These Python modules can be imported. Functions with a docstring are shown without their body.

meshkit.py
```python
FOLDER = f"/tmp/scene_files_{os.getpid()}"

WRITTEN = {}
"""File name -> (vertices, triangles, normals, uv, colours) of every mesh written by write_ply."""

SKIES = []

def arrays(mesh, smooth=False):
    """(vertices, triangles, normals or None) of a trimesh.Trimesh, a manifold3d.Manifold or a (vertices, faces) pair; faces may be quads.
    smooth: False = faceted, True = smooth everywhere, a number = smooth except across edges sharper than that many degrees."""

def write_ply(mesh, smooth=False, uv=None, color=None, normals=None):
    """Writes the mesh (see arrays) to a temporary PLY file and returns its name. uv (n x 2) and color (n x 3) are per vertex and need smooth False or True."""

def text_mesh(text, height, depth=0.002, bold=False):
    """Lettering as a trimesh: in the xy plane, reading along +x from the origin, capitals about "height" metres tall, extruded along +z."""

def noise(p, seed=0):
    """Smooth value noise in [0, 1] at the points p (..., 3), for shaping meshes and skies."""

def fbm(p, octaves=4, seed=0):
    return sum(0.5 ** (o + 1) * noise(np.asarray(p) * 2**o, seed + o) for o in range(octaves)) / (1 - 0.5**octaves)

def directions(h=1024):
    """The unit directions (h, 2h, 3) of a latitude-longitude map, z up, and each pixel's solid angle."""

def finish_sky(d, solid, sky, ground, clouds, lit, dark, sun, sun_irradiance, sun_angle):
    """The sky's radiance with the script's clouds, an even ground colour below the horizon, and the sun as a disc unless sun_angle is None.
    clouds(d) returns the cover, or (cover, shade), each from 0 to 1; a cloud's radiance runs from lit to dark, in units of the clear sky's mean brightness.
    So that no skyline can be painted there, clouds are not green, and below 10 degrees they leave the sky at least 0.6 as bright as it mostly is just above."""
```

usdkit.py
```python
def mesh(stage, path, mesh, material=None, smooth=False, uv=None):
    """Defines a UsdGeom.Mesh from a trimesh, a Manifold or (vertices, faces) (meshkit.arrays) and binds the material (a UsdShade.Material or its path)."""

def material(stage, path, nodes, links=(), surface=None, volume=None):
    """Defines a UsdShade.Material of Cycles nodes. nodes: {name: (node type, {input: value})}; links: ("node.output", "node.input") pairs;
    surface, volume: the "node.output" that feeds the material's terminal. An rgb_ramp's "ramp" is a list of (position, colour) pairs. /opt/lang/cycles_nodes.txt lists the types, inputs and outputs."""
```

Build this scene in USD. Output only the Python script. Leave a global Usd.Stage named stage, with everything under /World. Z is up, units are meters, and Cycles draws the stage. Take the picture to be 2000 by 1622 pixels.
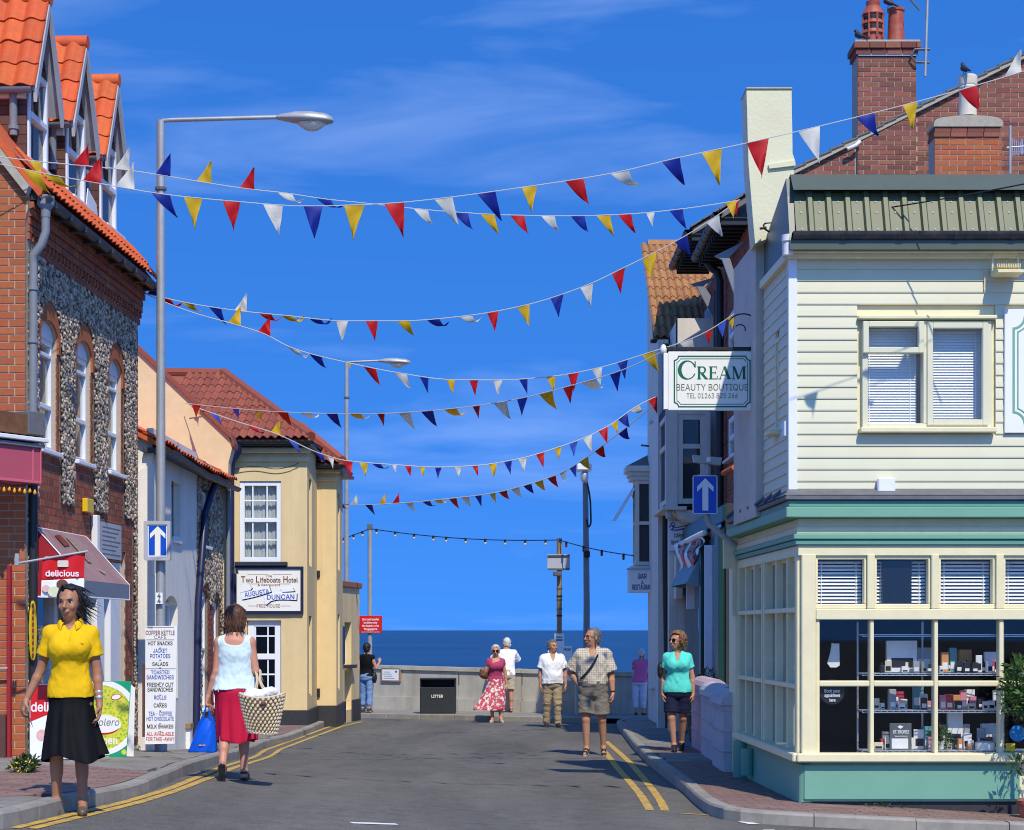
import math, random, numpy as np, trimesh, usdkit, meshkit
from pxr import Usd, UsdGeom, UsdLux, UsdShade, Sdf, Gf, Vt
from shapely.geometry import Polygon, box as sbox, LineString, Point
from shapely import affinity
from shapely.ops import unary_union

random.seed(7)
rng = np.random.default_rng(7); irng = np.random.default_rng(5)
stage = Usd.Stage.CreateInMemory()
UsdGeom.SetStageUpAxis(stage, UsdGeom.Tokens.z)
UsdGeom.SetStageMetersPerUnit(stage, 1.0)
WORLD = UsdGeom.Xform.Define(stage, '/World')
UsdGeom.Scope.Define(stage, '/World/Looks')

# ---------------------------------------------------------------- camera
FPX, CX, HY, ZC = 3500.0, 1000.0, 1231.0, 1.6      # focal length, axis and horizon in pixels of the 2000 x 1622 photograph; eye height
cam = UsdGeom.Camera.Define(stage, '/World/camera')
cam.CreateHorizontalApertureAttr(36.0)
cam.CreateVerticalApertureAttr(36.0 * 830 / 1024)
cam.CreateFocalLengthAttr(36.0 * FPX / 2000)
cam.CreateVerticalApertureOffsetAttr((HY - 811) / 2000 * 36.0)
cam.CreateFStopAttr(0.0)
cam.CreateClippingRangeAttr((0.1, 200000.0))
cam.CreateExposureAttr(0.46)
cam.AddTranslateOp().Set(Gf.Vec3d(0, 0, ZC))
cam.AddRotateXOp().Set(90.0)

# ---------------------------------------------------------------- sky and sun
SUN_AZ, SUN_EL = math.radians(17.0), math.radians(50.0)            # azimuth to the right of straight behind the camera
SUN = np.array([math.sin(SUN_AZ) * math.cos(SUN_EL), -math.cos(SUN_AZ) * math.cos(SUN_EL), math.sin(SUN_EL)])
sky_mat = usdkit.material(stage, '/World/Looks/sky', {
    'tc': ('texture_coordinate', {}),
    'sky': ('sky_texture', {'sky_type': 'single_scattering', 'sun_disc': False, 'sun_elevation': SUN_EL, 'sun_rotation': math.atan2(SUN[0], SUN[1]),
                            'air_density': 1.0, 'aerosol_density': 0.25, 'ozone_density': 2.5, 'altitude': 0.0}),
    'up': ('vector_math', {'math_type': 'add', 'vector2': (0, 0, .46)}), 'nz': ('vector_math', {'math_type': 'normalize'}),
    'hsv': ('hsv', {'hue': 0.5, 'saturation': 1.22, 'value': 1.0}), 'tn': ('mix', {'mix_type': 'multiply', 'fac': 1.0, 'color2': (.43, .86, 1.32)}),
    'm': ('mapping', {'scale': (1.4, 1.4, 8.0), 'rotation': (0.1, 0.15, 0.3)}),
    'n': ('noise_texture', {'scale': 2.6, 'detail': 5.0, 'roughness': 0.55, 'distortion': 0.4}),
    'r': ('rgb_ramp', {'ramp': [(0.0, (0, 0, 0)), (0.52, (0, 0, 0)), (0.8, (0.17, 0.17, 0.17)), (1.0, (0.17, 0.17, 0.17))]}),
    'mx': ('mix', {'color2': (5.2, 6.3, 8.0)}),
    'bg': ('background_shader', {'strength': 0.15}),
}, [('tc.generated', 'up.vector1'), ('up.vector', 'nz.vector1'), ('nz.vector', 'sky.vector'), ('sky.color', 'hsv.color'), ('tc.generated', 'm.vector'), ('m.vector', 'n.vector'), ('n.fac', 'r.fac'), ('r.color', 'mx.fac'),
    ('hsv.color', 'tn.color1'), ('tn.color', 'mx.color1'), ('mx.color', 'bg.color')], surface='bg.background')
dome = UsdLux.DomeLight.Define(stage, '/World/sky')
UsdShade.MaterialBindingAPI.Apply(dome.GetPrim()).Bind(sky_mat)
dome.GetPrim().SetCustomDataByKey('kind', 'structure')
sun = UsdLux.DistantLight.Define(stage, '/World/sun')
sun.CreateNormalizeAttr(True)
sun.CreateIntensityAttr(0.82)
sun.CreateAngleAttr(0.53)
sun.CreateColorAttr(Gf.Vec3f(1.0, 0.92, 0.77))
def aim(p, d):
    """Turns prim p so that its -z axis runs along d."""
    z = -np.asarray(d, float); z /= np.linalg.norm(z)
    x = np.cross([0, 0, 1.0], z); x /= np.linalg.norm(x); y = np.cross(z, x)
    m = Gf.Matrix4d(*x, 0, *y, 0, *z, 0, 0, 0, 0, 1)
    UsdGeom.Xformable(p).AddTransformOp().Set(m)
aim(sun, -SUN)

# ---------------------------------------------------------------- small helpers
def V(*a): return np.array(a, float)
def at(px, py, d): return V((px - CX) * d / FPX, d, (HY - py) * d / FPX + ZC)
def X(px, d): return (px - CX) * d / FPX
def Z(py, d): return (HY - py) * d / FPX + ZC
taken = {}
def numbered(parent, name):
    k = (str(parent), name); n = taken.get(k, 0); taken[k] = n + 1
    return f'{parent}/{name}' + (f'_{n:03d}' if n else '')
LOC = {}
def tag(p, label=None, cat=None, group=None, kind=None):
    p = p.GetPrim() if hasattr(p, 'GetPrim') else p
    for k, v in (('label', label), ('category', cat), ('group', group), ('kind', kind)):
        if v: p.SetCustomDataByKey(k, v)
    return p
def thing(name, label, cat, loc=(0, 0, 0), group=None, kind=None):
    path = numbered('/World', name)
    x = UsdGeom.Xform.Define(stage, path)
    x.AddTranslateOp().Set(Gf.Vec3d(*map(float, loc)))
    LOC[path] = np.array(loc, float)
    tag(x, label, cat, group, kind)
    return path
def put(name, mb, mat, parent='/World', smooth=False, label=None, kind=None, loc=None):
    """One Mesh prim below parent (a path). Vertices are given in world metres."""
    v, f = mb.arrays() if isinstance(mb, MB) else (np.asarray(mb[0]), np.asarray(mb[1])) if isinstance(mb, tuple) else (np.array(mb.vertices), np.array(mb.faces))
    parent = str(parent)
    path = numbered(parent, name)
    o = LOC.get(parent, np.zeros(3))
    if parent == '/World':
        o = V(*loc) if loc is not None else np.zeros(3)
    m = usdkit.mesh(stage, path, (v - o, f), M[mat] if isinstance(mat, str) else mat, smooth=smooth)
    if parent == '/World' and loc is not None:
        m.AddTranslateOp().Set(Gf.Vec3d(*map(float, o)))
    LOC[path] = o
    if kind == 'stuff' and isinstance(mb, MB):                       # a random number for each loose piece
        UsdGeom.PrimvarsAPI(m).CreatePrimvar('rnd', Sdf.ValueTypeNames.FloatArray, 'vertex').Set(Vt.FloatArray.FromNumpy(np.concatenate([np.full(n, r, np.float32) for n, r in mb.rv])))
    tag(m, label, None, None, kind)
    return path
def prim(path): return stage.GetPrimAtPath(path)
def single(name, mb, mat, label, cat, group=None, kind=None, smooth=False, loc=None):
    p = put(name, mb, mat, '/World', smooth, loc=loc)
    tag(prim(p), label, cat, group, kind)
    return p

class Frame:
    """A vertical plane: origin o (x, y), outward normal n; u runs to the right as seen from outside."""
    def __init__(s, o, n):
        s.o = V(o[0], o[1], 0); n = V(n[0], n[1], 0); s.N = n / np.linalg.norm(n)
        s.U = V(-s.N[1], s.N[0], 0); s.W = V(0, 0, 1)
    def P(s, u, z, n=0.0):
        u, z, n = np.broadcast_arrays(np.asarray(u, float), np.asarray(z, float), np.asarray(n, float))
        return s.o + u[..., None] * s.U + n[..., None] * s.N + z[..., None] * s.W
    def uz(s, px, py, n=0.0):
        r = V((px - CX) / FPX, 1, (HY - py) / FPX)
        t = (s.o + n * s.N) @ s.N / (r @ s.N)
        p = r * t
        return (p - s.o) @ s.U, p[2] + ZC
    def u(s, px, n=0.0): return s.uz(px, HY, n)[0]
    def z(s, px, py, n=0.0): return s.uz(px, py, n)[1]
    def shift(s, n): return Frame((s.o + n * s.N)[:2], s.N[:2])
SIDES = V(*[(i, j, k) for i in (-1, 1) for j in (-1, 1) for k in (-1, 1)]).reshape(-1, 3)
BOXF = np.array([[0,1,3],[0,3,2],[4,6,7],[4,7,5],[0,4,5],[0,5,1],[2,3,7],[2,7,6],[0,2,6],[0,6,4],[1,5,7],[1,7,3]])
_cb = V(*[(s[0] * (1 - .2 * (ax != 0)), s[1] * (1 - .2 * (ax != 1)), s[2] * (1 - .2 * (ax != 2))) for s in SIDES for ax in range(3)]).reshape(-1, 3)
_cbs = np.array([[(ax != 0), (ax != 1), (ax != 2)] for s in SIDES for ax in range(3)], float)
_sg = np.array([s for s in SIDES for ax in range(3)])
_h = trimesh.convex.convex_hull(_cb)
_map = np.argmin(np.linalg.norm(np.array(_h.vertices)[:, None] - _cb[None], axis=2), axis=1)
CBF = _map[np.array(_h.faces)]

class MB:
    def __init__(s): s.v, s.f, s.n, s.rv = [], [], 0, []
    def add(s, v, f):
        v = np.asarray(v, float).reshape(-1, 3); f = np.asarray(f, int)
        if f.ndim == 2 and f.shape[1] == 4: f = np.vstack([f[:, [0, 1, 2]], f[:, [0, 2, 3]]])
        s.v.append(v); s.f.append(f + s.n); s.n += len(v); s.rv.append((len(v), irng.random())); return s
    def tm(s, m, T=None):
        v = np.array(m.vertices)
        if T is not None: v = trimesh.transformations.transform_points(v, T)
        return s.add(v, np.array(m.faces))
    def arrays(s): return (np.vstack(s.v), np.vstack(s.f)) if s.v else (np.zeros((0, 3)), np.zeros((0, 3), int))
    def box(s, fr, u0, u1, z0, z1, n0, n1, c=0.0):
        """A box in frame fr, its edges chamfered by c metres."""
        ctr = V((u0 + u1) / 2, (z0 + z1) / 2, (n0 + n1) / 2); h = np.abs(V(u1 - u0, z1 - z0, n1 - n0)) / 2
        if c > 0:
            p = ctr + _sg * (h - np.minimum(c, .45 * h.min()) * _cbs); f = CBF
        else:
            p = ctr + SIDES * h; f = BOXF
        return s.add(fr.P(p[:, 0], p[:, 1], p[:, 2]), f if c > 0 else f)
    def bx(s, x0, x1, y0, y1, z0, z1, c=0.0):
        return s.box(FW, x0, x1, z0, z1, -y0, -y1, c) if y0 > y1 else s.box(FW, x0, x1, z0, z1, -y1, -y0, c)
    def prism(s, fr, poly, n0, n1):
        """A shapely polygon (u, z) of frame fr extruded from n0 to n1 along the normal."""
        for g in getattr(poly, 'geoms', [poly]):
            if g.is_empty or g.area < 1e-9: continue
            m = trimesh.creation.extrude_polygon(g, abs(n1 - n0), engine='earcut')
            v = np.array(m.vertices)
            s.add(fr.P(v[:, 0], v[:, 1], min(n0, n1) + v[:, 2]), np.array(m.faces))
        return s
    def tube(s, pts, r, k=8, cap=True):
        pts = np.asarray(pts, float); n = len(pts); r = np.broadcast_to(np.asarray(r, float), (n,))
        t = np.gradient(pts, axis=0); t /= np.maximum(np.linalg.norm(t, axis=1, keepdims=True), 1e-9)
        up = V(0, 0, 1) if abs(t[0] @ V(0, 0, 1)) < .9 else V(1, 0, 0)
        a = np.cross(t[0], up); a /= np.linalg.norm(a); rings = []
        for i in range(n):
            a = a - (a @ t[i]) * t[i]; a /= np.linalg.norm(a); b = np.cross(t[i], a)
            th = np.arange(k) * 2 * np.pi / k
            rings.append(pts[i] + r[i] * (np.cos(th)[:, None] * a + np.sin(th)[:, None] * b))
        v = np.vstack(rings); i, j = np.meshgrid(np.arange(n - 1), np.arange(k), indexing='ij'); i, j = i.ravel(), j.ravel()
        q = np.stack([i * k + j, i * k + (j + 1) % k, (i + 1) * k + (j + 1) % k, (i + 1) * k + j], 1)
        f = [np.vstack([q[:, [0, 2, 1]], q[:, [0, 3, 2]]])[:, ::-1]]
        if cap:
            v = np.vstack([v, pts[0], pts[-1]]); c0, c1 = n * k, n * k + 1; j = np.arange(k)
            f += [np.stack([np.full(k, c0), (j + 1) % k, j], 1), np.stack([np.full(k, c1), (n - 1) * k + j, (n - 1) * k + (j + 1) % k], 1)]
        return s.add(v, np.vstack(f))
    def lathe(s, c, prof, k=20, axis=(0, 0, 1)):
        """prof: (radius, height) pairs along axis from point c."""
        ax = np.asarray(axis, float); ax /= np.linalg.norm(ax)
        a = np.cross(ax, V(1, 0, 0) if abs(ax[0]) < .8 else V(0, 1, 0)); a /= np.linalg.norm(a); b = np.cross(ax, a)
        th = np.arange(k) * 2 * np.pi / k; rings = [np.asarray(c) + ax * h + r * (np.cos(th)[:, None] * a + np.sin(th)[:, None] * b) for r, h in prof]
        n = len(prof); v = np.vstack(rings); i, j = np.meshgrid(np.arange(n - 1), np.arange(k), indexing='ij'); i, j = i.ravel(), j.ravel()
        q = np.stack([i * k + j, i * k + (j + 1) % k, (i + 1) * k + (j + 1) % k, (i + 1) * k + j], 1)
        return s.add(v, q)
    def grid(s, P):
        """P: (n, m, 3) points."""
        n, m = P.shape[:2]; i, j = np.meshgrid(np.arange(n - 1), np.arange(m - 1), indexing='ij'); i, j = i.ravel(), j.ravel()
        return s.add(P.reshape(-1, 3), np.stack([i * m + j, i * m + j + 1, (i + 1) * m + j + 1, (i + 1) * m + j], 1))
    def shell(s, P, t):
        """A sheet (n, m, 3) given thickness t along its normals, closed at the rim."""
        du = np.gradient(P, axis=0); dv = np.gradient(P, axis=1); nn = np.cross(du, dv); nn /= np.maximum(np.linalg.norm(nn, axis=2, keepdims=True), 1e-12)
        A, B = P + nn * t / 2, P - nn * t / 2; n, m = P.shape[:2]; k = n * m
        i, j = np.meshgrid(np.arange(n - 1), np.arange(m - 1), indexing='ij'); i, j = i.ravel(), j.ravel()
        q = np.stack([i * m + j, (i + 1) * m + j, (i + 1) * m + j + 1, i * m + j + 1], 1)
        rim = [r * m for r in range(n)] + [(n - 1) * m + c for c in range(1, m)] + [r * m + m - 1 for r in range(n - 2, -1, -1)] + [c for c in range(m - 2, 0, -1)]
        rim = np.array(rim); nx = np.roll(rim, -1)
        return s.add(np.vstack([A.reshape(-1, 3), B.reshape(-1, 3)]), np.vstack([q, q[:, ::-1] + k, np.stack([rim, rim + k, nx + k, nx], 1)]))
    def text(s, fr, txt, u, z, h, n, bold=False, depth=.003, w=None, mid=True, caps=None, slant=0.0, tilt=0.0):
        """Lettering on frame fr, its baseline at z, centred on u (or starting there). w fits the width; caps = size of the small capitals."""
        ms, x = [], 0.0
        if caps:
            for wd in txt.split(' '):
                for part, hh in ((wd[:1], h), (wd[1:], h * caps)):
                    if part:
                        m = meshkit.text_mesh(part, hh, depth, bold); m.apply_translation((x, 0, 0)); x = m.bounds[1][0] + .06 * h; ms.append(m)
                x += .35 * h
            m = trimesh.util.concatenate(ms)
        else:
            m = meshkit.text_mesh(txt, h, depth, bold)
        v = np.array(m.vertices); x0, x1 = v[:, 0].min(), v[:, 0].max(); v[:, 0] -= x0
        if w: v[:, 0] *= w / (x1 - x0)
        if mid: v[:, 0] -= v[:, 0].max() / 2
        v[:, 0] += slant * v[:, 1]
        if tilt:
            c, sn = math.cos(tilt), math.sin(tilt); v[:, :2] = v[:, :2] @ np.array([[c, sn], [-sn, c]])
        return s.add(fr.P(u + v[:, 0], z + v[:, 1], n + v[:, 2]), np.array(m.faces))
FW = Frame((0, 0), (0, -1))
def wire(pts, r, k=5): return MB().tube(np.asarray(pts, float), r, k)
def sag(a, b, drop, n=24):
    t = np.linspace(0, 1, n)[:, None]; p = a * (1 - t) + b * t; p[:, 2] -= drop * 4 * (t * (1 - t))[:, 0]; return p
def smoothpath(pts, n=40):
    from scipy.interpolate import PchipInterpolator
    pts = np.asarray(pts, float); t = np.r_[0, np.cumsum(np.linalg.norm(np.diff(pts, axis=0), axis=1))]
    return PchipInterpolator(t, pts, axis=0)(np.linspace(0, t[-1], n))

# ---------------------------------------------------------------- materials
M = {}
def mat(name, col, rough=.6, var=.12, scale=6.0, bump=0.0, bscale=40.0, metal=0.0, spec=.4, per=0.0, tint=None, tscale=1.5, tamt=.4, coat=0.0, island=0.0, translucent=0.0, streak=False, bdist=.01):
    """A principled material: base colour with fine and broad noise, variation per object (per) or per loose piece (island), grime (tint) and relief."""
    col = np.array(col, float)
    nodes = {'g': ('geometry', {}), 'n': ('noise_texture', {'scale': scale, 'detail': 6.0, 'roughness': .6}),
             'r': ('rgb_ramp', {'ramp': [(.25, col * (1 - var)), (.75, np.minimum(col * (1 + var), .95))]}),
             'p': ('principled_bsdf', {'roughness': rough, 'metallic': metal, 'specular_ior_level': spec, 'coat_weight': coat})}
    links = [('g.position', 'n.vector'), ('n.fac', 'r.fac')]
    out = 'r.color'
    if tint is not None:
        nodes['n2'] = ('noise_texture', {'scale': tscale, 'detail': 7.0, 'roughness': .65})
        nodes['r2'] = ('rgb_ramp', {'ramp': [(.45, (0, 0, 0)), (.7, (tamt,) * 3)]})
        nodes['mt'] = ('mix', {'color2': tint})
        if streak:
            nodes['mp'] = ('mapping', {'scale': (1, 1, .12)}); links += [('g.position', 'mp.vector'), ('mp.vector', 'n2.vector')]
        else:
            links += [('g.position', 'n2.vector')]
        links += [('n2.fac', 'r2.fac'), ('r2.color', 'mt.fac'), (out, 'mt.color1')]; out = 'mt.color'
    if per or island:
        if per: nodes['oi'] = ('object_info', {}); src = 'oi.random'
        else: nodes['at'] = ('attribute', {'attribute': 'rnd'}); src = 'at.fac'
        a = per or island
        nodes['mr'] = ('map_range', {'from_min': 0.0, 'from_max': 1.0, 'to_min': 1 - a, 'to_max': 1 + a * .8})
        nodes['wn'] = ('white_noise_texture', {'dimensions': '1D'}) if False else ('math', {'math_type': 'multiply', 'value2': 7.31})
        nodes['fr'] = ('math', {'math_type': 'fraction'})
        nodes['mh'] = ('map_range', {'from_min': 0.0, 'from_max': 1.0, 'to_min': .5 - .009 * a / .3, 'to_max': .5 + .009 * a / .3})
        nodes['hs'] = ('hsv', {})
        links += [(src, 'mr.value'), ('mr.result', 'hs.value'), (src, 'wn.value1'), ('wn.value', 'fr.value1'), ('fr.value', 'mh.value'), ('mh.result', 'hs.hue'), (out, 'hs.color')]; out = 'hs.color'
    links.append((out, 'p.base_color'))
    if bump:
        nodes['nb'] = ('noise_texture', {'scale': bscale, 'detail': 5.0, 'roughness': .6})
        nodes['b'] = ('bump', {'strength': bump, 'distance': bdist})
        links += [('g.position', 'nb.vector'), ('nb.fac', 'b.height'), ('b.normal', 'p.normal')]
    surf = 'p.BSDF'
    if translucent:
        nodes['tr'] = ('translucent_bsdf', {}); nodes['mc'] = ('mix_closure', {'fac': translucent})
        links += [(out, 'tr.color'), ('p.BSDF', 'mc.closure1'), ('tr.BSDF', 'mc.closure2')]; surf = 'mc.closure'
    M[name] = usdkit.material(stage, '/World/Looks/' + name, nodes, links, surface=surf)
    return M[name]
def pane(name, tint=(.93, .95, .95), ior=1.45):
    """Window glass; the fresnel node turns its IOR over on back faces, so it is turned over first."""
    M[name] = usdkit.material(stage, '/World/Looks/' + name, {'ge': ('geometry', {}), 'mr': ('map_range', {'from_min': 0.0, 'from_max': 1.0, 'to_min': ior, 'to_max': 1 / ior}), 'f': ('fresnel', {}), 't': ('transparent_bsdf', {'color': tint}), 'g': ('glossy_bsdf', {'color': (.9, .93, .95), 'roughness': .02}), 'm': ('mix_closure', {})},
                              [('ge.backfacing', 'mr.value'), ('mr.result', 'f.IOR'), ('f.fac', 'm.fac'), ('t.BSDF', 'm.closure1'), ('g.BSDF', 'm.closure2')], surface='m.closure')
pane('glass'); pane('glass_dark', (.6, .65, .65), 1.6)
# ---------------------------------------------------------------- palette
M['asphalt'] = usdkit.material(stage, '/World/Looks/asphalt', {
    'g': ('geometry', {}), 'mp': ('mapping', {'scale': (1, .22, 1)}), 'n1': ('noise_texture', {'scale': .9, 'detail': 5.0, 'roughness': .6}), 'n2': ('noise_texture', {'scale': 5.0, 'detail': 6.0, 'roughness': .7}), 'n3': ('noise_texture', {'scale': 75.0, 'detail': 3.0}),
    'r1': ('rgb_ramp', {'ramp': [(.3, (.088, .083, .072)), (.7, (.150, .139, .118))]}), 'r2': ('rgb_ramp', {'ramp': [(.3, (.74, .74, .74)), (.5, (1, 1, 1)), (.72, (1.12, 1.12, 1.12))]}), 'r3': ('rgb_ramp', {'ramp': [(.32, (.60, .60, .60)), (.5, (1, 1, 1)), (.66, (1.5, 1.48, 1.42))]}),
    'm1': ('mix', {'mix_type': 'multiply', 'fac': 1.0}), 'm2': ('mix', {'mix_type': 'multiply', 'fac': .8}), 'b': ('bump', {'strength': .8, 'distance': .006}), 'p': ('principled_bsdf', {'roughness': .88, 'specular_ior_level': .3})},
    [('g.position', 'mp.vector'), ('mp.vector', 'n1.vector'), ('g.position', 'n2.vector'), ('g.position', 'n3.vector'), ('n1.fac', 'r1.fac'), ('n2.fac', 'r2.fac'), ('n3.fac', 'r3.fac'), ('r1.color', 'm1.color1'), ('r2.color', 'm1.color2'), ('m1.color', 'm2.color1'), ('r3.color', 'm2.color2'), ('m2.color', 'p.base_color'), ('n3.fac', 'b.height'), ('b.normal', 'p.normal')], surface='p.BSDF')
mat('paving_grey', (.235, .215, .18), .8, .15, 8, .3, 120, per=.12, tint=(.10, .095, .085), tscale=2.5)
mat('paving_pink', (.24, .145, .115), .8, .2, 10, .3, 120, per=.16, tint=(.11, .08, .07), tscale=2.5)
mat('kerb', (.29, .265, .22), .8, .15, 10, .3, 150, per=.10, tint=(.12, .115, .10), tscale=3)
mat('joint', (.085, .08, .07), .9, .2, 20)
mat('yellow_paint', (.58, .36, .06), .7, .12, 20, .2, 150, tint=(.17, .14, .09), tscale=11, tamt=.9)
mat('bin', (.022, .025, .026), .5, .15, 9)
mat('white_paint', (.7, .7, .66), .7, .1, 20)
mat('concrete', (.46, .43, .35), .85, .12, 3, .4, 60, tint=(.20, .175, .12), tscale=1.6, tamt=.6, streak=True)
mat('brick_orange', (.40, .105, .035), .8, .12, 30, .35, 140, per=.15)
mat('brick_red', (.31, .085, .04), .8, .14, 30, .35, 140, per=.24)
mat('brick_brown', (.24, .082, .05), .8, .16, 30, .35, 140, per=.34)
mat('brick_red_i', (.27, .08, .042), .8, .16, 30, .3, 140, island=.3)
mat('brick_brown_i', (.235, .08, .05), .8, .16, 30, .3, 140, island=.36)
mat('mortar', (.42, .34, .25), .9, .15, 30, .3, 150)
mat('mortar_grey', (.38, .34, .28), .9, .15, 30, .3, 150)
mat('flint', (.37, .305, .225), .45, .3, 60, .3, 120, island=.75, tint=(.55, .33, .13), tscale=7, tamt=.4)
mat('flint_mortar', (.20, .17, .13), .95, .2, 30, .4, 90)
mat('tile_red', (.60, .105, .022), .75, .12, 20, .3, 90, per=.12, tint=(.30, .09, .04), tscale=6)
mat('tile_red_i', (.60, .105, .022), .75, .12, 20, .3, 90, island=.12, tint=(.30, .09, .04), tscale=6)
mat('tile_dull', (.29, .075, .04), .8, .15, 20, .3, 90, per=.14, tint=(.16, .07, .045), tscale=5)
mat('tile_ochre', (.36, .16, .065), .8, .15, 20, .3, 90, per=.14, tint=(.44, .27, .06), tscale=9, tamt=.6)
mat('cladding_brown', (.105, .045, .032), .7, .15, 20, .2, 80, per=.12)
mat('upvc_white', (.78, .79, .80), .35, .03, 5)
mat('paint_white', (.74, .74, .72), .55, .05, 8, .1, 60)
mat('paint_grey', (.42, .42, .44), .5, .08, 12, .1, 60)
mat('lead', (.13, .13, .135), .6, .2, 9, .2, 50)
mat('pipe_grey', (.20, .215, .235), .45, .08, 12)
mat('pipe_black', (.022, .022, .024), .4, .1, 12)
mat('gutter_dark', (.035, .036, .042), .5, .15, 12, tint=(.16, .14, .10), tscale=8)
mat('render_white', (.80, .76, .67), .85, .05, 6, .35, 60, tint=(.50, .47, .42), tscale=2.2, tamt=.45, streak=True)
mat('render_peach', (.72, .56, .32), .85, .06, 5, .3, 50, tint=(.52, .38, .23), tscale=1.8, tamt=.4)
mat('render_yellow', (.72, .545, .28), .85, .05, 5, .3, 70, tint=(.50, .38, .20), tscale=1.8, tamt=.5, streak=True)
mat('house_white_shade', (.68, .62, .52), .8, .06, 6, .25, 60, tint=(.46, .42, .35), tscale=2.2, tamt=.5, streak=True)  # white house, base colour darkened and warmed towards its shaded tone
mat('plinth_black', (.03, .03, .033), .6, .2, 9, .2, 60)
mat('cream_board', (.69, .665, .46), .5, .04, 5, .08, 60, per=.03, tint=(.58, .54, .38), tscale=2.5, tamt=.4)
mat('cream', (.78, .70, .42), .5, .05, 6, .12, 50, tint=(.60, .52, .35), tscale=4, tamt=.3)
mat('cream_chimney', (.70, .67, .44), .8, .04, 6, .4, 30, tint=(.62, .55, .38), tscale=3, tamt=.5)
mat('render_shade', (.60, .52, .41), .85, .05, 6, .25, 40, tint=(.42, .40, .36), tscale=2, tamt=.5)  # white render with its shade tone put into a darker, warmer base
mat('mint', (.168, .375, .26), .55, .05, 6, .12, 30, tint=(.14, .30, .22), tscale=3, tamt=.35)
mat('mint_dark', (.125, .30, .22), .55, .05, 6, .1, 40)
mat('roof_metal', (.098, .115, .052), .5, .06, 8, .05, 30, tint=(.15, .15, .10), tscale=5, tamt=.3)
mat('roof_cap', (.085, .105, .075), .42, .06, 8)
mat('slate', (.20, .18, .145), .8, .2, 14, .3, 60, island=.2)
mat('cement', (.40, .36, .28), .9, .15, 15, .5, 60)
mat('pot_terracotta', (.36, .075, .035), .35, .12, 14, .1, 40, tint=(.50, .30, .22), tscale=9, tamt=.3)
mat('pot_cream', (.66, .60, .47), .6, .08, 10, .1, 40)
mat('steel_pole', (.40, .41, .40), .45, .1, 10, .1, 60, metal=.35, tint=(.28, .27, .24), tscale=3)
mat('steel_dark', (.10, .105, .11), .45, .15, 10, .1, 60, tint=(.22, .20, .17), tscale=4)
mat('alu', (.55, .56, .57), .35, .06, 8, metal=.6)
mat('black', (.015, .015, .016), .5, .1, 10)
mat('black_gloss', (.012, .012, .013), .2, .1, 10)
mat('rust', (.16, .07, .03), .8, .3, 12, .3, 60)
mat('wood_post', (.32, .20, .10), .8, .2, 9, .3, 60, tint=(.12, .08, .05), tscale=3, streak=True)
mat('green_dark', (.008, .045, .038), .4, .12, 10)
mat('pink_wall', (.50, .36, .40), .8, .12, 12, .4, 60, tint=(.36, .28, .30), tscale=4)
mat('pale_wall', (.50, .46, .47), .8, .12, 12, .4, 60, tint=(.34, .31, .32), tscale=4)
mat('pink_sign', (.46, .085, .12), .5, .05, 4, tint=(.38, .08, .11), tscale=2)
mat('pink_trim', (.58, .12, .17), .5, .05, 4)
mat('awning_red', (.32, .012, .022), .6, .08, 8, .1, 60)
mat('awning_brown', (.30, .165, .15), .55, .18, 3.5, .1, 30, tint=(.42, .30, .27), tscale=2.2)
mat('sign_red', (.60, .012, .012), .35, .05, 5)
mat('sign_white', (.82, .82, .80), .4, .03, 5)
mat('sign_cream', (.82, .80, .70), .45, .03, 5)
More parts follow.
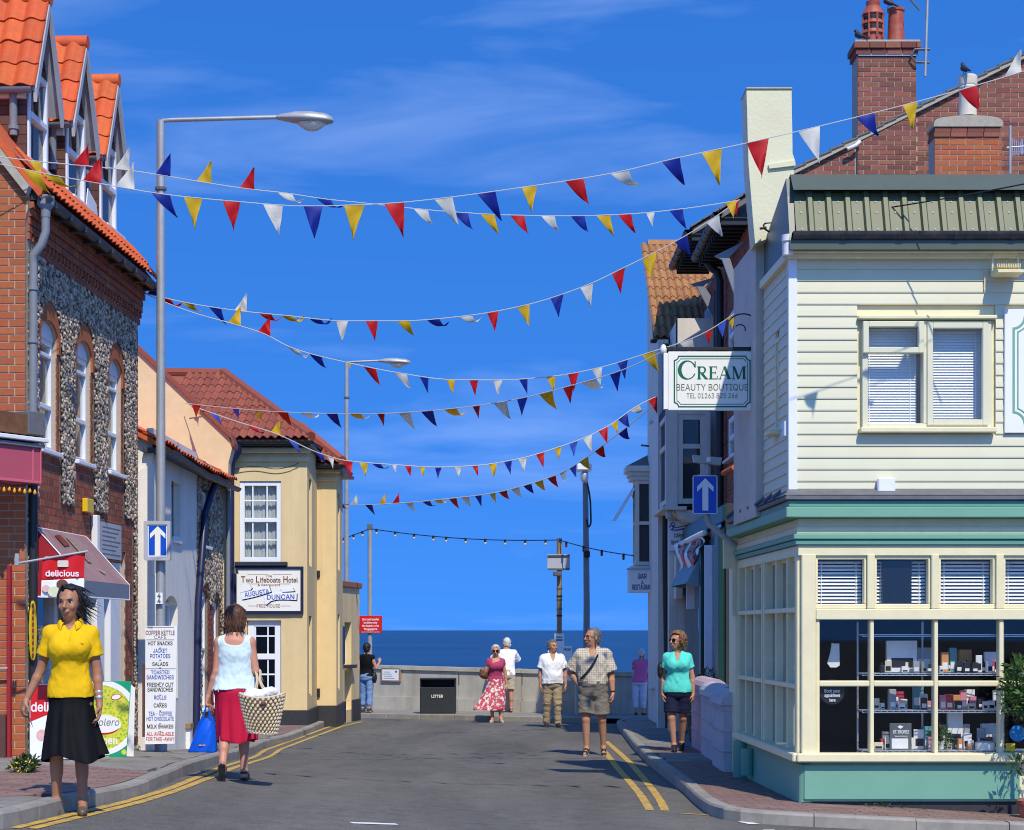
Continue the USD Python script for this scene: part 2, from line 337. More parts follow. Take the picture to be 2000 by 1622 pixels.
mat('sign_blue', (.005, .07, .50), .35, .04, 5)
mat('navy', (.015, .018, .06), .4, .1, 6)
mat('ink_black', (.015, .015, .02), .6, .05, 5)
mat('ink_blue', (.04, .10, .40), .6, .05, 5)
mat('ink_red', (.50, .05, .05), .6, .05, 5)
mat('ink_brown', (.20, .055, .03), .6, .05, 5)
mat('ink_grey', (.16, .15, .13), .6, .05, 5)
mat('ink_green', (.0, .12, .055), .5, .05, 5)
mat('ink_olive', (.19, .19, .12), .5, .05, 5)
mat('yellow_plastic', (.75, .48, .01), .35, .04, 6)
mat('interior_dark', (.035, .035, .037), .8, .2, 4)
mat('interior_wall', (.10, .10, .10), .8, .2, 4)
mat('blind', (.90, .90, .88), .5, .02, 5)
mat('net_curtain', (.62, .66, .62), .9, .12, 14, translucent=.35)
mat('leaf', (.055, .12, .02), .5, .3, 9, island=.4, translucent=.25)
mat('flower_yellow', (.75, .55, .02), .6, .1, 9)
mat('bird', (.02, .02, .024), .5, .2, 30)
M['sea'] = usdkit.material(stage, '/World/Looks/sea', {
    'g': ('geometry', {}), 'mp': ('mapping', {'scale': (.5, 1.0, 1.0)}),
    'n': ('noise_texture', {'scale': .16, 'detail': 6.0, 'roughness': .62}), 'n2': ('noise_texture', {'scale': .006, 'detail': 4.0}),
    'r': ('rgb_ramp', {'ramp': [(.3, (.006, .035, .105)), (.7, (.012, .06, .14))]}),
    'b': ('bump', {'strength': 1.0, 'distance': 1.6}),
    'p': ('principled_bsdf', {'roughness': .35, 'ior': 1.33, 'specular_ior_level': .28})},
    [('g.position', 'mp.vector'), ('mp.vector', 'n.vector'), ('g.position', 'n2.vector'), ('n2.fac', 'r.fac'), ('r.color', 'p.base_color'), ('n.fac', 'b.height'), ('b.normal', 'p.normal')], surface='p.BSDF')

# ---------------------------------------------------------------- the ground: falls towards the sea and, near the junction, to the right
def smooth01(t): t = np.clip(t, 0, 1); return t * t * (3 - 2 * t)
HX = np.linspace(-20, 20, 161)
_h = np.interp(HX, [-20, -8, -3.3, -1, 1, 2.8, 4.9, 9, 20], [.8, .45, .29, .08, -.02, -.07, -.19, -.45, -1.0])
_h = np.convolve(np.pad(_h, 8, mode='edge'), np.ones(9) / 9, 'same')[8:-8]
ROAD_END = 39.6
def road(x, y):
    x, y = np.asarray(x, float), np.asarray(y, float)
    return ZC - 1.455 - .0137 * np.minimum(y, 60) + (1 - smooth01((y - 17) / 10)) * np.interp(x, HX, _h)
def on_road(px, py, lift=0.0):
    d = 18.0
    for _ in range(60):
        x = X(px, d); d = .5 * d + .5 * (road(x, d) + lift - ZC) * FPX / (HY - py)
    return V(X(px, d), d, road(X(px, d), d) + lift)
KH = .115
KL = [(-6.5, 9.6), (-4.6, 10.7)] + [tuple(on_road(px, py, KH)[:2]) for px, py in ((0, 1590), (90, 1567), (164, 1548), (225, 1540), (273, 1529), (310, 1514), (350, 1497), (404, 1480), (460, 1466), (515, 1447), (560, 1437), (598, 1424))] + [(-3.82, 38.3), (-4.2, 39.4), (-5.2, 39.62), (-8, ROAD_END)]
KR = [(9.0, 15.2)] + [tuple(on_road(px, py, KH)[:2]) for px, py in ((1990, 1607), (1800, 1601), (1640, 1593), (1500, 1586), (1420, 1580), (1385, 1570), (1362, 1553), (1340, 1533), (1300, 1503), (1262, 1474), (1236, 1448))] + [(2.12, 36.5), (2.5, 38.6), (3.4, 39.5), (8, ROAD_END)]
def dense(pts, step=.25):
    ls = LineString(pts); n = max(2, int(ls.length / step)); return np.array([ls.interpolate(t, normalized=True).coords[0] for t in np.linspace(0, 1, n)])
KLp, KRp = dense(KL, .12), dense(KR, .12)
# smooth the corners a little
def soften(p, k=7):
    q = p.copy()
    for c in range(2):
        q[:, c] = np.convolve(np.pad(p[:, c], k // 2, mode='edge'), np.ones(k) / k, 'valid')
    return q
KLp, KRp = soften(KLp), soften(KRp)
def sheet(name, poly, zf, m, kind='structure', step=.5, parent='/World'):
    """A ground sheet over a polygon, cut on a grid so that it follows the ground."""
    mb = MB(); x0, y0, x1, y1 = poly.bounds
    from shapely import prepare, intersection
    prepare(poly)
    for a in np.arange(math.floor(x0 / step), math.ceil(x1 / step)) * step:
        for b in np.arange(math.floor(y0 / step), math.ceil(y1 / step)) * step:
            cell = sbox(a, b, a + step, b + step)
            if not poly.intersects(cell): continue
            c = cell if poly.contains(cell) else poly.intersection(cell)
            for g in getattr(c, 'geoms', [c]):
                if g.geom_type != 'Polygon' or g.area < 1e-7: continue
                if len(g.exterior.coords) == 5 and not g.interiors:
                    v = np.array(g.exterior.coords)[:4][::-1] if not g.exterior.is_ccw else np.array(g.exterior.coords)[:4]; f = np.array([[0, 1, 2], [0, 2, 3]])
                else:
                    v, f = trimesh.creation.triangulate_polygon(g, engine='earcut')
                    e1, e2 = v[f[:, 1]] - v[f[:, 0]], v[f[:, 2]] - v[f[:, 0]]
                    fl = (e1[:, 0] * e2[:, 1] - e1[:, 1] * e2[:, 0]) < 0; f[fl] = f[fl][:, ::-1]
                mb.add(np.c_[v, zf(v[:, 0], v[:, 1])], f)
    p = put(name, mb, m, parent, smooth=True)
    if parent == '/World': tag(prim(p), kind=kind)
    return p
# earth below everything, down to the beach, then the sea to the horizon
gx = np.r_[-3000, -400, -60, np.linspace(-20, 20, 41), 60, 400, 3000]; gy = np.r_[-400, -60, -10, np.linspace(0, 44, 45), 44.9]
GX, GY = np.meshgrid(gx, gy, indexing='ij')
GZ = road(np.clip(GX, -20, 20), np.clip(GY, 0, 60)) - .06
mb = MB().grid(np.stack([GX, GY, GZ], -1)); v, f = mb.arrays()
tag(prim(put('ground', (v, f[:, ::-1] if np.cross(v[f[0, 1]] - v[f[0, 0]], v[f[0, 2]] - v[f[0, 0]])[2] < 0 else f), 'asphalt', smooth=True)), kind='structure')
mb = MB().add([(-3000, 44.9, -.55), (3000, 44.9, -.55), (3000, 44.9, -9), (-3000, 44.9, -9)], [[0, 3, 2, 1]])
mb.add([(-3000, 44.9, -6), (3000, 44.9, -6), (3000, 120, -8.3), (-3000, 120, -8.3)], [[0, 1, 2, 3]])
tag(prim(put('cliff_face', mb, 'concrete')), kind='structure')
sy = 46 * (60000 / 46) ** np.linspace(0, 1, 60); sx = np.linspace(-1, 1, 31)
P = np.stack([sx[:, None] * (200 + 1.6 * sy[None]), np.broadcast_to(sy, (31, 60)), np.full((31, 60), -8.0)], -1)
mb = MB().grid(P); v, f = mb.arrays()
tag(prim(put('sea', (v, f[:, ::-1] if np.cross(v[f[0, 1]] - v[f[0, 0]], v[f[0, 2]] - v[f[0, 0]])[2] < 0 else f), 'sea')), kind='structure')
# road
road_poly = Polygon(list(map(tuple, KLp)) + list(map(tuple, KRp[::-1]))).buffer(0)
full = sbox(-12, 5, 12, 44.6)
left_land = Polygon(list(map(tuple, KLp)) + [(-12, ROAD_END), (-12, 9.6)]).buffer(0)
right_land = Polygon(list(map(tuple, KRp)) + [(12, ROAD_END), (12, 15.2)]).buffer(0)
road_poly = full.difference(left_land).difference(right_land)
sheet('road', road_poly, road, 'asphalt')
# pavements and the kerb stones
def pave(side, land, ker):
    stones = LineString(ker).buffer(.125, single_sided=True) if False else LineString(ker).buffer(.13).intersection(land)
    base = land.difference(stones)
    sheet(f'pavement_{side}', base.intersection(sbox(-12, 9, 12, 44)), lambda x, y: road(x, y) + KH - .02, 'joint')
    k = tag(UsdGeom.Xform.Define(stage, f'/World/kerb_{side}'), kind='structure'); LOC[f'/World/kerb_{side}'] = np.zeros(3)
    ls = LineString(ker); L = ls.length; n = int(L / .9)
    for i in range(n):
        a, b = i * L / n + .004, (i + 1) * L / n - .004
        q = np.array([ls.interpolate(t).coords[0] for t in np.linspace(a, b, 5)])
        if q[:, 1].max() < 11.2 or np.abs(q[:, 0]).min() > 6: continue
        t = np.gradient(q, axis=0); t /= np.linalg.norm(t, axis=1, keepdims=True); nn = np.stack([-t[:, 1], t[:, 0]], 1)
        mid = q[2] + nn[2] * .05
        if not land.contains(Point(mid)): nn = -nn
        prof = [(0, -.05), (0.002, KH - .02), (.018, KH), (.125, KH + .003), (.125, -.05)]
        dz = rng.uniform(-.004, .004)
        R = np.array([[np.r_[q[j] + nn[j] * o, road(*q[j]) + zz + dz] for o, zz in prof] for j in range(5)])
        m = MB().grid(R); np_ = len(prof)
        m.add(R[0], [[0, c, c + 1] for c in range(1, np_ - 1)]); m.add(R[-1], [[0, c + 1, c] for c in range(1, np_ - 1)])
        v, f = m.arrays(); tmh = trimesh.Trimesh(v, f, process=True); tmh.fix_normals(); put('kerb_stone', tmh, 'kerb', f'/World/kerb_{side}')
    return base
baseL, baseR = pave('left', left_land, KLp), pave('right', right_land, KRp)
slab_count = {}
def slabs(parent, area, x0, x1, y0, y1, lx, ly, m, jitter=.002, gap=.008, name='paving_slab', off=True, limit=290):
    """Paving laid stone by stone over area; the stones past the limit are one piece."""
    rest = MB(); row = 0; y = y0
    while y < y1:
        x = x0 + (lx / 2 if off and row % 2 else 0)
        while x < x1:
            c = sbox(x + gap / 2, y + gap / 2, x + lx - gap / 2, y + ly - gap / 2).intersection(area)
            for g in getattr(c, 'geoms', [c]):
                if g.geom_type != 'Polygon' or g.area < .15 * lx * ly: continue
                g = g.simplify(.01)
                mm = trimesh.creation.extrude_polygon(g, .03, engine='earcut'); vv = np.array(mm.vertices)
                vv[:, 2] += road(vv[:, 0], vv[:, 1]) + KH - .03 + rng.uniform(-jitter, jitter)
                k = slab_count.get((parent, name), 0)
                if k < limit: put(name, (vv, np.array(mm.faces)), m, parent); slab_count[(parent, name)] = k + 1
                else: rest.add(vv, np.array(mm.faces))
            x += lx
        y += ly; row += 1
    if rest.n: put(name + '_field', rest, m, parent, kind='stuff')
# ---------------------------------------------------------------- builders shared by the houses
def bricks(parent, fr, poly, m, course=.075, length=.225, n=0.0, proud=-.006, joint=.012, limit=280, name='brick', bond='flemish', z0=0.0, rest=None, wob=.0015):
    """Single bricks over a polygon (u, z) of frame fr; the ones that show smallest, past the limit, are one piece."""
    from shapely import prepare
    prepare(poly)
    u0, a0, u1, a1 = poly.bounds; found = []; row = int(math.floor((a0 - z0) / course)); z = z0 + row * course
    while z < a1:
        if bond == 'stretcher': u = math.floor(u0 / length) * length - (length * .5 if row % 2 else 0) - length; k = 0
        else: u = math.floor(u0 / (1.5 * length)) * 1.5 * length - 1.5 * length + (length * .25 if row % 2 else 0); k = row % 2
        while u < u1:
            L = length if bond == 'stretcher' or k % 2 == 0 else length / 2; k += 1
            c = sbox(u + joint / 2, z + joint / 2, u + L - joint / 2, z + course - joint / 2)
            if poly.intersects(c):
                g = c if poly.contains(c) else poly.intersection(c)
                for q in getattr(g, 'geoms', [g]):
                    if q.geom_type == 'Polygon' and q.area > .0006: found.append(q)
            u += L
        z += course; row += 1
    found.sort(key=lambda q: np.linalg.norm(fr.P(q.centroid.x, q.centroid.y) - V(0, 0, ZC)))
    rem = MB()
    for i, q in enumerate(found):
        mb = MB() if i < limit else rem; b = q.bounds; p = n + proud + rng.uniform(-wob, wob)
        if q.area > .985 * (b[2] - b[0]) * (b[3] - b[1]): mb.box(fr, b[0], b[2], b[1], b[3], n - .02, p)
        else: mb.prism(fr, q, n - .02, p)
        if i < limit: put(name, mb, m, parent)
    if rem.n: put('brickwork', rem, rest or m, parent, kind='stuff')
_ico = trimesh.creation.icosphere(subdivisions=1)
def flints(parent, fr, poly, size=.062, n=0.0, m='flint', seed=1, name='flintwork'):
    """Knapped cobbles packed over a polygon of frame fr: one uncounted mass."""
    from shapely import prepare
    prepare(poly); r = np.random.default_rng(seed); u0, a0, u1, a1 = poly.bounds; mb = MB(); base = np.array(_ico.vertices); row = 0
    z = a0
    while z < a1:
        u = u0 + (size / 2 if row % 2 else 0)
        while u < u1:
            c = V(u, z) + r.uniform(-.3, .3, 2) * size
            if poly.contains(Point(c)):
                s = size * r.uniform(.38, .62, 3) * V(1.05, .9, .8); a = r.uniform(0, np.pi)
                v = base * s * (1 + r.uniform(-.16, .16, (len(base), 1)))
                ca, sa = math.cos(a), math.sin(a); x, y = v[:, 0] * ca - v[:, 1] * sa, v[:, 0] * sa + v[:, 1] * ca
                mb.add(fr.P(c[0] + x, c[1] + y, n + v[:, 2] * .75 + r.uniform(-.006, .01)), np.array(_ico.faces))
            u += size * r.uniform(.82, 1.0)
        z += size * .80; row += 1
    put(name, mb, m, parent, kind='stuff')
def tiles(parent, O, U, Vv, cols, rows, w, l, m, poly=None, h=.028, name='roof_tile', limit=290, seg=6, jit=.004, rest=None, kind='pan'):
    """Pantiles: O is the lower corner at the eave, U along the eave, Vv up the slope."""
    U, Vv = np.asarray(U, float), np.asarray(Vv, float); N = np.cross(U, Vv); N /= np.linalg.norm(N)
    if N[2] < 0: N = -N
    a = np.linspace(0, 1, seg + 1); prof = h * (np.sin(a * 2 * np.pi - .6) * .5 + .5) if kind == 'pan' else h * np.abs(np.sin(a * np.pi)) ** .6
    found = []
    for j in range(rows):
        for i in range(cols):
            if poly is not None and not poly.contains(Point((i + .5) * w, (j + .45) * l)): continue
            found.append((i, j))
    ctr = lambda ij: O + U * (ij[0] + .5) * w + Vv * (ij[1] + .5) * l
    found.sort(key=lambda ij: np.linalg.norm(ctr(ij) - V(0, 0, ZC)))
    rem = MB()
    for q, (i, j) in enumerate(found):
        b = V(-.03 * 1, l + .04); dz = rng.uniform(-jit, jit)
        P = np.array([[O + U * ((i + t * 1.04) * w) + Vv * (j * l + bb) + N * (prof[k] + .004 + (.020 if bb < 0 else 0.0) + dz) for k, t in enumerate(a)] for bb in (-.03, l + .02)])
        mb = MB() if q < limit else rem
        mb.shell(P, .013)
        if q < limit: put(name, mb, m, parent)
    if rem.n: put(name + '_field', rem, rest or m, parent, kind='stuff')
def half_pipe(mb, a, b, r, up=(0, 0, 1), k=8, t=.006):
    """A half-round gutter from a to b."""
    a, b = np.asarray(a, float), np.asarray(b, float); d = (b - a) / np.linalg.norm(b - a); s = np.cross(d, up); s /= np.linalg.norm(s)
    th = np.linspace(np.pi, 2 * np.pi, k + 1)
    P = np.array([[p + s * r * math.cos(x) + V(0, 0, 1) * r * math.sin(x) for x in th] for p in (a, b)])
    mb.shell(P, t)
    for p in (a, b):
        v = np.vstack([P[0] if p is a else P[1]]); mb.add(v, [[0, c, c + 1] for c in range(1, k)] + [[0, c + 1, c] for c in range(1, k)])
    return mb
def sash_window(parent, fr, u0, u1, z0, z1, n, m='upvc_white', bars_u=(), bars_z=(), fw=.06, depth=.06, glass='glass', sill=True, sw=.03, curtain=None, name='window', sill_m=None, barw=.02, meet=None, label=None):
    """A window as part (its frame) with sash bars, panes, sill and curtain as sub-parts, in frame fr with its face at n."""
    mb = MB()
    mb.box(fr, u0, u0 + fw, z0, z1, n - depth, n, .006); mb.box(fr, u1 - fw, u1, z0, z1, n - depth, n, .006)
    mb.box(fr, u0 + fw, u1 - fw, z1 - fw, z1, n - depth, n, .006); mb.box(fr, u0 + fw, u1 - fw, z0, z0 + fw, n - depth, n, .006)
    if meet: mb.box(fr, u0 + fw, u1 - fw, meet - fw * .45, meet + fw * .45, n - depth, n + .008, .006)
    w = put(name, mb, m, parent, label=label)
    us = [u0 + fw] + list(bars_u) + [u1 - fw]; zs = [z0 + fw] + sorted(list(bars_z) + ([meet] if meet else [])) + [z1 - fw]
    if bars_u or bars_z:
        b = MB()
        for x in bars_u: b.box(fr, x - barw / 2, x + barw / 2, z0 + fw, z1 - fw, n - depth * .7, n - .01, .004)
        for y in bars_z: b.box(fr, u0 + fw, u1 - fw, y - barw / 2, y + barw / 2, n - depth * .7, n - .012, .004)
        put('glazing_bars', b, m, w)
    for i in range(len(us) - 1):
        for j in range(len(zs) - 1):
            g = MB(); k = n - depth * .55 + rng.uniform(-.002, .002); t = rng.uniform(-.0015, .0015, 2)
            a, b_, c, d = us[i] + .004, us[i + 1] - .004, zs[j] + .004, zs[j + 1] - .004
            g.add(fr.P(V(a, b_, b_, a), V(c, c, d, d), k + V(0, t[0], t[0] + t[1], t[1])), [[0, 1, 2], [0, 2, 3]]); put('pane', g, glass, w)
    if curtain:
        c = MB(); uu = np.linspace(u0 + fw, u1 - fw, 60); zz = np.linspace(z0 + fw, z1 - fw, 6)
        fold = .012 * np.sin(uu * 95 + np.sin(uu * 31) * 1.5) + .006 * np.sin(uu * 210)
        c.grid(np.array([[fr.P(x, y, n - depth - .05 + fold[i]) for y in zz] for i, x in enumerate(uu)])); put('net_curtain', c, curtain, w, smooth=True)
    if sill:
        s = MB().box(fr, u0 - .05, u1 + .05, z0 - .045, z0, n - depth, n + .10, .008); put('sill', s, sill_m or m, w)
    return w
def pipe(parent, pts, r, m, name='downpipe', brackets=(), k=10, label=None):
    p = put(name, MB().tube(pts, r, k), m, parent, smooth=40, label=label)
    if len(brackets):
        b = MB()
        for z in brackets:
            c = np.array(pts[0]).copy(); i = int(np.argmin(np.abs(np.array(pts)[:, 2] - z))); c = np.array(pts[i]).copy(); c[2] = z
            b.lathe(c, [(r + .001, -.022), (r + .012, -.02), (r + .012, .02), (r + .001, .022)], 12)
        put('pipe_bracket', b, m, p)
    return p

# ---------------------------------------------------------------- the flint and brick house on the left
n_ = V(.99928, -.0380); LF = Frame((-4.76, 17.5), n_)
UE = 4.52
GL = float(road(-4.7, 19)) + KH                                       # pavement level at its foot
hs = thing('brick_house', 'flint and red brick house with three pointed dormers on its orange tiled roof', 'house', (-5.2, 19.7, GL))
zs = lambda r: r + ZC
wz0, wz1, warch = zs(1.835), zs(2.98), zs(3.16)
wins = [(LF.u(79), LF.u(112)), (LF.u(149), LF.u(179)), (LF.u(212), LF.u(238))]
wins = [(.5 * (a + b) - .30, .5 * (a + b) + .30) for a, b in wins]
def arch(u0, u1, z0, z1, top, grow=0.0, zg=0.0):
    t = np.linspace(np.pi, 0, 13); c, r = (u0 + u1) / 2, (u1 - u0) / 2 + grow
    return Polygon([(u0 - grow, z0), ] + [(c + r * math.cos(a), z1 + (top - z1 + zg) * math.sin(a)) for a in t] + [(u1 + grow, z0)])
shop = sbox(.14, GL, LF.u(246), zs(.93))
body = sbox(0, GL - .3, UE, zs(4.2))
holes = unary_union([arch(a, b, wz0, wz1, warch) for a, b in wins] + [shop])
wall = put('wall', MB().prism(LF, body.difference(holes), -.32, -.012), 'mortar', hs)
back = MB().box(LF, .0, UE, GL - .3, zs(4.2), -5.0, -1.6)
back.box(LF, 0, .02, GL - .3, zs(4.2), -1.6, -.32); back.box(LF, UE - .02, UE, GL - .3, zs(4.2), -1.6, -.32); back.box(LF, 0, UE, zs(1.2), zs(1.25), -1.6, -.32)
put('inner_rooms', back, 'interior_dark', hs)
heads = unary_union([arch(a, b, wz1 - .12, wz1, warch, .075, .19) for a, b in wins]); jambs = unary_union([sbox(a - .085, wz0 - .05, b + .085, wz1) for a, b in wins])
low = sbox(0, GL - .1, UE, zs(1.32))
stepped = unary_union([sbox(a - .10, zs(1.3), b + .10, wz0) for a, b in wins])
cor = sbox(0, zs(3.74), UE, zs(4.2))
endq = sbox(UE - .13, GL, UE, zs(3.8)); strip = sbox(UE - .27, GL, UE - .13, zs(1.4)); nearq = sbox(0, GL - .1, .10, zs(3.74))
brick_area = unary_union([low, stepped, jambs, endq]).difference(unary_union([holes, heads, strip, cor, sbox(0, GL, .10, zs(3.74))]))
bricks(wall, LF, brick_area, 'brick_red', rest='brick_red_i', length=.215, limit=290, z0=GL)
flint_area = body.difference(unary_union([holes, heads, brick_area.buffer(.004), cor, endq]))
put('flint_bed', MB().prism(LF, flint_area.buffer(-.001), -.011, -.004), 'flint_mortar', wall)
flints(wall, LF, flint_area.buffer(-.012), .047, n=.012)
for a, b in wins:
    put('arch_head', MB().prism(LF, arch(a, b, wz1 - .12, wz1, warch, .075, .19).difference(arch(a, b, 0, wz1, warch)), -.012, .012), 'brick_orange', hs)
    put('tympanum', MB().prism(LF, arch(a, b, wz1 - .005, wz1, warch, -.004, -.004).intersection(sbox(-1, wz1, 9, 9)), -.10, -.045), 'upvc_white', hs)
    sash_window(hs, LF, a, b, wz0, wz1, -.055, fw=.055, bars_z=(), meet=zs(2.29), bars_u=(), sw=.05)
    put('transom', MB().box(LF, a + .055, b - .055, zs(2.80), zs(2.84), -.12, -.05, .006), 'upvc_white', hs)
# corbelled brick eaves with a dentil course
for k, (za, zb, pr) in enumerate([(3.74, 3.815, .018), (3.89, 3.965, .05), (3.965, 4.04, .055), (4.04, 4.115, .085), (4.115, 4.19, .09)]):
    L, x, r_ = .215, 0.0, MB()
    while x < UE:
        e = min(x + L - .01, UE + .0); put('corbel_brick', MB().box(LF, x, e, zs(za) + .004, zs(zb) - .004, -.02, pr + rng.uniform(-.002, .002)), 'brick_red', wall); x += L
x = 0
while x < UE - .06:
    put('dentil', MB().box(LF, x, x + .065, zs(3.82), zs(3.885), -.02, .048), 'brick_red', wall); x += .13
put('cornice_bed', MB().box(LF, .002, UE - .002, zs(3.742), zs(4.2), -.02, .012), 'mortar', wall)
# gable end facing the camera: brick pier with stepped corbel under the verge
PF = Frame((0, 17.42), (0, -1))
pz = lambda py: Z(py, 17.42); pu = lambda px: X(px, 17.42)
gable = Polygon([(-6.6, GL - .3), (pu(49), GL - .3), (pu(49), pz(432)), (pu(54), pz(405)), (pu(54), pz(378)), (-6.6, pz(378) + (pu(54) + 6.6) * 1.27)])
gw = put('end_wall', MB().prism(PF, gable, -.35, -.012), 'mortar', hs)
bricks(gw, PF, gable.intersection(sbox(-5.25, GL - .3, 0, 99)), 'brick_orange', course=.0745, length=.225, limit=290, z0=GL)
put('verge', MB().prism(PF, Polygon([(pu(60), pz(366)), (pu(54), pz(382)), (-6.6, pz(382) + (pu(54) + 6.6) * 1.27), (-6.6, pz(366) + (pu(60) + 6.6) * 1.27)]), -.05, .07), 'cement', hs)
# roof slope, eaves tiles, gutter and pipes
NR, PITCH = .19, math.radians(52)
vu = lambda s, n0=NR, z0=zs(4.28): (n0 - s * math.cos(PITCH), z0 + s * math.sin(PITCH))
R = MB(); s_ = 4.0
q0, q1 = vu(0), vu(s_)
R.add(np.vstack([LF.P(V(-.05, UE + .05), q0[1], q0[0]), LF.P(V(UE + .05, -.05), q1[1], q1[0]), LF.P(V(-.05, UE + .05), q0[1] - .08, q0[0] - .02), LF.P(V(UE + .05, -.05), q1[1] - .08, q1[0] - .02)]), [[0, 1, 2], [0, 2, 3], [4, 6, 5], [4, 7, 6], [0, 4, 5], [0, 5, 1], [1, 5, 6], [1, 6, 2], [3, 7, 4], [3, 4, 0]])
roof = put('roof', R, 'tile_red', hs)
tiles(roof, LF.P(-.06, q0[1] + .012, q0[0] + .03), LF.U, (LF.P(0, q1[1], q1[0]) - LF.P(0, q0[1], q0[0])) / s_, 33, 2, .14, .24, 'tile_red', h=.03, limit=60)
gz = zs(4.22)
put('soffit', MB().box(LF, .0, UE, zs(4.20), zs(4.31), -.3, .155), 'gutter_dark', hs)
put('gutter', half_pipe(MB(), LF.P(-.02, gz, .21), LF.P(UE + .02, gz, .21), .06), 'gutter_dark', hs, smooth=30)
for i in range(9): put('gutter_bracket', MB().box(LF, .15 + i * .53, .2 + i * .53, gz - .075, gz - .005, .05, .275, .008), 'gutter_dark', hs)
hop = MB(); hop.lathe(LF.P(.06, gz - .02, .19), [(.002, -.16), (.045, -.16), (.05, -.08), (.085, -.04), (.085, .05), (.002, .05)], 14); put('rainwater_head', hop, 'pipe_grey', hs, smooth=35)
zl = lambda py: Z(py, 17.6)
pipe(hs, [LF.P(.06, zl(400), .19), LF.P(.06, zl(455), .19), LF.P(.06, zl(480), .15), LF.P(.06, zl(500), .07), LF.P(.06, zl(520), .065), LF.P(.06, zl(840), .065)], .042, 'pipe_grey', brackets=(zl(565), zl(668)))
pipe(hs, [LF.P(.06, zl(840), .066), LF.P(.06, zl(1180), .066), LF.P(.06, GL + .02, .066)], .045, 'pipe_black', brackets=(zl(1245), zl(1410)))
# dormers
DS = -.25; DF = LF.shift(DS)
def dormer(ua, ub, first):
    e, apex, ov = zs(5.84), zs(6.60), .14; um = (ua + ub) / 2; zb = zs(4.78); k = apex - e
    d = put('dormer', MB().prism(DF, Polygon([(ua, zb), (ub, zb), (ub, e), (um, apex - .06), (ua, e)]).difference(sbox(ua + .09, zb + .06, ub - .09, e - .05)), -.25, -.02), 'cladding_brown', hs)
    CH = Frame(DF.P(ua, 0, 0)[:2], -LF.U[:2])                     # near cheek: u runs towards the street
    pl = Polygon([(-1.0, e), (0, e), (0, zb), (-.78, zb + 1.0)])
    put('cheek', MB().prism(CH, pl, -.06, -.004), 'cladding_brown', d)
    z = zb
    while z < e:
        g = sbox(-1.0, z + .004, 0, min(z + .098, e)).intersection(pl)
        if not g.is_empty and g.area > .003:
            put('cladding_board', MB().prism(CH, g, -.004, .012), 'cladding_brown', d)
        z += .1
    put('far_cheek', MB().prism(Frame(DF.P(ub, 0, 0)[:2], LF.U[:2]), affinity.scale(pl, -1, 1, origin=(0, 0)), -.06, 0), 'cladding_brown', d)
    z = e - .02
    while z < apex - .1:                                             # weatherboarding in the gable
        w = (apex - z) / k * (ub - ua) / 2
        put('cladding_board', MB().box(DF, um - w, um + w, z + .003, z + .09, -.02, .004), 'cladding_brown', d); z += .095
    sash_window(hs, DF, ua + .02, ub - .02, zb + .02, e - .02, .02, fw=.07, meet=zs(5.32), sill=True, name='dormer_window', depth=.08)
    half = (ub - ua) / 2 + ov; sl = math.hypot(half, k * half / ((ub - ua) / 2)); drop = k * half / ((ub - ua) / 2)
    for sgn in (-1, 1):                                              # roof slopes run back into the main roof
        a = V(um + sgn * half, apex - drop); nb, nf = -1.3, .13
        m = MB(); P0 = [DF.P(a[0], a[1], nf), DF.P(um, apex, nf), DF.P(um, apex, nb), DF.P(a[0], a[1], nb)]; dn = V(0, 0, -.05)
        m.add(P0 + [p + dn for p in P0], [[0, 1, 2], [0, 2, 3], [4, 6, 5], [4, 7, 6], [0, 4, 5], [0, 5, 1], [1, 5, 6], [1, 6, 2], [2, 6, 7], [2, 7, 3], [3, 7, 4], [3, 4, 0]])
        tmh = trimesh.Trimesh(*m.arrays(), process=False); tmh.fix_normals()
        r_ = put('dormer_roof', tmh, 'paint_grey', hs)
        if sgn < 0:
            up = (P0[1] - P0[0]); up /= np.linalg.norm(up)
            tiles(r_, P0[3] + V(0, 0, .006), LF.N, up, 7, 4, .204, sl / 4.05, 'tile_red', h=.045, seg=8)
        B = MB(); w = .10                                            # bargeboard, grey because its shade is put into the colour
        B.prism(DF, Polygon([(a[0], a[1] - .02), (um, apex + .0), (um, apex - .15), (a[0] - sgn * .02, a[1] - .16)]), nf - .02, nf + .015); put('bargeboard', B, 'paint_grey' if first else 'paint_grey', hs)
    put('ridge_tile', MB().tube([DF.P(um, apex + .0, .15), DF.P(um, apex + .0, -1.3)], .075, 10), 'tile_red', hs, smooth=40)
    a = um - half
    put('dormer_gutter', half_pipe(MB(), DF.P(a + .0, apex - drop - .02, .10), DF.P(a, apex - drop - .02, -1.1), .05), 'pipe_grey', hs, smooth=30)
    put('fascia', MB().box(DF, ua - .08, ua + .0, e - .40, e - .29, -1.0, .0, .004), 'paint_white', hs)
    pipe(hs, [DF.P(a + .02, apex - drop - .05, -.10), DF.P(a + .02, e - .28, -.10), DF.P(ua - .06, e - .40, -.12), DF.P(ua - .05, zb + .28, -.12)], .042, 'pipe_grey', brackets=(e - .7,))
for i, (pa, pb) in enumerate(((52, 92), (127, 165), (193, 226))):
    dormer(DF.u(pa), DF.u(pb), i == 0)
0 and put('roof_flashing', MB().prism(Frame((0, 17.6), (0, -1)), Polygon([(X(-40, 17.6), Z(240, 17.6)), (X(0, 17.6), Z(268, 17.6)), (X(26, 17.6), Z(322, 17.6)), (X(-40, 17.6), Z(262, 17.6))]), -.02, .02), 'paint_white', hs)
put('flashing', MB().prism(DF, Polygon([(LF.u(200), zs(4.62)), (LF.u(228), zs(4.60)), (LF.u(222), zs(4.95)), (LF.u(206), zs(5.05))]), .04, .05), 'paint_white', hs, label='crumpled white flashing sheet below the last dormer')
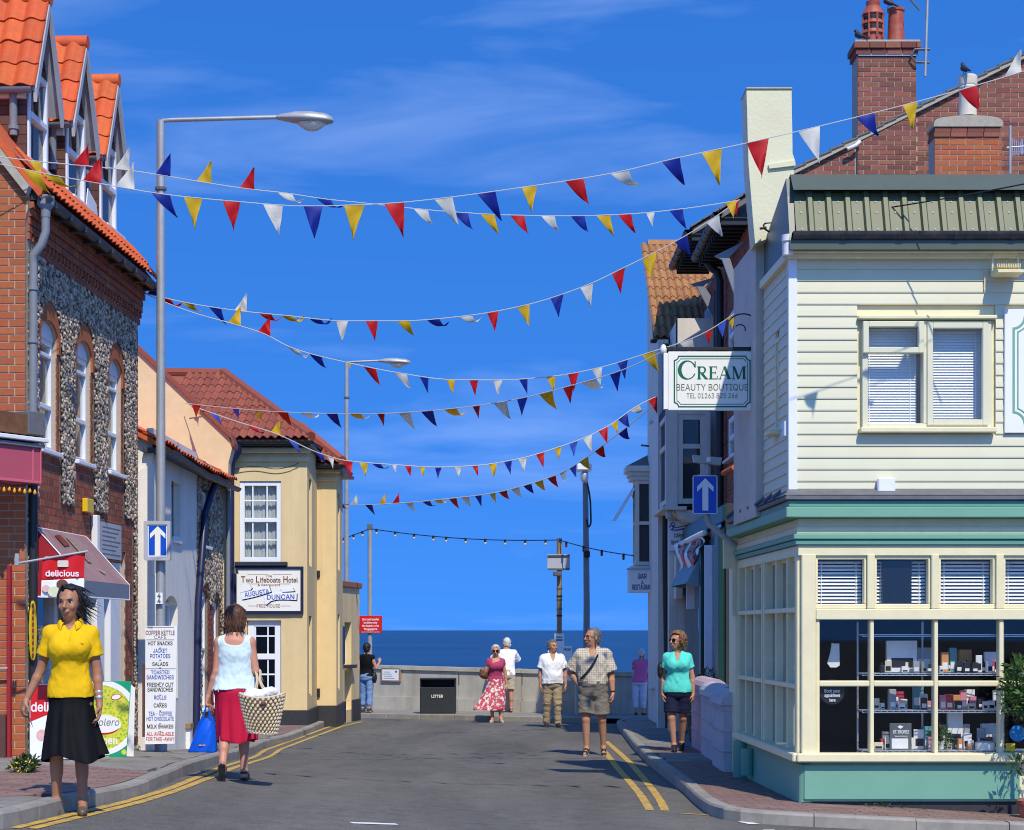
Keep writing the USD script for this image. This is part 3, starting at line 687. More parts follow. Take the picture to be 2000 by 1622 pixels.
# shop front below
sf = put('shop_front', MB().box(LF, .14, LF.u(246), GL, GL + .16, -.16, -.06), 'upvc_white', hs)
put('shop_head', MB().box(LF, .14, LF.u(246), zs(.82), zs(.93), -.18, -.06, .008), 'upvc_white', hs)
for pa, pb in ((72, 78), (116, 122), (160, 168), (198, 212), (224, 245)):
    put('door_post', MB().box(LF, LF.u(pa), LF.u(pb), GL + .16, zs(.82), -.17, -.05, .008), 'upvc_white', sf)
put('shop_interior', MB().box(LF, .15, LF.u(246), GL - .1, GL, -1.4, -.1).box(LF, .15, LF.u(246), GL, zs(.9), -1.5, -1.45), 'interior_wall', hs)
for pa, pb in ((79, 115), (123, 159), (169, 197), (213, 223)):
    a, b = LF.u(pa), LF.u(pb); put('pane', MB().add(LF.P(V(a, b, b, a), V(GL + .16, GL + .16, zs(.82), zs(.82)), -.11), [[0, 1, 2], [0, 2, 3]]), 'glass', sf)
# shop next door: its fascia stands out in front of the pier
a, b = at(-60, 868, 16.4), at(80, 880, 17.15); d = b - a; SN = V(d[1], -d[0]); NF = Frame(b[:2], SN)
fz = lambda py: Z(py, 17.1)
fs = thing('shop_fascia', 'faded pink shop fascia board under a dark lead capping', 'shop sign', (b[0], b[1], fz(945)))
put('board', MB().box(NF, -1.6, 0, fz(945), fz(868), -.5, 0, .006), 'pink_sign', fs)
put('raised_border', MB().box(NF, -1.6, -.012, fz(945), fz(940), 0, .012, .003).box(NF, -.016, -.002, fz(945), fz(872), 0, .012, .003).box(NF, -.115, -.10, fz(940), fz(872), 0, .012, .003), 'pink_trim', fs)
put('white_rail', MB().box(NF, -1.6, .05, fz(864), fz(856), -.4, .06, .006), 'paint_white', fs)
put('green_rail', MB().box(NF, -1.6, .03, fz(875), fz(868), -.4, .03, .006), 'pipe_grey', fs)
put('capping', MB().box(NF, -1.6, .02, fz(852), fz(812), -.5, .02, .004), 'rust', fs)
put('capping', MB().box(NF, -.19, .03, fz(850), fz(806), -.5, .03, .004), 'lead', fs)
lt = thing('fairy_lights', 'string of amber bulbs hanging under the pink shop fascia', 'fairy lights', (b[0] - .3, b[1], fz(955)))
put('cable', wire([NF.P(u, fz(950) - .01 * math.sin(u * 14), -.03) for u in np.linspace(-1.5, -.03, 30)], .005), 'black', lt)
mat('amber', (.8, .32, .02), .25, .1, 20)
for i, u in enumerate(np.linspace(-1.4, -.05, 22)):
    c = NF.P(u, fz(952) - .02 - .012 * (i % 2), -.03); put('bulb', MB().lathe(c, [(.001, -.04), (.014, -.032), (.017, -.018), (.01, 0), (.006, .012), (.001, .014)], 8), 'amber', lt, smooth=True)
post = MB().box(PF, pu(18), pu(25), GL - .05, pz(1105), .02, .09, .006)
single('door_frame', post, 'awning_red', 'narrow maroon door post standing against the orange brick pier', 'door frame', loc=(pu(21), 17.36, GL))
hb = thing('door_handle_bar', 'short steel handle bar fixed beside the maroon post', 'rail', (pu(5), 17.3, pz(1307)))
put('bar', MB().tube([PF.P(pu(-30), pz(1308), .10), PF.P(pu(20), pz(1305), .10)], .012, 8), 'steel_pole', hb, smooth=True)
dk = MB().box(PF, pu(-60), pu(16), GL - .05, pz(1395), .02, .10, .01)  # dark box in place of a recess, its darkness put into the colour
single('door_panel', dk, 'cladding_brown', 'dark brown box standing in for the dark recess at the foot of the orange brick pier', 'panel', loc=(pu(-10), 17.36, GL))
# ---------------------------------------------------------------- pavement stones
pl_, pr_ = '/World/pavement_left', '/World/pavement_right'
pinkL = Polygon([on_road(*p, KH)[:2] for p in ((-30, 1512), (120, 1492), (300, 1508), (282, 1530), (230, 1540), (-30, 1560))])
pink2 = Polygon([on_road(*p, KH)[:2] for p in ((536, 1416), (600, 1410), (600, 1420), (540, 1437))])
pk = unary_union([pinkL, pink2]).intersection(baseL)
slabs(pl_, pk, -6, -2, 11, 38, .21, .105, 'paving_pink', name='paving_brick', gap=.006, limit=290)
slabs(pl_, baseL.difference(pk.buffer(.004)).intersection(sbox(-7, 10.5, 0, 44)), -8, -2.5, 10.6, 44, .62, .45, 'paving_grey', limit=280)
pinkR = sbox(1.5, 15, 12, 22.9).union(sbox(1.5, 24.6, 2.7, 26.2)).intersection(baseR)
slabs(pr_, pinkR, 1.4, 6.2, 15.2, 26.5, .21, .105, 'paving_pink', name='paving_brick', gap=.006, limit=290)
slabs(pr_, baseR.difference(pinkR.buffer(.004)).intersection(sbox(1.4, 15, 3.2, 38.6)), 1.4, 3.2, 15, 38.6, .6, .45, 'paving_grey', limit=200)
# promenade in front of the sea wall
PK = lambda x: 41.0 - .605 * (x + 3.26)                              # the kerb and the sea wall run askew
prom = Polygon([(-12, PK(-12)), (12, PK(12)), (12, 48), (-12, 48)]).buffer(0).difference(right_land).difference(left_land)
sheet('promenade', prom, lambda x, y: road(x, y) + KH - .004, 'paving_grey', step=1.0)
k = tag(UsdGeom.Xform.Define(stage, '/World/kerb_promenade'), kind='structure'); LOC['/World/kerb_promenade'] = np.zeros(3)
for i in range(8):
    x = -4.4 + i * .78; fr = Frame((x, PK(x)), (-.518, -.856)); m = MB().box(fr, 0, .905, 0, .16, -.12, .012, .012); v, f = m.arrays(); v[:, 2] += road(v[:, 0], v[:, 1]) + KH - .16
    put('kerb_stone', (v, f), 'kerb', '/World/kerb_promenade')
# double yellow lines and other paint
def stripe(name, pts, w, m, lift=.004, kind='structure'):
    p = dense(pts, .15); p = soften(p, 5); t = np.gradient(p, axis=0); t /= np.linalg.norm(t, axis=1, keepdims=True); nn = np.stack([-t[:, 1], t[:, 0]], 1)
    wl = w * (1 + .10 * np.sin(np.arange(len(p)) * 1.7) * rng.uniform(.2, 1, len(p)))[:, None]
    Lp, Rp = p + nn * wl / 2, p - nn * wl / 2
    P = np.stack([np.c_[Rp, road(Rp[:, 0], Rp[:, 1]) + lift], np.c_[Lp, road(Lp[:, 0], Lp[:, 1]) + lift]], 1)
    v, f = MB().grid(P).arrays()
    if np.cross(v[f[0, 1]] - v[f[0, 0]], v[f[0, 2]] - v[f[0, 0]])[2] < 0: f = f[:, ::-1]
    tag(prim(put(name, (v, f), m)), kind=kind)
for pxs in (((18, 1621), (152, 1589), (243, 1568), (330, 1542), (400, 1514), (453, 1493), (515, 1467), (576, 1445), (638, 1422), (678, 1411)), ((52, 1622), (155, 1597), (273, 1568), (340, 1547), (422, 1516), (478, 1494), (546, 1465), (607, 1442), (669, 1419), (709, 1410))):
    stripe('yellow_line', [on_road(*p)[:2] for p in pxs], .075, 'yellow_paint', .0045)
for pxs in (((1176, 1462), (1186, 1475), (1205, 1500), (1230, 1528), (1250, 1552), (1262, 1570), (1270, 1585)), ((1183, 1448), (1204, 1466), (1230, 1490), (1256, 1520), (1276, 1545), (1290, 1565), (1300, 1586))):
    stripe('yellow_line', [on_road(*p)[:2] for p in pxs], .085, 'yellow_paint', .0045)
stripe('yellow_line', [on_road(*p)[:2] for p in ((1310, 1588), (1420, 1596), (1600, 1606), (1800, 1614), (1990, 1621))], .05, 'yellow_paint', .0045)
for a, b in (((1434, 1602), (1492, 1615)), ((1480, 1618), (1530, 1628))):
    stripe('road_marking', [on_road(*a)[:2], on_road(*b)[:2]], .11, 'white_paint', .005)
stripe('road_marking', [on_road(655, 1607)[:2], on_road(805, 1612)[:2]], .10, 'white_paint', .005)

# ---------------------------------------------------------------- low white cottage with a flint end
CF = Frame((X(298, 22.15), 22.15), (1, -.0006))
CE = CF.u(437); cg = float(road(-4.4, 25)) + KH; ez = Z(876, 22.15)
ct = thing('white_cottage', 'low white cottage with sagging red roof and a flint end beside the lamp post', 'house', (-4.8, 24.8, cg))
split = CF.u(384)
wins_c = [(CF.u(322), CF.u(347), Z(1180, 23), Z(1340, 23), .0), (CF.u(347.5), CF.u(352), Z(1180, 24), Z(1340, 24), 0)]
cw = sbox(-.0, cg - .3, split, ez + .25)
o1 = arch(CF.u(322) , CF.u(347), cg + .75, Z(1188, 23), Z(1163, 23)); o2 = sbox(CF.u(334), Z(1048, 23), CF.u(352), Z(935, 23))
put('wall', MB().prism(CF, cw.difference(o1).difference(o2), -.3, 0), 'render_white', ct)
RF = Frame((0, 22.02), (0, -1))
put('end_wall', MB().prism(RF, Polygon([(-6.5, cg - .3), (X(298, 22.02), cg - .3), (X(297, 22.02), Z(905, 22.02)), (X(268, 22.02), Z(922, 22.02)), (-6.5, Z(922, 22.02))]), -.12, .0), 'render_white', ct)
put('pilaster', MB().box(CF, -.02, .10, cg, Z(1120, 22.1), -.05, .05, .02), 'render_white', ct)
sash_window(ct, CF, CF.u(322) + .02, CF.u(347) - .02, cg + .75, Z(1175, 23), -.10, fw=.05, sill=True, meet=Z(1270, 23), depth=.05)
sash_window(ct, CF, CF.u(334) + .02, CF.u(352) - .02, Z(1048, 23) + .02, Z(935, 23) - .02, -.12, fw=.05, sill=True, depth=.05)
fl = sbox(split, cg - .3, CE, ez + .2)
fo = [sbox(CF.u(397), Z(1068, 26), CF.u(411), Z(955, 26)), arch(CF.u(398), CF.u(410), cg + .5, Z(1175, 26), Z(1152, 26)), arch(CF.u(421), CF.u(431), cg + .5, Z(1190, 26.5), Z(1168, 26.5))]
fa = fl.difference(unary_union(fo))
fw_ = put('flint_wall', MB().prism(CF, fa, -.3, -.03), 'flint_mortar', ct)
hd = unary_union([o.buffer(.07, join_style=2) for o in fo[1:]]).difference(unary_union(fo)); 
bricks(fw_, CF, hd.union(sbox(CF.u(411.5), cg, CF.u(420), Z(1185, 26))), 'brick_red', n=-.02, limit=120, z0=cg)
flints(fw_, CF, fa.difference(hd.buffer(.01)).difference(sbox(CF.u(411), cg, CF.u(421), Z(1185, 26))).buffer(-.02), .062, n=-.02, seed=5)
for o in fo:
    b = o.bounds; sash_window(ct, CF, b[0] + .01, b[2] - .01, b[1] + .01, b[3] - .03, -.07, fw=.045, meet=(b[1] + b[3]) / 2, depth=.05)
put('inner_rooms', MB().box(CF, .1, CE - .1, cg, ez, -2.2, -1.2), 'interior_dark', ct)
# roof: leans back from the street, its eave sags
rp = math.radians(27); ru = V(0, 0, 1) * math.sin(rp) - CF.N * math.cos(rp)
n, mcols = 30, 12
uu = np.linspace(-.12, CE + .14, n); ee = np.linspace(0, 3.4, mcols)
sagz = -.05 * np.sin(np.linspace(0, np.pi, n)) + .012 * np.sin(uu * 5)
P = np.array([[CF.P(u, ez + .03 + sagz[i], .12) + ru * e for e in ee] for i, u in enumerate(uu)])
cr = put('roof', MB().shell(P, .05), 'tile_red', ct)
cnt = 0; rest = MB()
for i in range(28):
    for j in range(6):
        u = -.10 + i * .205; zz = ez + .06 + np.interp(u, uu, sagz); O = CF.P(u, zz, .14) + ru * (j * .27 - .03)
        a = np.linspace(0, 1, 6); pr = .035 * (np.sin(a * 6.28 - .6) * .5 + .5)
        Nn = np.cross(CF.U, ru); Nn = Nn if Nn[2] > 0 else -Nn
        Pt = np.array([[O + CF.U * (t * .21) + ru * bb + Nn * (pr[k] + (.022 if bb == 0 else 0) + rng.uniform(0, .004)) for k, t in enumerate(a)] for bb in (0, .31)])
        put('roof_tile', MB().shell(Pt, .014), 'tile_red', cr)
put('gutter', half_pipe(MB(), CF.P(-.1, ez - .03, .24), CF.P(CE * .5, ez - .09, .19), .055).add(*half_pipe(MB(), CF.P(CE * .5, ez - .085, .185), CF.P(CE + .18, ez - .05, .19), .055).arrays()), 'gutter_dark', ct, smooth=30)
put('soffit', MB().box(CF, -.1, CE + .1, ez - .06, ez + .0, -.1, .12), 'gutter_dark', ct)
pd = CF.u(392)
pipe(ct, [CF.P(CF.u(401), ez - .08, .17), CF.P(CF.u(400), ez - .25, .10), CF.P(CF.u(392), Z(1000, 25), .06), CF.P(CF.u(380), Z(1180, 25), .05), CF.P(CF.u(376), cg + .02, .05)], .05, 'navy')
pipe(ct, [CF.P(CE - .02, ez - .1, .07), CF.P(CE - .02, cg + 1.7, .07)], .035, 'pipe_grey'); pipe(ct, [CF.P(CE - .03, cg + 1.9, .075), CF.P(CE - .03, cg, .075)], .05, 'steel_dark')
put('wire', wire([CF.P(CF.u(336), Z(935, 23), .01), CF.P(CF.u(336), Z(1045, 23), .012)], .008), 'black', ct)
put('street_plate', MB().box(CF, CF.u(337), CF.u(352), Z(1060, 23.5), Z(1047, 23.5), 0, .03, .004), 'paint_white', ct)

# ---------------------------------------------------------------- the yellow hotel with its peach gable
G0 = 27.75; HG = float(road(-4, 35)) + KH
ht = thing('hotel', 'yellow rendered hotel with hipped red tile roof, black plinth and peach gable', 'hotel', (-4.8, 35.5, HG))
GF = Frame((0, G0), (0, -1)); gx_, gz_ = lambda p: X(p, G0), lambda p: Z(p, G0)
gp = Polygon([(gx_(100), HG - .5), (gx_(441), HG - .5), (gx_(443), gz_(1030)), (gx_(446), gz_(905)), (gx_(455), gz_(868)), (gx_(440), gz_(842)), (gx_(270), gz_(683)), (gx_(100), gz_(520))])
put('gable_wall', MB().prism(GF, gp, -.3, 0), 'render_peach', ht)
vp = [(gx_(458), gz_(866)), (gx_(452), gz_(848)), (gx_(270), gz_(675)), (gx_(100), gz_(515))]
put('verge_tiles', MB().prism(GF, Polygon(vp + [(x, z - .075) for x, z in vp[::-1]]), -.35, .06), 'tile_dull', ht)
# front block
F1 = 34.0; HF = Frame((0, F1), (0, -1)); hx, hz = lambda p: X(p, F1), lambda p: Z(p, F1)
top1 = hz(872)
wdw = sbox(hx(468), hz(1098), hx(549), hz(940)); dor_ = sbox(hx(482), HG, hx(549), hz(1212))
f1 = sbox(hx(430), HG - .2, hx(600), top1)
put('front_wall', MB().prism(HF, f1.difference(wdw).difference(dor_), -.3, 0), 'render_yellow', ht)
SD = Frame((hx(600), F1), (1, .02))                                  # side walls facing the street
L1 = 2.1
so = [sbox(.35, HG + .55, .95, hz(1203)), sbox(.35, hz(1105), .95, hz(930))]
put('side_wall', MB().prism(SD, sbox(.0, HG - .2, L1, top1).difference(unary_union(so)), -.3, 0), 'render_yellow', ht)
for o in so: b = o.bounds; sash_window(ht, SD, b[0] + .02, b[2] - .02, b[1] + .02, b[3] - .02, -.12, meet=(b[1] + b[3]) / 2, fw=.06, sill=True, sill_m='plinth_black')
F2 = F1 + L1; H2 = Frame((0, F2), (0, -1)); hx2, hz2 = lambda p: X(p, F2), lambda p: Z(p, F2)
top2 = hz2(915)
put('front_wall', MB().prism(H2, sbox(hx2(585), HG - .3, hx2(657), top2), -.3, 0), 'render_yellow', ht)
S2 = Frame((hx2(657), F2), (1, .02)); L2 = 1.7
so2 = [sbox(.35, HG + .6, .9, hz2(1200)), sbox(.35, hz2(1112), .9, hz2(960))]
put('side_wall', MB().prism(S2, sbox(0, HG - .3, L2, top2).difference(unary_union(so2)), -.3, 0), 'render_yellow', ht)
for o in so2: b = o.bounds; sash_window(ht, S2, b[0] + .02, b[2] - .02, b[1] + .02, b[3] - .02, -.12, meet=(b[1] + b[3]) / 2, fw=.06, sill=True, sill_m='plinth_black')
F3 = F2 + L2; S3 = Frame((X(668, F3), F3), (1, .02)); t3 = Z(1146, F3)
d3 = sbox(.45, HG + .1, 1.15, t3 - .75)
H3 = Frame((0, F3), (0, -1))
put('front_wall', MB().prism(H3, sbox(X(640, F3), HG - .3, X(668, F3), t3), -.2, 0), 'render_yellow', ht)
S3b = Frame((X(664, F3), F3), (.99, -.12)); 
put('side_wall', MB().prism(S3b, sbox(0, HG - .3, 2.0, t3).difference(d3), -.25, 0), 'render_yellow', ht)
put('door', MB().prism(S3b, d3, -.2, -.14), 'upvc_white', ht)
put('parapet', MB().box(S3b, -.05, 2.08, t3, t3 + .13, -.35, .05, .015), 'brick_brown', ht)
put('sill', MB().box(S3b, .4, 1.2, HG + 1.0, HG + 1.07, -.1, .12), 'plinth_black', ht)
put('notice_panel', MB().box(S3b, .1, .32, HG + 1.1, HG + 1.9, 0, .04, .005), 'navy', ht)
for fr, a, b in ((HF, hx(549), hx(601)), (HF, hx(430), hx(482)), (SD, -.02, L1), (H2, hx2(585), hx2(658)), (S2, -.02, L2), (S3b, -.05, .45), (S3b, 1.15, 2.0)):
    put('plinth', MB().box(fr, a, b, HG - .3, HG + .30, -.2, .035, .01), 'plinth_black', ht)
# string course wires and cornice lines under the eaves
put('eaves_moulding', MB().box(HF, hx(455), hx(604), hz(902), hz(893), -.02, .05, .01).box(HF, hx(452), hx(606), hz(886), hz(876), -.02, .10, .01), 'render_yellow', ht)
put('eaves_moulding', MB().box(H2, hx2(600), hx2(662), hz2(940), hz2(932), -.02, .05, .01).box(H2, hx2(600), hx2(664), hz2(925), hz2(916), -.02, .10, .01), 'render_yellow', ht)
put('wire', wire(smoothpath([HF.P(hx(a), hz(b), .07) for a, b in ((458, 918), (500, 912), (540, 917), (585, 905))], 20), .008), 'black', ht)
# roof: hip over the front block; the slope towards the camera is tiled
RA, RB = V(hx(448), F1 - .25, hz(862)), V(hx(610), F1 - .25, hz(862))
TA, TB = at(342, 732, 37.6), at(436, 735, 37.6); RC = at(664, 893, 38.6)
def roof_face(q, name='roof', m='tile_dull', t=.07):
    q = [np.asarray(p, float) for p in q]; nn = np.cross(q[1] - q[0], q[2] - q[0]); nn /= np.linalg.norm(nn); nn = nn if nn[2] > 0 else -nn
    k = len(q); v = np.vstack([np.array(q), np.array(q) - nn * t]); f = [[0, i, i + 1] for i in range(1, k - 1)] + [[k, k + i + 1, k + i] for i in range(1, k - 1)] + sum([[[i, (i + 1) % k, k + (i + 1) % k], [i, k + (i + 1) % k, k + i]] for i in range(k)], [])
    tmh = trimesh.Trimesh(v, np.array(f), process=False); tmh.fix_normals(); return put(name, tmh, m, ht)
LA = at(270, 668, 37.6)
r1 = roof_face([V(-7.8, RA[1], RA[2]), RB, TB, V(-7.8, TA[1], TA[2])])
r2 = roof_face([RB, V(RB[0] - .1, RC[1], RC[2] + .1), TB])
up = (TB - RB); slope = V(0, TA[1] - RA[1], TA[2] - RA[2]); sl = np.linalg.norm(slope); slope /= sl
sk = Polygon([(-3.0, 0), (RB[0] - RA[0] - .0, 0), (TB[0] - RA[0], sl), (-3.0, sl)])
tiles(r1, RA - V(0, 0, -.02) + V(-1.44, 0, 0), V(1, 0, 0), slope, 24, 9, .148, sl / 9.0, 'tile_dull', poly=affinity.translate(sk, 1.44, 0), h=.05, limit=290)
hp = MB().tube([RB + V(-.02, .1, .06), TB + V(0, 0, .07)], .11, 8); put('hip_tiles', hp, 'tile_dull', ht, smooth=40)
put('ridge_tiles', MB().tube([V(-7.8, TA[1], TA[2] + .05), TB + V(0, 0, .06)], .10, 8), 'tile_dull', ht, smooth=40)
# second, smaller hip over the set-back bay
B1, B2 = V(hx2(596), F2 - .25, hz2(908)), V(hx2(672), F2 - .25, hz2(908)); BT = at(585, 838, 38.2)
r3 = roof_face([B1, B2, BT, V(B1[0] - .4, BT[1], BT[2])])
s3 = BT - V(BT[0], B1[1], B1[2]); l3 = np.linalg.norm(s3)
tiles(r3, B1 + V(-.2, 0, .02), V(1, 0, 0), s3 / l3, 8, 6, .15, l3 / 6, 'tile_dull', poly=Polygon([(0, 0), (B2[0] - B1[0] + .2, 0), (BT[0] - B1[0] + .2, l3), (-.4, l3)]), h=.05)
put('hip_tiles', MB().tube([B2 + V(-.02, .05, .06), BT + V(0, 0, .07)], .10, 8), 'tile_dull', ht, smooth=40)
roof_face([B2, V(B2[0] - .1, F3 + 1.5, B2[2] + .1), BT])
put('gutter', half_pipe(MB(), RA + V(-.1, -.05, -.03), RB + V(.05, -.05, -.03), .06), 'pipe_black', ht, smooth=30)
put('gutter', half_pipe(MB(), B1 + V(-.1, -.05, -.03), B2 + V(.05, -.05, -.03), .06), 'pipe_black', ht, smooth=30)
put('soffit', MB().bx(RA[0], RB[0], F1 - .28, F1 + 2.1, RA[2] - .11, RA[2] - .06), 'pipe_black', ht); put('soffit', MB().bx(B1[0], B2[0], F2 - .28, F3 + .6, B1[2] - .11, B1[2] - .06), 'pipe_black', ht)
pipe(ht, [V(hx(470), F1 - .28, hz(870)), V(hx(470), F1 - .25, hz(885)), V(hx(455), F1 - .1, hz(905)), V(hx(453), F1 - .09, hz(930)), V(hx(453), F1 - .09, HG)], .06, 'navy')
sash_window(ht, HF, hx(468), hx(549), hz(1098), hz(940), -.03, fw=.09, meet=hz(1016), bars_u=(hx(493), hx(521)), bars_z=(hz(978), hz(1055)), depth=.09, curtain='net_curtain', sill=False, barw=.028)
put('sill', MB().box(HF, hx(460), hx(562), hz(1106), hz(1098), -.1, .12, .01), 'plinth_black', ht)
sash_window(ht, HF, hx(482) + .01, hx(549) - .01, HG + .02, hz(1212), -.08, fw=.12, bars_u=(hx(497), hx(522)), bars_z=(hz(1243), hz(1318)), meet=hz(1283), depth=.08, sill=False, name='door', barw=.03)
put('inner_rooms', MB().box(HF, hx(440), hx(595), HG, top1, -1.8, -1.7), 'interior_dark', ht)
put('vent', MB().box(H2, hx2(613), hx2(625), hz2(1128), hz2(1115), 0, .05, .004), 'black', ht); put('vent', MB().box(H2, hx2(613), hx2(625), hz2(1362), hz2(1345), 0, .05, .004), 'black', ht)
# its painted name board
nb = thing('hotel_sign', 'cream name board in a navy frame with painted ribbons on the hotel front', 'sign', (hx(524), F1 - .05, hz(1197)))
su0, su1, sz0, sz1 = hx(456), hx(593), hz(1199), hz(1107)
put('frame', MB().box(HF, su0, su1, sz0, sz0 + .05, .0, .08, .008).box(HF, su0, su1, sz1 - .05, sz1, .0, .08, .008).box(HF, su0, su0 + .07, sz0 + .05, sz1 - .05, .0, .08, .008).box(HF, su1 - .05, su1, sz0 + .05, sz1 - .05, .0, .08, .008), 'navy', nb)
put('board', MB().box(HF, su0 + .06, su1 - .04, sz0 + .04, sz1 - .04, .0, .05), 'sign_cream', nb)
L_ = MB(); L_.text(HF, 'Two Lifeboats Hotel', hx(527), hz(1138), .115, .051, True, caps=.75, w=hx(582) - hx(471)); put('lettering', L_, 'ink_brown', nb)
L_ = MB(); L_.text(HF, 'The', hx(526), hz(1128), .05, .051); L_.text(HF, '& Restaurant', hx(526), hz(1143) - .02, .045, .051, w=.42); L_.text(HF, 'FREE HOUSE', hx(525), hz(1187), .062, .051, w=.44); put('lettering', L_, 'ink_brown', nb)
r = MB()
for a, b, z in ((484, 520, 1122), (533, 570, 1122), (484, 505, 1141), (546, 568, 1141), (486, 502, 1184), (549, 568, 1184)): r.box(HF, hx(a), hx(b), hz(z) - .003, hz(z) + .003, .05, .053)
put('rules', r, 'ink_brown', nb)
def ribbon(pts, w):
    p = np.array([(hx(a), hz(b)) for a, b in pts]); ls = LineString(smoothpath(np.c_[p, p[:, 0] * 0], 20)[:, :2]); return ls.buffer(w / 2, cap_style=2)
rb1, rb2 = ribbon(((472, 1165), (495, 1160), (528, 1150)), .13), ribbon(((518, 1172), (545, 1165), (580, 1166)), .13)
tails = unary_union([Polygon([(hx(a), hz(b)) for a, b in q]) for q in (((470, 1158), (474, 1146), (488, 1143), (493, 1149), (490, 1153)), ((548, 1150), (572, 1148), (576, 1155), (552, 1157)), ((516, 1174), (520, 1182), (528, 1176)))])
sh = unary_union([rb1, rb2, tails])
put('ribbon_shadow', MB().prism(HF, affinity.translate(sh, .012, -.014).buffer(.006), .050, .0525), 'navy', nb)
put('ribbon', MB().prism(HF, sh, .0525, .056), 'sign_white', nb)
L_ = MB(); L_.text(HF, 'AUGUSTA', hx(503), hz(1163), .085, .056, True, w=.47, tilt=.16); L_.text(HF, 'DUNCAN', hx(549), hz(1171), .09, .056, True, w=.52, tilt=.02); put('lettering', L_, 'ink_blue', nb)
sl_ = thing('spotlight', 'small black spotlight reaching out over the corner of the hotel sign', 'lamp', (hx(462), F1 - .3, hz(1115)))
put('arm', MB().tube([HF.P(hx(455), hz(1112), .05), HF.P(hx(460), hz(1108), .25), HF.P(hx(464), hz(1112), .32)], .014, 6), 'black', sl_); put('lamp_head', MB().lathe(HF.P(hx(464), hz(1122), .33), [(.001, .11), (.04, .1), (.075, 0), (.06, .002), (.001, .06)], 12), 'black', sl_, smooth=35)
# ---------------------------------------------------------------- the cream corner shop on the right
D0 = 17.1; SF = Frame((0, D0), (0, -1)); sx_, sz_ = lambda p: X(p, D0), lambda p: Z(p, D0)
CRN = sx_(1545); BAYX = sx_(1566); XR = sx_(2140)                     # upper corner, lower corner, beyond the frame
sd = V(-.0286, 1.0); sd /= np.linalg.norm(sd)
SS = Frame((CRN, D0), (-sd[1], sd[0]))                                # upper side wall: u runs towards the camera, so it is negative inside
SB = Frame((BAYX, D0), (-sd[1], sd[0]))                               # lower side wall (shop window)
cs = thing('corner_shop', 'cream weatherboarded corner shop with mint stall riser and olive metal roof', 'shop', (sx_(1800), D0 + 2, sz_(1575)))
zt, zb = sz_(497), sz_(964)
wu0, wu1, wv0, wv1 = sx_(1683), sx_(1935), sz_(838), sz_(628)
shell_ = sbox(BAYX + .01, sz_(1560), XR, sz_(970)).union(sbox(CRN + .01, sz_(985), XR, zt)).difference(sbox(wu0 + .03, wv0 + .03, wu1 - .03, wv1 - .03)).difference(sbox(sx_(1590), sz_(1478), XR - .3, sz_(1086)))
put('wall', MB().prism(SF, shell_, -.25, -.02), 'cream', cs)
put('side_wall', MB().prism(SS, sbox(-1.6, sz_(985), -.03, zt), -.25, -.02).prism(SB, sbox(-4.0, sz_(1600), -.03, sz_(975)).difference(sbox(-3.75, sz_(1470), -.12, sz_(1092))), -.08, -.02), 'cream', cs)
put('inner_rooms', MB().bx(CRN + .3, XR, D0 + 3.2, D0 + 3.3, sz_(1620), zt).bx(CRN + .3, XR, D0 + .3, D0 + 3.2, sz_(985), sz_(965)).bx(CRN + .3, XR, D0 + .3, D0 + 3.2, sz_(1500), sz_(1490)).bx(XR - .06, XR, D0 + .1, D0 + 3.2, sz_(1500), zt), 'interior_dark', cs)
# weatherboards, each one lapped over the next
bw = .1125
def board(fr, u0, u1, z, n0=0.0, name='weatherboard'):
    P = [(0, .006), (0, .017), (bw * .10, .0185), (bw * .5, .014), (bw, .007), (bw, -.015), (0, -.015)]
    A = np.array([fr.P(u0, z + a, n0 + b) for a, b in P]); B = np.array([fr.P(u1, z + a, n0 + b) for a, b in P]); k = len(P)
    v = np.vstack([A, B]); f = sum([[[i, (i + 1) % k, k + (i + 1) % k], [i, k + (i + 1) % k, k + i]] for i in range(k)], []) + [[0, c + 1, c] for c in range(1, k - 1)] + [[k, k + c, k + c + 1] for c in range(1, k - 1)]
    t = trimesh.Trimesh(v, np.array(f), process=False); t.fix_normals(); put(name, t, 'cream_board', cs)
z = zb; sbu = sx_(1962)
while z < zt - .01:
    hit = z + bw > wv0 - .03 and z < wv1 + .05; sgn = z + bw > sz_(848) and z < sz_(606)
    x1 = XR
    if hit:
        board(SF, CRN + .055, wu0 - .045, z); board(SF, wu1 + .045, sbu if sgn else x1, z)
    elif sgn: board(SF, CRN + .055, sbu, z)
    else: board(SF, CRN + .055, x1, z)
    z += bw
z = zb - .02
swz0, swz1 = sz_(850), sz_(660)
while z < zt - .12:
    hit = z + bw > Z(845, 17.9) and z < Z(662, 17.9)
    if hit: board(SS, -.56, -.012, z); board(SS, -1.45, -.78, z)
    else: board(SS, -1.45, -.012, z)
    z += bw
put('corner_board', MB().box(SF, CRN - .03, CRN + .055, zb, zt, -.02, .03, .006), 'upvc_white', cs)
put('corner_board', MB().box(SS, -.06, -.03, zb, zt, -.02, .032, .006), 'cream', cs)
sash_window(cs, SS, -.77, -.57, Z(845, 17.9), Z(665, 17.9), .02, 'cream', fw=.04, sill=True, name='side_window')
put('roof_soffit', MB().box(SS, -1.45, .0, zt - .06, zt + .02, -.1, .06), 'cream', cs)
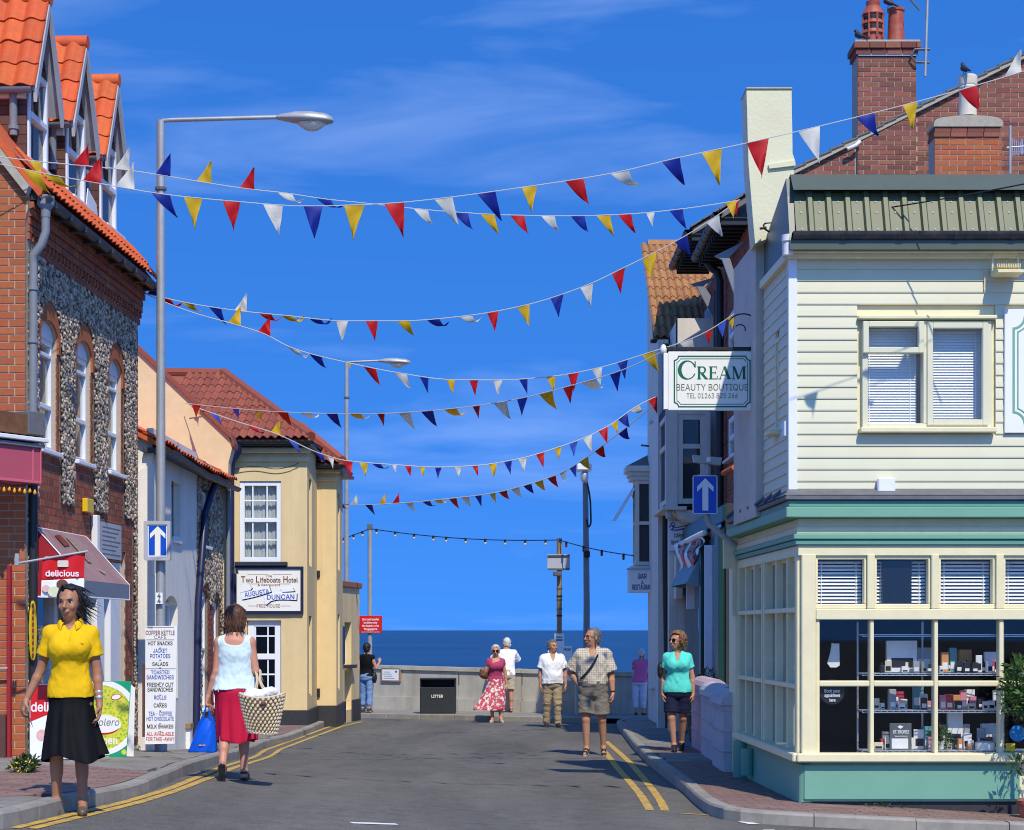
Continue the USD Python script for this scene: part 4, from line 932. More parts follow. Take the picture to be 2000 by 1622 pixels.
# upstairs window: a fixed light under a top-hung vent, and a casement
wp = put('window', MB().box(SF, wu0, wu0 + .055, wv0, wv1, -.1, .03, .006).box(SF, wu1 - .05, wu1, wv0, wv1, -.1, .03, .006).box(SF, wu0 + .055, wu1 - .05, wv1 - .035, wv1, -.1, .03, .006).box(SF, wu0 + .055, wu1 - .05, wv0, wv0 + .05, -.1, .03, .006).box(SF, sx_(1802), sx_(1809), wv0 + .05, wv1 - .035, -.1, .032, .004), 'cream_board', cs)
def leaf_frame(name, u0, u1, z0, z1, w, n):
    return put(name, MB().box(SF, u0, u0 + w, z0, z1, n - .06, n, .006).box(SF, u1 - w, u1, z0, z1, n - .06, n, .006).box(SF, u0 + w, u1 - w, z1 - w, z1, n - .06, n, .006).box(SF, u0 + w, u1 - w, z0, z0 + w, n - .06, n, .006), 'cream_board', wp)
leaf_frame('vent_light', sx_(1683), sx_(1802), sz_(692), sz_(630), .055, .075)
leaf_frame('casement', sx_(1809), sx_(1928), sz_(832), sz_(632), .055, .05)
put('sill', MB().box(SF, wu0 - .03, wu1 + .03, wv0 - .045, wv0 + .004, -.05, .11, .008), 'cream', wp)
put('head_drip', MB().box(SF, wu0 - .045, wu1 + .045, wv1 + .012, wv1 + .05, -.02, .07, .008), 'cream', wp)
def blind(parent, fr, u0, u1, z0, z1, n, pitch=.025, tilt=.011, name='blind', m='blind'):
    mb = MB(); z = z0
    while z < z1:
        mb.add(np.vstack([fr.P(V(u0, u1, u1, u0), V(z, z, z + tilt, z + tilt) , V(n + .010, n + .010, n - .010, n - .010)), fr.P(V(u0, u1, u1, u0), V(z, z, z + tilt, z + tilt) - .0015, V(n + .010, n + .010, n - .010, n - .010))]), [[0, 1, 2], [0, 2, 3], [4, 6, 5], [4, 7, 6]]); z += pitch
    for u in (u0 + .12 * (u1 - u0), u1 - .12 * (u1 - u0)): mb.box(fr, u - .003, u + .003, z0, z1, n + .011, n + .013)
    return put(name, mb, m, parent, kind='stuff')
for u0, u1, z0, z1 in ((1690, 1795, 830, 642), (1812, 1925, 830, 645)):
    blind(wp, SF, sx_(u0), sx_(u1), sz_(z0), sz_(z1) + .0, -.12, .026, .0265)
for u0, u1, z0, z1, n in ((1696, 1791, 690, 640, .02), (1688, 1801, 828, 697, -.03), (1819, 1916, 822, 642, .0)):
    put('pane', MB().add(SF.P(V(sx_(u0), sx_(u1), sx_(u1), sx_(u0)), V(sz_(z0), sz_(z0), sz_(z1), sz_(z1)), n), [[0, 1, 2], [0, 2, 3]]), 'glass', wp)
# eaves: soffit, fascia, gutter, ribbed metal roof, ridge cap
put('fascia', MB().box(SF, CRN - .08, XR, sz_(500), sz_(470), -.05, .15, .006), 'cream', cs)
put('eaves_board', MB().box(SF, CRN - .05, XR, sz_(508), sz_(500), -.05, .10, .004), 'cream', cs)
put('gutter', half_pipe(MB(), SF.P(CRN - .02, sz_(464), .215), SF.P(XR, sz_(464), .215), .068), 'gutter_dark', cs, smooth=30)
for p in (1640, 1748, 1856, 1965): put('gutter_union', half_pipe(MB(), SF.P(sx_(p) - .03, sz_(464), .215), SF.P(sx_(p) + .03, sz_(464), .215), .073), 'gutter_dark', cs, smooth=30)
put('rain_outlet', MB().lathe(SF.P(CRN - .05, sz_(505), .14), [(.001, 0), (.05, 0), (.05, .13), (.062, .13), (.062, .19), (.001, .19)], 14), 'paint_white', cs, smooth=35)
YE, YT = D0 - .24, D0 - .07; ze, ztp = Z(463, YE), Z(378, YT); yc = D0 + .02; zc_ = Z(341, yc)
rl = math.hypot(YT - YE, ztp - ze); rs = V(0, YT - YE, ztp - ze) / rl; rn = V(0, -rs[2], rs[1])
pitch_ = 36.4 * 17.2 / FPX; x0 = X(1548, D0)
i = 0
while x0 + i * pitch_ < XR:
    xa = x0 + i * pitch_; prof = [(0, .0), (pitch_ * .60, 0), (pitch_ * .70, .034), (pitch_ * .90, .034), (pitch_, 0)] if True else 0
    P = np.array([[V(xa + a, YE, ze) + rn * b + rs * t for t in (0, rl * .5, rl)] for a, b in prof])
    put('roof_sheet', MB().shell(P, .008), 'roof_metal', cs); i += 1
sc = MB()
for q in range(i):
    for t in (.08, rl * .55, rl - .1): sc.lathe(V(x0 + q * pitch_ + pitch_ * (.8 if t > .5 else .3), YE, ze) + rs * t + rn * (.034 if t > .5 else .003), [(.009, 0), (.009, .008), (.001, .010)], 6, axis=rn)
put('roof_screws', sc, 'alu', cs, kind='stuff')
put('ridge_cap', MB().add(np.vstack([V(x0 - .02, YT - .06, ztp - .01) + rn * .05, V(XR, YT - .06, ztp - .01) + rn * .05, (XR, yc, zc_), (x0 - .02, yc, zc_), (x0 - .02, yc + 1.5, zc_ - .3), (XR, yc + 1.5, zc_ - .3)]), [[0, 1, 2], [0, 2, 3], [3, 2, 5], [3, 5, 4]]), 'roof_cap', cs)
put('roof_deck', MB().prism(Frame((x0 - .06, 0), (-1, 0)), Polygon([(-YE - .02, ze - .03), (-YT, ztp - .03), (-yc, zc_ - .04), (-yc - 1.5, zc_ - .34), (-yc - 1.5, zt), (-YE - .02, zt)]), -4, 0), 'roof_cap', cs)
# chimney flank with its leaning lower part
CY = 18.35; KF = Frame((0, CY), (0, -1)); kx, kz = lambda p: X(p, CY), lambda p: Z(p, CY)
put('chimney', MB().prism(KF, Polygon([(kx(a), kz(b)) for a, b in ((1458, 175), (1546, 173), (1548, 300), (1552, 312), (1550, 326), (1551, 352), (1550, 392), (1541, 404), (1543, 450), (1475, 476), (1470, 420), (1462, 320))]), -.38, 0), 'cream_chimney', cs)
put('chimney_ledge', MB().prism(KF, Polygon([(kx(a), kz(b)) for a, b in ((1500, 323), (1552, 315), (1553, 325), (1502, 331))]), 0, .03), 'cream_chimney', cs)
put('chimney_cap', MB().box(KF, kx(1457), kx(1547), kz(175), kz(171), -.40, .015, .006), 'cement', cs)
rw0 = 18.6
BW = Frame((X(1476, rw0), rw0), (-sd[1], sd[0]))
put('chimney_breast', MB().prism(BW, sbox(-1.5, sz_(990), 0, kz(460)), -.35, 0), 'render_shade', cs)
# lead flashing, cornices and fascia of the shop front (front, then side)
def wrap(name, za, zb_, out, m, c=.006, kind=None, ext=0.0):
    mb = MB().box(SF, BAYX - out - ext, XR, zb_, za, -.15, out, c); mb.box(SB, -3.7, out - .002, zb_ + .001, za - .001, -.15, out + ext - .002, c)
    put(name, mb, m, cs)
Pz = [sz_(p) for p in (960, 972, 993, 1013, 1035, 1045, 1065, 1080)]
mb = MB(); o = .19
A = [(CRN - .02, Pz[0] + .03, .0), (XR, Pz[0] + .03, .0), (XR, Pz[1] + .01, o), (BAYX - o, Pz[1] + .01, o)]
mb.add(np.array([SF.P(*a) for a in A]), [[0, 3, 2], [0, 2, 1]]); mb.add(np.array([SS.P(-3.72, Pz[0] + .03, 0), SS.P(0, Pz[0] + .03, 0), SF.P(BAYX - o, Pz[1] + .01, o), SB.P(-3.72, Pz[1] + .01, o)]), [[0, 2, 1], [0, 3, 2]])
put('lead_roof', mb, 'lead', cs)
for u in np.arange(-3.5, -.1, .5): put('lead_roll', MB().tube([SS.P(u, Pz[0] + .045, 0), SB.P(u, Pz[1] + .025, o + .01)], .022, 6), 'lead', cs)
wrap('lead_edge', Pz[1] + .012, Pz[1] - .035, .185, 'lead'); wrap('cornice_soffit', Pz[1] - .037, Pz[2], .15, 'mint_dark'); wrap('cornice', Pz[2] + .0, Pz[3], .175, 'mint')  # soffit takes the darker mint: its shade is put into the colour
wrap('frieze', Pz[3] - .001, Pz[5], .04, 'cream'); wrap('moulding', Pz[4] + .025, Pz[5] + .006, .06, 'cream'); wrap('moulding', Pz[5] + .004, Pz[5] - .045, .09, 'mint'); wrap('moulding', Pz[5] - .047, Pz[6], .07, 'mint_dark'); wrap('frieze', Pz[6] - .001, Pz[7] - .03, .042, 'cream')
put('bracket', MB().prism(SB.shift(.06), Polygon([(-3.8, Pz[3]), (-3.72, Pz[3]), (-3.72, Pz[3] - .9), (-3.80, Pz[3] - .9)]), 0, .04).prism(SB.shift(.1), Polygon([(-3.8, Pz[3]), (-3.72, Pz[3]), (-3.73, Pz[3] - .35), (-3.79, Pz[3] - .35)]), 0, .10), 'cream', cs)
# window posts, transom, bars
def fp(name, a, b, c, d, n0=-.09, n1=.045, ch=.008, m='cream'): return put(name, MB().box(SF, sx_(a), sx_(b), sz_(d), sz_(c), n0, n1, ch), m, cs)
fp('corner_post', 1564, 1592, 1083, 1478, n1=.05)
for a, b in ((1692, 1707), (1817, 1832), (1943, 1958), (2068, 2083)): fp('mullion', a, b, 1083, 1190, n1=.05)
fp('transom', 1592, 2130, 1190, 1211, n1=.055)
for a, b in ((1592, 1600), (1698, 1706), (1823, 1831), (1950, 1959), (2078, 2086)): fp('mullion', a, b, 1211, 1472, n1=.03)
for a, b in ((1600, 1698), (1706, 1823), (1831, 1950), (1959, 2078)): fp('glazing_bar', a, b, 1330, 1341, n0=-.07, n1=.02)
for a, b in ((1592, 1692), (1707, 1817), (1832, 1943), (1958, 2068)):
    fp('top_light_frame', a, b, 1180, 1190, n1=.02); fp('top_light_frame', a, b, 1083, 1093, n1=.02)
    fp('top_light_frame', a, a + 5, 1093, 1180, n1=.02); fp('top_light_frame', b - 5, b, 1093, 1180, n1=.02)
put('window_sill', MB().box(SF, BAYX - .06, XR, sz_(1488), sz_(1471), -.1, .10, .012), 'cream', cs)
for a, b in ((1600, 1698), (1706, 1823), (1831, 1950), (1959, 2078)):
    for c, d in ((1211, 1330), (1341, 1471)):
        put('pane', MB().add(SF.P(V(sx_(a), sx_(b), sx_(b), sx_(a)), V(sz_(d), sz_(d), sz_(c), sz_(c)), -.03 + rng.uniform(-.003, .003)), [[0, 1, 2], [0, 2, 3]]), 'glass', cs)
for a, b in ((1597, 1687), (1712, 1812), (1837, 1938), (1963, 2063)):
    put('pane', MB().add(SF.P(V(sx_(a), sx_(b), sx_(b), sx_(a)), V(sz_(1180), sz_(1180), sz_(1093), sz_(1093)), -.02), [[0, 1, 2], [0, 2, 3]]), 'glass', cs)
    blind(cs, SF, sx_(a), sx_(b), sz_(1184), sz_(1098), -.12, .034, .021)
# stall riser, plinth
put('stall_riser', MB().box(SF, BAYX + .0, sx_(1992), sz_(1566), sz_(1490), -.1, .02, .03), 'mint', cs)
put('plinth', MB().box(SF, BAYX + .03, XR, sz_(1640), sz_(1567), -.1, -.03), 'plinth_black', cs)
# side window facing the street
SL = 3.75
put('corner_post', MB().box(SB, -.12, -.0, sz_(1478), sz_(1083), -.1, .048, .008), 'cream', cs)
put('stall_riser', MB().box(SB, -SL - .1, -.002, sz_(1600), sz_(1490), -.1, .02, .02), 'mint', cs)
put('window_sill', MB().box(SB, -SL, .06, sz_(1488), sz_(1471), -.1, .10, .012), 'cream', cs)
put('plinth', MB().box(SB, -SL - .1, .0, sz_(1640), sz_(1567), -.1, .0), 'plinth_black', cs)
for u in (-.62, -1.25, -1.86, -2.0, -2.62, -3.2, -3.7): put('mullion', MB().box(SB, u - .03, u + .03, sz_(1471), sz_(1083), -.09, .03 if u not in (-1.86, -2.0) else .05, .006), 'cream', cs)
for p in (1190, 1341): put('glazing_bar', MB().box(SB, -SL, -.12, sz_(p) - .03, sz_(p) + .02, -.08, .04, .006), 'cream', cs)
us = [-.12, -.62, -1.25, -1.93, -2.62, -3.2, -3.7]
for a, b in zip(us[:-1], us[1:]):
    for c, d in ((1083, 1190), (1190, 1341), (1341, 1471)):
        put('pane', MB().add(SB.P(V(b, a, a, b), V(sz_(d), sz_(d), sz_(c), sz_(c)), -.04), [[0, 1, 2], [0, 2, 3]]), 'glass_dark', cs)
put('end_pier', MB().box(SB, -4.25, -3.72, sz_(1640), Pz[3], -.2, .06, .015), 'cream', cs)
pipe(cs, [SB.P(-3.25, sz_(1488), .08), SB.P(-3.25, sz_(1590), .08)], .085, 'mint', name='drain_stub'); pipe(cs, [SB.P(-2.75, sz_(1500), .08), SB.P(-2.75, sz_(1560), .08)], .07, 'mint', name='drain_stub')
put('alarm_box', MB().box(SF, sx_(1711), sx_(1745), sz_(963), sz_(935), .02, .09, .012), 'upvc_white', cs)
put('alarm_box', MB().box(SS, -.16, -.03, Z(852, 17.1), Z(822, 17.1), .02, .06, .012), 'upvc_white', cs)
# floodlight on its hoop
fl_ = thing('floodlight', 'cream floodlight on a hooped bracket high on the weatherboards', 'lamp', (sx_(1957), D0 - .15, sz_(545)))
hx0, hx1 = sx_(1932), sx_(1982)
put('bracket', MB().tube([SF.P(hx0 - .0, sz_(535), .12), SF.P(hx0, sz_(505), .12), SF.P(hx0 + .03, sz_(496), .12), SF.P(hx1 - .03, sz_(496), .12), SF.P(hx1, sz_(505), .12), SF.P(hx1, sz_(535), .12)], .010, 8), 'cream', fl_, smooth=True)
lm = MB().prism(Frame((hx0 + .0, 0), (-1, 0)), Polygon([(-(D0 - .03), sz_(538)), (-(D0 - .03), sz_(528)), (-(D0 - .20), sz_(534)), (-(D0 - .32), sz_(540)), (-(D0 - .32), sz_(545)), (-(D0 - .1), sz_(546))]), -(hx1 - hx0), 0); put('lamp_head', lm, 'cream', fl_)
fn = MB()
for i in range(14): fn.bx(hx0 + .008 + i * .0165, hx0 + .014 + i * .0165, D0 - .26, D0 - .06, sz_(533), sz_(526))
put('cooling_fins', fn, 'cream', fl_); put('cable', wire([SF.P(sx_(1922), sz_(535), .03), SF.P(sx_(1921), sz_(568), .03)], .007), 'cream', fl_)
# wall sign whose edge comes into view
ws = thing('wall_sign', 'white signboard with a mint scalloped border at the edge of the upper wall', 'sign', (sx_(1990), D0 - .04, sz_(848)))
put('board', MB().box(SF, sx_(1960), sx_(2130), sz_(847), sz_(606), .0, .045, .004), 'sign_white', ws)
def scallop(x0, x1, z0, z1, r): return sbox(x0, z0, x1, z1).difference(unary_union([Point(x, z).buffer(r) for x in (x0, x1) for z in (z0, z1)]))
ob = scallop(sx_(1975), sx_(2120), sz_(830), sz_(620), .105)
put('border', MB().prism(SF, ob.difference(ob.buffer(-.022)), .045, .048), 'mint', ws); ib = ob.buffer(-.045); put('border', MB().prism(SF, ib.difference(ib.buffer(-.012)), .045, .048), 'mint_dark', ws)
# cable from a wall hook up over the roof
wc = thing('overhead_cable', 'thin black cable stretched from a hook on the cream chimney across the metal roof', 'cable', (kx(1490), CY - .1, kz(440)))
a, b = at(1493, 437, CY - .12), at(2010, 358, 15.8)
put('cable', wire(sag(a, b, .03), .007), 'black', wc); put('hook', MB().tube([at(1536, 464, CY - .05), at(1510, 458, CY - .1), at(1494, 448, CY - .12), at(1491, 440, CY - .12), at(1496, 436, CY - .12)], .010, 6).tube([at(1484, 447, CY - .12), at(1497, 445, CY - .12)], .014, 6), 'black', wc)

# ---------------------------------------------------------------- window display
HSZ = [1330, 1396, 1466]
zsh = [Z(1314, D0 + .2), Z(1386, D0 + .2), Z(1464, D0 + .2)]
rk = thing('display_rack', 'chrome wire shelving behind the shop window glass', 'shelf', (sx_(1820), D0 + .5, zsh[2]))
for z in zsh + [Z(1238, D0 + .5)]:
    s = MB()
    for k in range(3): s.bx(X(1672, D0 + .4), X(2080, D0 + .4), D0 + .10 + k * .12, D0 + .106 + k * .12, z - .012, z - .004)
    s.bx(X(1672, D0 + .4), X(2080, D0 + .4), D0 + .09, D0 + .096, z - .03, z - .022)
    for x in np.arange(X(1672, D0 + .4), X(2080, D0 + .4), .06): s.bx(x, x + .005, D0 + .09, D0 + .36, z - .02, z - .013)
    put('shelf', s, 'alu', rk)
for p in (1674, 1800, 1958):
    put('upright', MB().tube([V(X(p, D0 + .4), D0 + .37, zsh[2] - .1), V(X(p, D0 + .4), D0 + .37, Z(1215, D0 + .4))], .010, 8), 'alu', rk)
for n_, c in (('pack_white', (.75, .75, .74)), ('pack_grey', (.32, .33, .36)), ('pack_red', (.50, .05, .07)), ('pack_pink', (.62, .22, .28)), ('pack_orange', (.6, .25, .08)), ('pack_black', (.02, .02, .025)), ('pack_teal', (.10, .30, .32)), ('pack_cream', (.65, .58, .45))): mat(n_, c, .4, .08, 12)
def pack(px, w, h, shelf, m, what='box', dy=0.0, label=None):
    y = D0 + .17 + dy; x = X(px, y); wz = w * y / FPX; hz_ = h * y / FPX; z = zsh[shelf]
    if what == 'bottle':
        mb = MB().lathe(V(x, y, z), [(.001, 0), (wz / 2, 0), (wz / 2, hz_ * .62), (wz * .2, hz_ * .75), (wz * .2, hz_), (.001, hz_)], 12); t = thing('cosmetic_bottle', label, 'bottle', (x, y, z), 'cosmetics on the window shelves'); put('bottle', mb, m, t, smooth=35); put('cap', MB().lathe(V(x, y, z + hz_ * .8), [(.001, 0), (wz * .24, 0), (wz * .24, hz_ * .22), (.001, hz_ * .22)], 10), 'black_gloss', t)
    else:
        t = thing('cosmetic_box', label, 'box', (x, y, z), 'cosmetics on the window shelves'); fr = Frame((x, y), (rng.uniform(-.2, .2), -1))
        put('carton', MB().box(fr, -wz / 2, wz / 2, z, z + hz_, -.05, 0, .003), m, t)
        put('printed_panel', MB().box(fr, -wz * .36, wz * .36, z + hz_ * .15, z + hz_ * rng.uniform(.35, .55), 0, .0015), 'pack_black' if m in ('pack_white', 'pack_cream') else 'pack_white', t)
sh_n = ['top', 'middle', 'bottom']
kinds = [('pack_white', 'white'), ('pack_grey', 'grey'), ('pack_red', 'red'), ('pack_pink', 'pink'), ('pack_orange', 'orange'), ('pack_black', 'black'), ('pack_teal', 'teal'), ('pack_cream', 'cream')]
lay = [(0, [(1722, 10, 20, 5, 1), (1735, 14, 14, 0, 0), (1762, 60, 62, 0, 0), (1790, 12, 22, 1, 0), (1805, 34, 48, 1, 0), (1815, 16, 16, 5, 0), (1846, 14, 40, 4, 0), (1862, 14, 48, 6, 0), (1874, 12, 22, 5, 0), (1886, 26, 44, 4, 0), (1889, 12, 20, 5, 0), (1905, 12, 20, 5, 0), (1921, 12, 20, 5, 0), (1938, 30, 40, 0, 0), (1912, 12, 34, 0, 0)]),
       (1, [(1712, 12, 22, 7, 0), (1727, 10, 18, 5, 1), (1744, 14, 40, 1, 0), (1757, 18, 34, 2, 0), (1762, 14, 12, 0, 0), (1793, 22, 44, 6, 0), (1806, 12, 30, 0, 0), (1814, 10, 16, 3, 0), (1842, 12, 28, 3, 0), (1855, 14, 30, 2, 0), (1869, 14, 28, 4, 0), (1882, 12, 36, 3, 0), (1896, 18, 38, 0, 0), (1898, 14, 12, 7, 0), (1918, 16, 20, 5, 0), (1932, 12, 16, 0, 1), (1946, 12, 36, 0, 0)]),
       (2, [(1716, 18, 14, 7, 0), (1730, 12, 34, 1, 0), (1765, 44, 22, 0, 0), (1796, 22, 38, 0, 0), (1812, 16, 44, 6, 0), (1850, 22, 46, 1, 0), (1866, 30, 70, 0, 0), (1869, 10, 18, 5, 0), (1888, 14, 48, 1, 0), (1890, 16, 30, 0, 0), (1917, 16, 40, 1, 0), (1932, 30, 48, 0, 0), (1924, 40, 22, 0, 1), (1946, 12, 28, 7, 0)])]
ORD = 'first second third fourth fifth sixth seventh eighth ninth tenth'.split(); pr_ = np.random.default_rng(12)
for s_i, items in lay: items += [(int(pr_.uniform(1708, 1950)), int(pr_.uniform(7, 14)), int(pr_.uniform(9, 26)), int(pr_.choice([0, 0, 2, 3, 4, 5, 6, 7, 7])), 0) for _ in range(12)]
for s_i, items in lay:
    items = sorted(items); same = {}
    for it in items: same.setdefault((it[3], it[4], it[2] > 36), []).append(it)
    for k, (px, w, h, c, bt) in enumerate(items):
        m, cn = kinds[c]; big = 'tall' if h > 36 else 'small'; g = same[(c, bt, h > 36)]
        od = '' if len(g) == 1 else ORD[g.index((px, w, h, c, bt))] + ' '
        pack(px, w, h, s_i, m, 'bottle' if bt else 'box', dy=.05 * (k % 3) + (.1 if h > 40 else 0),
             label=f'{od}{big} {cn} cosmetic {"bottle" if bt else "box"}{" counted along" if od else " on"} the {sh_n[s_i]} shelf in the shop window')
hg = thing('white_tabard', 'white tabard shaped card hanging behind the leftmost shop pane', 'card', (sx_(1628), D0 + .3, sz_(1300)))
put('card', MB().prism(Frame((0, D0 + .28), (0, -1)), Polygon([(X(a, D0 + .28), Z(b, D0 + .28)) for a, b in ((1625, 1256), (1631, 1258), (1639, 1257), (1640, 1290), (1640, 1300), (1634, 1304), (1622, 1304), (1616, 1296), (1622, 1275))]), -.02, .0), 'pack_white', hg)
tx = thing('window_notice', 'black roundel with white lettering stuck inside the leftmost lower pane', 'notice', (sx_(1627), D0 + .04, sz_(1390)))
TF = SF.shift(-.036)
put('disc', MB().prism(SF.shift(-.045), Point(sx_(1627), sz_(1352)).buffer(.12), -.002, 0), 'black', tx); L_ = MB()
for t, p in (('Book your', 1353), ('appointment', 1362), ('here', 1371)): L_.text(TF, t, sx_(1627), sz_(p), .030, 0, True, .002, w=.15 if t != 'here' else .06)
put('lettering', L_, 'sign_white', tx)
cd = thing('show_card', 'dark show card with white lettering standing low in the shop window', 'card', (sx_(1763), D0 + .22, sz_(1468))); CDF = Frame((0, D0 + .10), (0, -1))
put('card', MB().box(CDF, sx_(1742), sx_(1785), sz_(1468), sz_(1414), -.02, 0, .003), 'steel_dark', cd); L_ = MB(); L_.text(CDF, 'ST.TROPEZ', sx_(1764), sz_(1434), .030, .001, True, .002, w=.155); L_.text(CDF, 'tanning', sx_(1764), sz_(1441), .014, .001, False, .002, w=.12); L_.prism(CDF, Polygon([(sx_(1757), sz_(1421)), (sx_(1763), sz_(1418)), (sx_(1769), sz_(1421)), (sx_(1763), sz_(1425))]), .001, .003); put('lettering', L_, 'sign_white', cd)
put('photo_strip', MB().box(CDF, sx_(1746), sx_(1778), sz_(1464), sz_(1444), 0, .004), 'pack_white', cd)
st1 = MB().prism(SF.shift(-.028), Point(sx_(1989), sz_(1433)).buffer(.078), 0, .003); mat('sticker_blue', (.02, .22, .48), .4, .05, 5); single('window_sticker', st1, 'sticker_blue', 'round blue sticker on the shop glass behind the potted shrub', 'sticker', loc=(sx_(1989), D0, sz_(1433)))
single('window_sticker', MB().box(SF.shift(-.028), sx_(1966), sx_(1984), sz_(1468), sz_(1452), 0, .003), 'yellow_plastic', 'square yellow sticker low on the shop glass beside the round one', 'sticker', loc=(sx_(1975), D0, sz_(1460)))
fan = MB().box(SF.shift(-.05), sx_(1726), sx_(1783), sz_(1182), sz_(1095), -.03, 0, .004)
single('extractor_panel', fan, 'black_gloss', 'dark extractor panel fixed in the second top light of the shop', 'panel', loc=(sx_(1754), D0, sz_(1182)))
# shrub in a tub at the edge of the frame
sb_ = thing('bay_shrub', 'bushy green shrub with pointed leaves in front of the shop window', 'shrub', (sx_(2015), D0 - .35, sz_(1600)))
r_ = np.random.default_rng(3); lf = MB(); y0 = D0 - .35
def leafy(mb, c, rad, n, size, r_, flat=1.0):
    for _ in range(n):
        d = r_.normal(size=3); d /= np.linalg.norm(d); p = c + d * rad * r_.uniform(.35, 1.05) ** .6 * V(1, 1, flat)
        a = d + r_.normal(size=3) * .7 + V(0, 0, .25); a /= np.linalg.norm(a); b = np.cross(a, r_.normal(size=3)); b /= np.linalg.norm(b); L = size * r_.uniform(.6, 1.3); w = L * .17; q = np.cross(a, b)
        mb.add([p, p + a * L * .45 + b * w + q * .004, p + a * L * .45 - b * w + q * .004, p + a * L], [[0, 1, 2], [1, 3, 2]])
for c, rad, n in ((V(X(2010, y0), y0, Z(1345, y0)), .26, 520), (V(X(1996, y0), y0, Z(1310, y0)), .13, 160), (V(X(1990, y0), y0, Z(1368, y0)), .15, 200), (V(X(2040, y0), y0, Z(1400, y0)), .22, 200)): leafy(lf, c, rad, n, .075, r_)
for p in (1985, 1992): lf.add(*MB().tube([V(X(p + 12, y0), y0, Z(1470, y0)), V(X(p, y0), y0 - .03, Z(1500, y0))], .004, 4).arrays())
leafy(lf, V(X(1984, y0), y0, Z(1492, y0)), .06, 26, .09, r_)
put('foliage', lf, 'leaf', sb_, kind='stuff'); put('stem', MB().tube([V(X(2020, y0), y0, sz_(1600)), V(X(2016, y0), y0, Z(1340, y0))], .02, 8), 'wood_post', sb_)
put('tub', MB().lathe(V(X(2020, y0), y0, sz_(1612)), [(.001, 0), (.11, 0), (.15, .24), (.16, .24), (.16, .27), (.13, .27), (.12, .22), (.001, .22)], 16), 'pot_terracotta', sb_, smooth=35)
pl2 = MB(); y1 = D0 + .22; leafy(pl2, V(X(1838, y1), y1, Z(1440, y1)), .10, 220, .05, r_); t = thing('window_plant', 'small leafy pot plant inside the shop window on the bottom shelf', 'plant', (X(1838, y1), y1, zsh[2])); put('foliage', pl2, 'leaf', t, kind='stuff'); put('pot', MB().lathe(V(X(1838, y1), y1, zsh[2]), [(.001, 0), (.03, 0), (.04, .07), (.001, .07)], 12), 'pack_white', t)
# ---------------------------------------------------------------- tall brick house behind the shop, its gable and stacks
D2 = 27.0; BF = Frame((0, D2), (0, -1)); bx_, bz_ = lambda p: X(p, D2), lambda p: Z(p, D2)
bh = thing('brick_house', 'tall brown brick house showing its gable and chimney stacks above the metal roof', 'house', (bx_(1800), D2 + 2, -.4))
gp = Polygon([(bx_(1552), -.5), (bx_(2200), -.5), (bx_(2200), bz_(10)), (bx_(1552), bz_(335))])
g2 = put('gable_wall', MB().prism(BF, gp, -.3, -.012), 'mortar_grey', bh)
bricks(g2, BF, gp.intersection(sbox(bx_(1552), bz_(350), bx_(2012), 99)).difference(sbox(bx_(1670), bz_(345), bx_(1790), 99)), 'brick_brown', course=.0735, length=.235, limit=290, rest='brick_brown_i', bond='stretcher')
def slope_strip(name, off, th, n0, n1, m): put(name, MB().prism(BF, Polygon([(bx_(1548), bz_(340) + off), (bx_(2200), bz_(13) + off), (bx_(2200), bz_(13) + off + th), (bx_(1548), bz_(340) + off + th)]), n0, n1), m, bh)
slope_strip('verge', -.02, .07, -.4, .06, 'cement')
for i in range(26):
    t0, t1 = i / 26, (i + 1.15) / 26; p = lambda t: (bx_(1544) + t * (bx_(2200) - bx_(1544)), bz_(342) + t * (bz_(13) - bz_(342)))
    a, b = p(t0), p(t1); put('slate', MB().prism(BF, Polygon([(a[0], a[1] + .055), (b[0], b[1] + .035), (b[0], b[1] + .055), (a[0], a[1] + .085)]), -.5, .08), 'slate', bh)
sF = BF.shift(.05)
stk = sbox(bx_(1674), bz_(345), bx_(1788), bz_(110))
st = put('chimney', MB().box(sF, bx_(1674), bx_(1788), bz_(345), bz_(86), -.45, -.012), 'mortar_grey', bh)
bricks(st, sF, stk, 'brick_brown', course=.0735, length=.235, limit=290, bond='stretcher')
SLf = Frame((bx_(1674), D2 - .05), (-1, 0)); bricks(st, SLf, sbox(-.45, bz_(345), 0, bz_(110)), 'brick_brown', course=.0735, length=.235, limit=60, n=.0, name='side_brick', bond='stretcher')
for k, (a, b, o) in enumerate(((110, 98.5, .03), (98, 86.5, .06))):
    x = bx_(1674) - o
    while x < bx_(1788) + o - .05:
        e = min(x + .225, bx_(1788) + o); put('cap_brick', MB().box(sF, x, e, bz_(a) + .003, bz_(b), -.45 - o, o), 'brick_brown', st); x += .235
put('flaunching', MB().box(sF, bx_(1674) - .05, bx_(1788) + .05, bz_(86.5), bz_(82), -.5, .05, .02), 'cement', st)
ds = D2 + .2
def pot(name, px, wpx, y0, y1, prof, m, parent, d=ds): 
    c = V(X(px, d), d, Z(y1, d)); r = wpx * d / FPX / 2; h = Z(y0, d) - Z(y1, d)
    return put(name, MB().lathe(c, [(a * r, b * h) for a, b in prof], 24), m, parent, smooth=35)
lp = pot('chimney_pot', 1705, 40, 4, 85, [(.001, 0), (.93, 0), (.95, .70), (1.0, .72), (.98, .76), (.66, .88), (.72, .99), (.60, 1.0), (.45, .97), (.001, .97)], 'pot_terracotta', bh)
lv = MB(); cy = V(X(1705, ds), ds, 0); r = 40 * ds / FPX / 2
for zz in (0.20, .43, .66):
    z = Z(85, ds) + zz * (Z(4, ds) - Z(85, ds)); lv.lathe(V(cy[0], cy[1], z), [(r * .94, .05), (r * 1.10, .0), (r * 1.12, .012), (r * .96, .065)], 24)
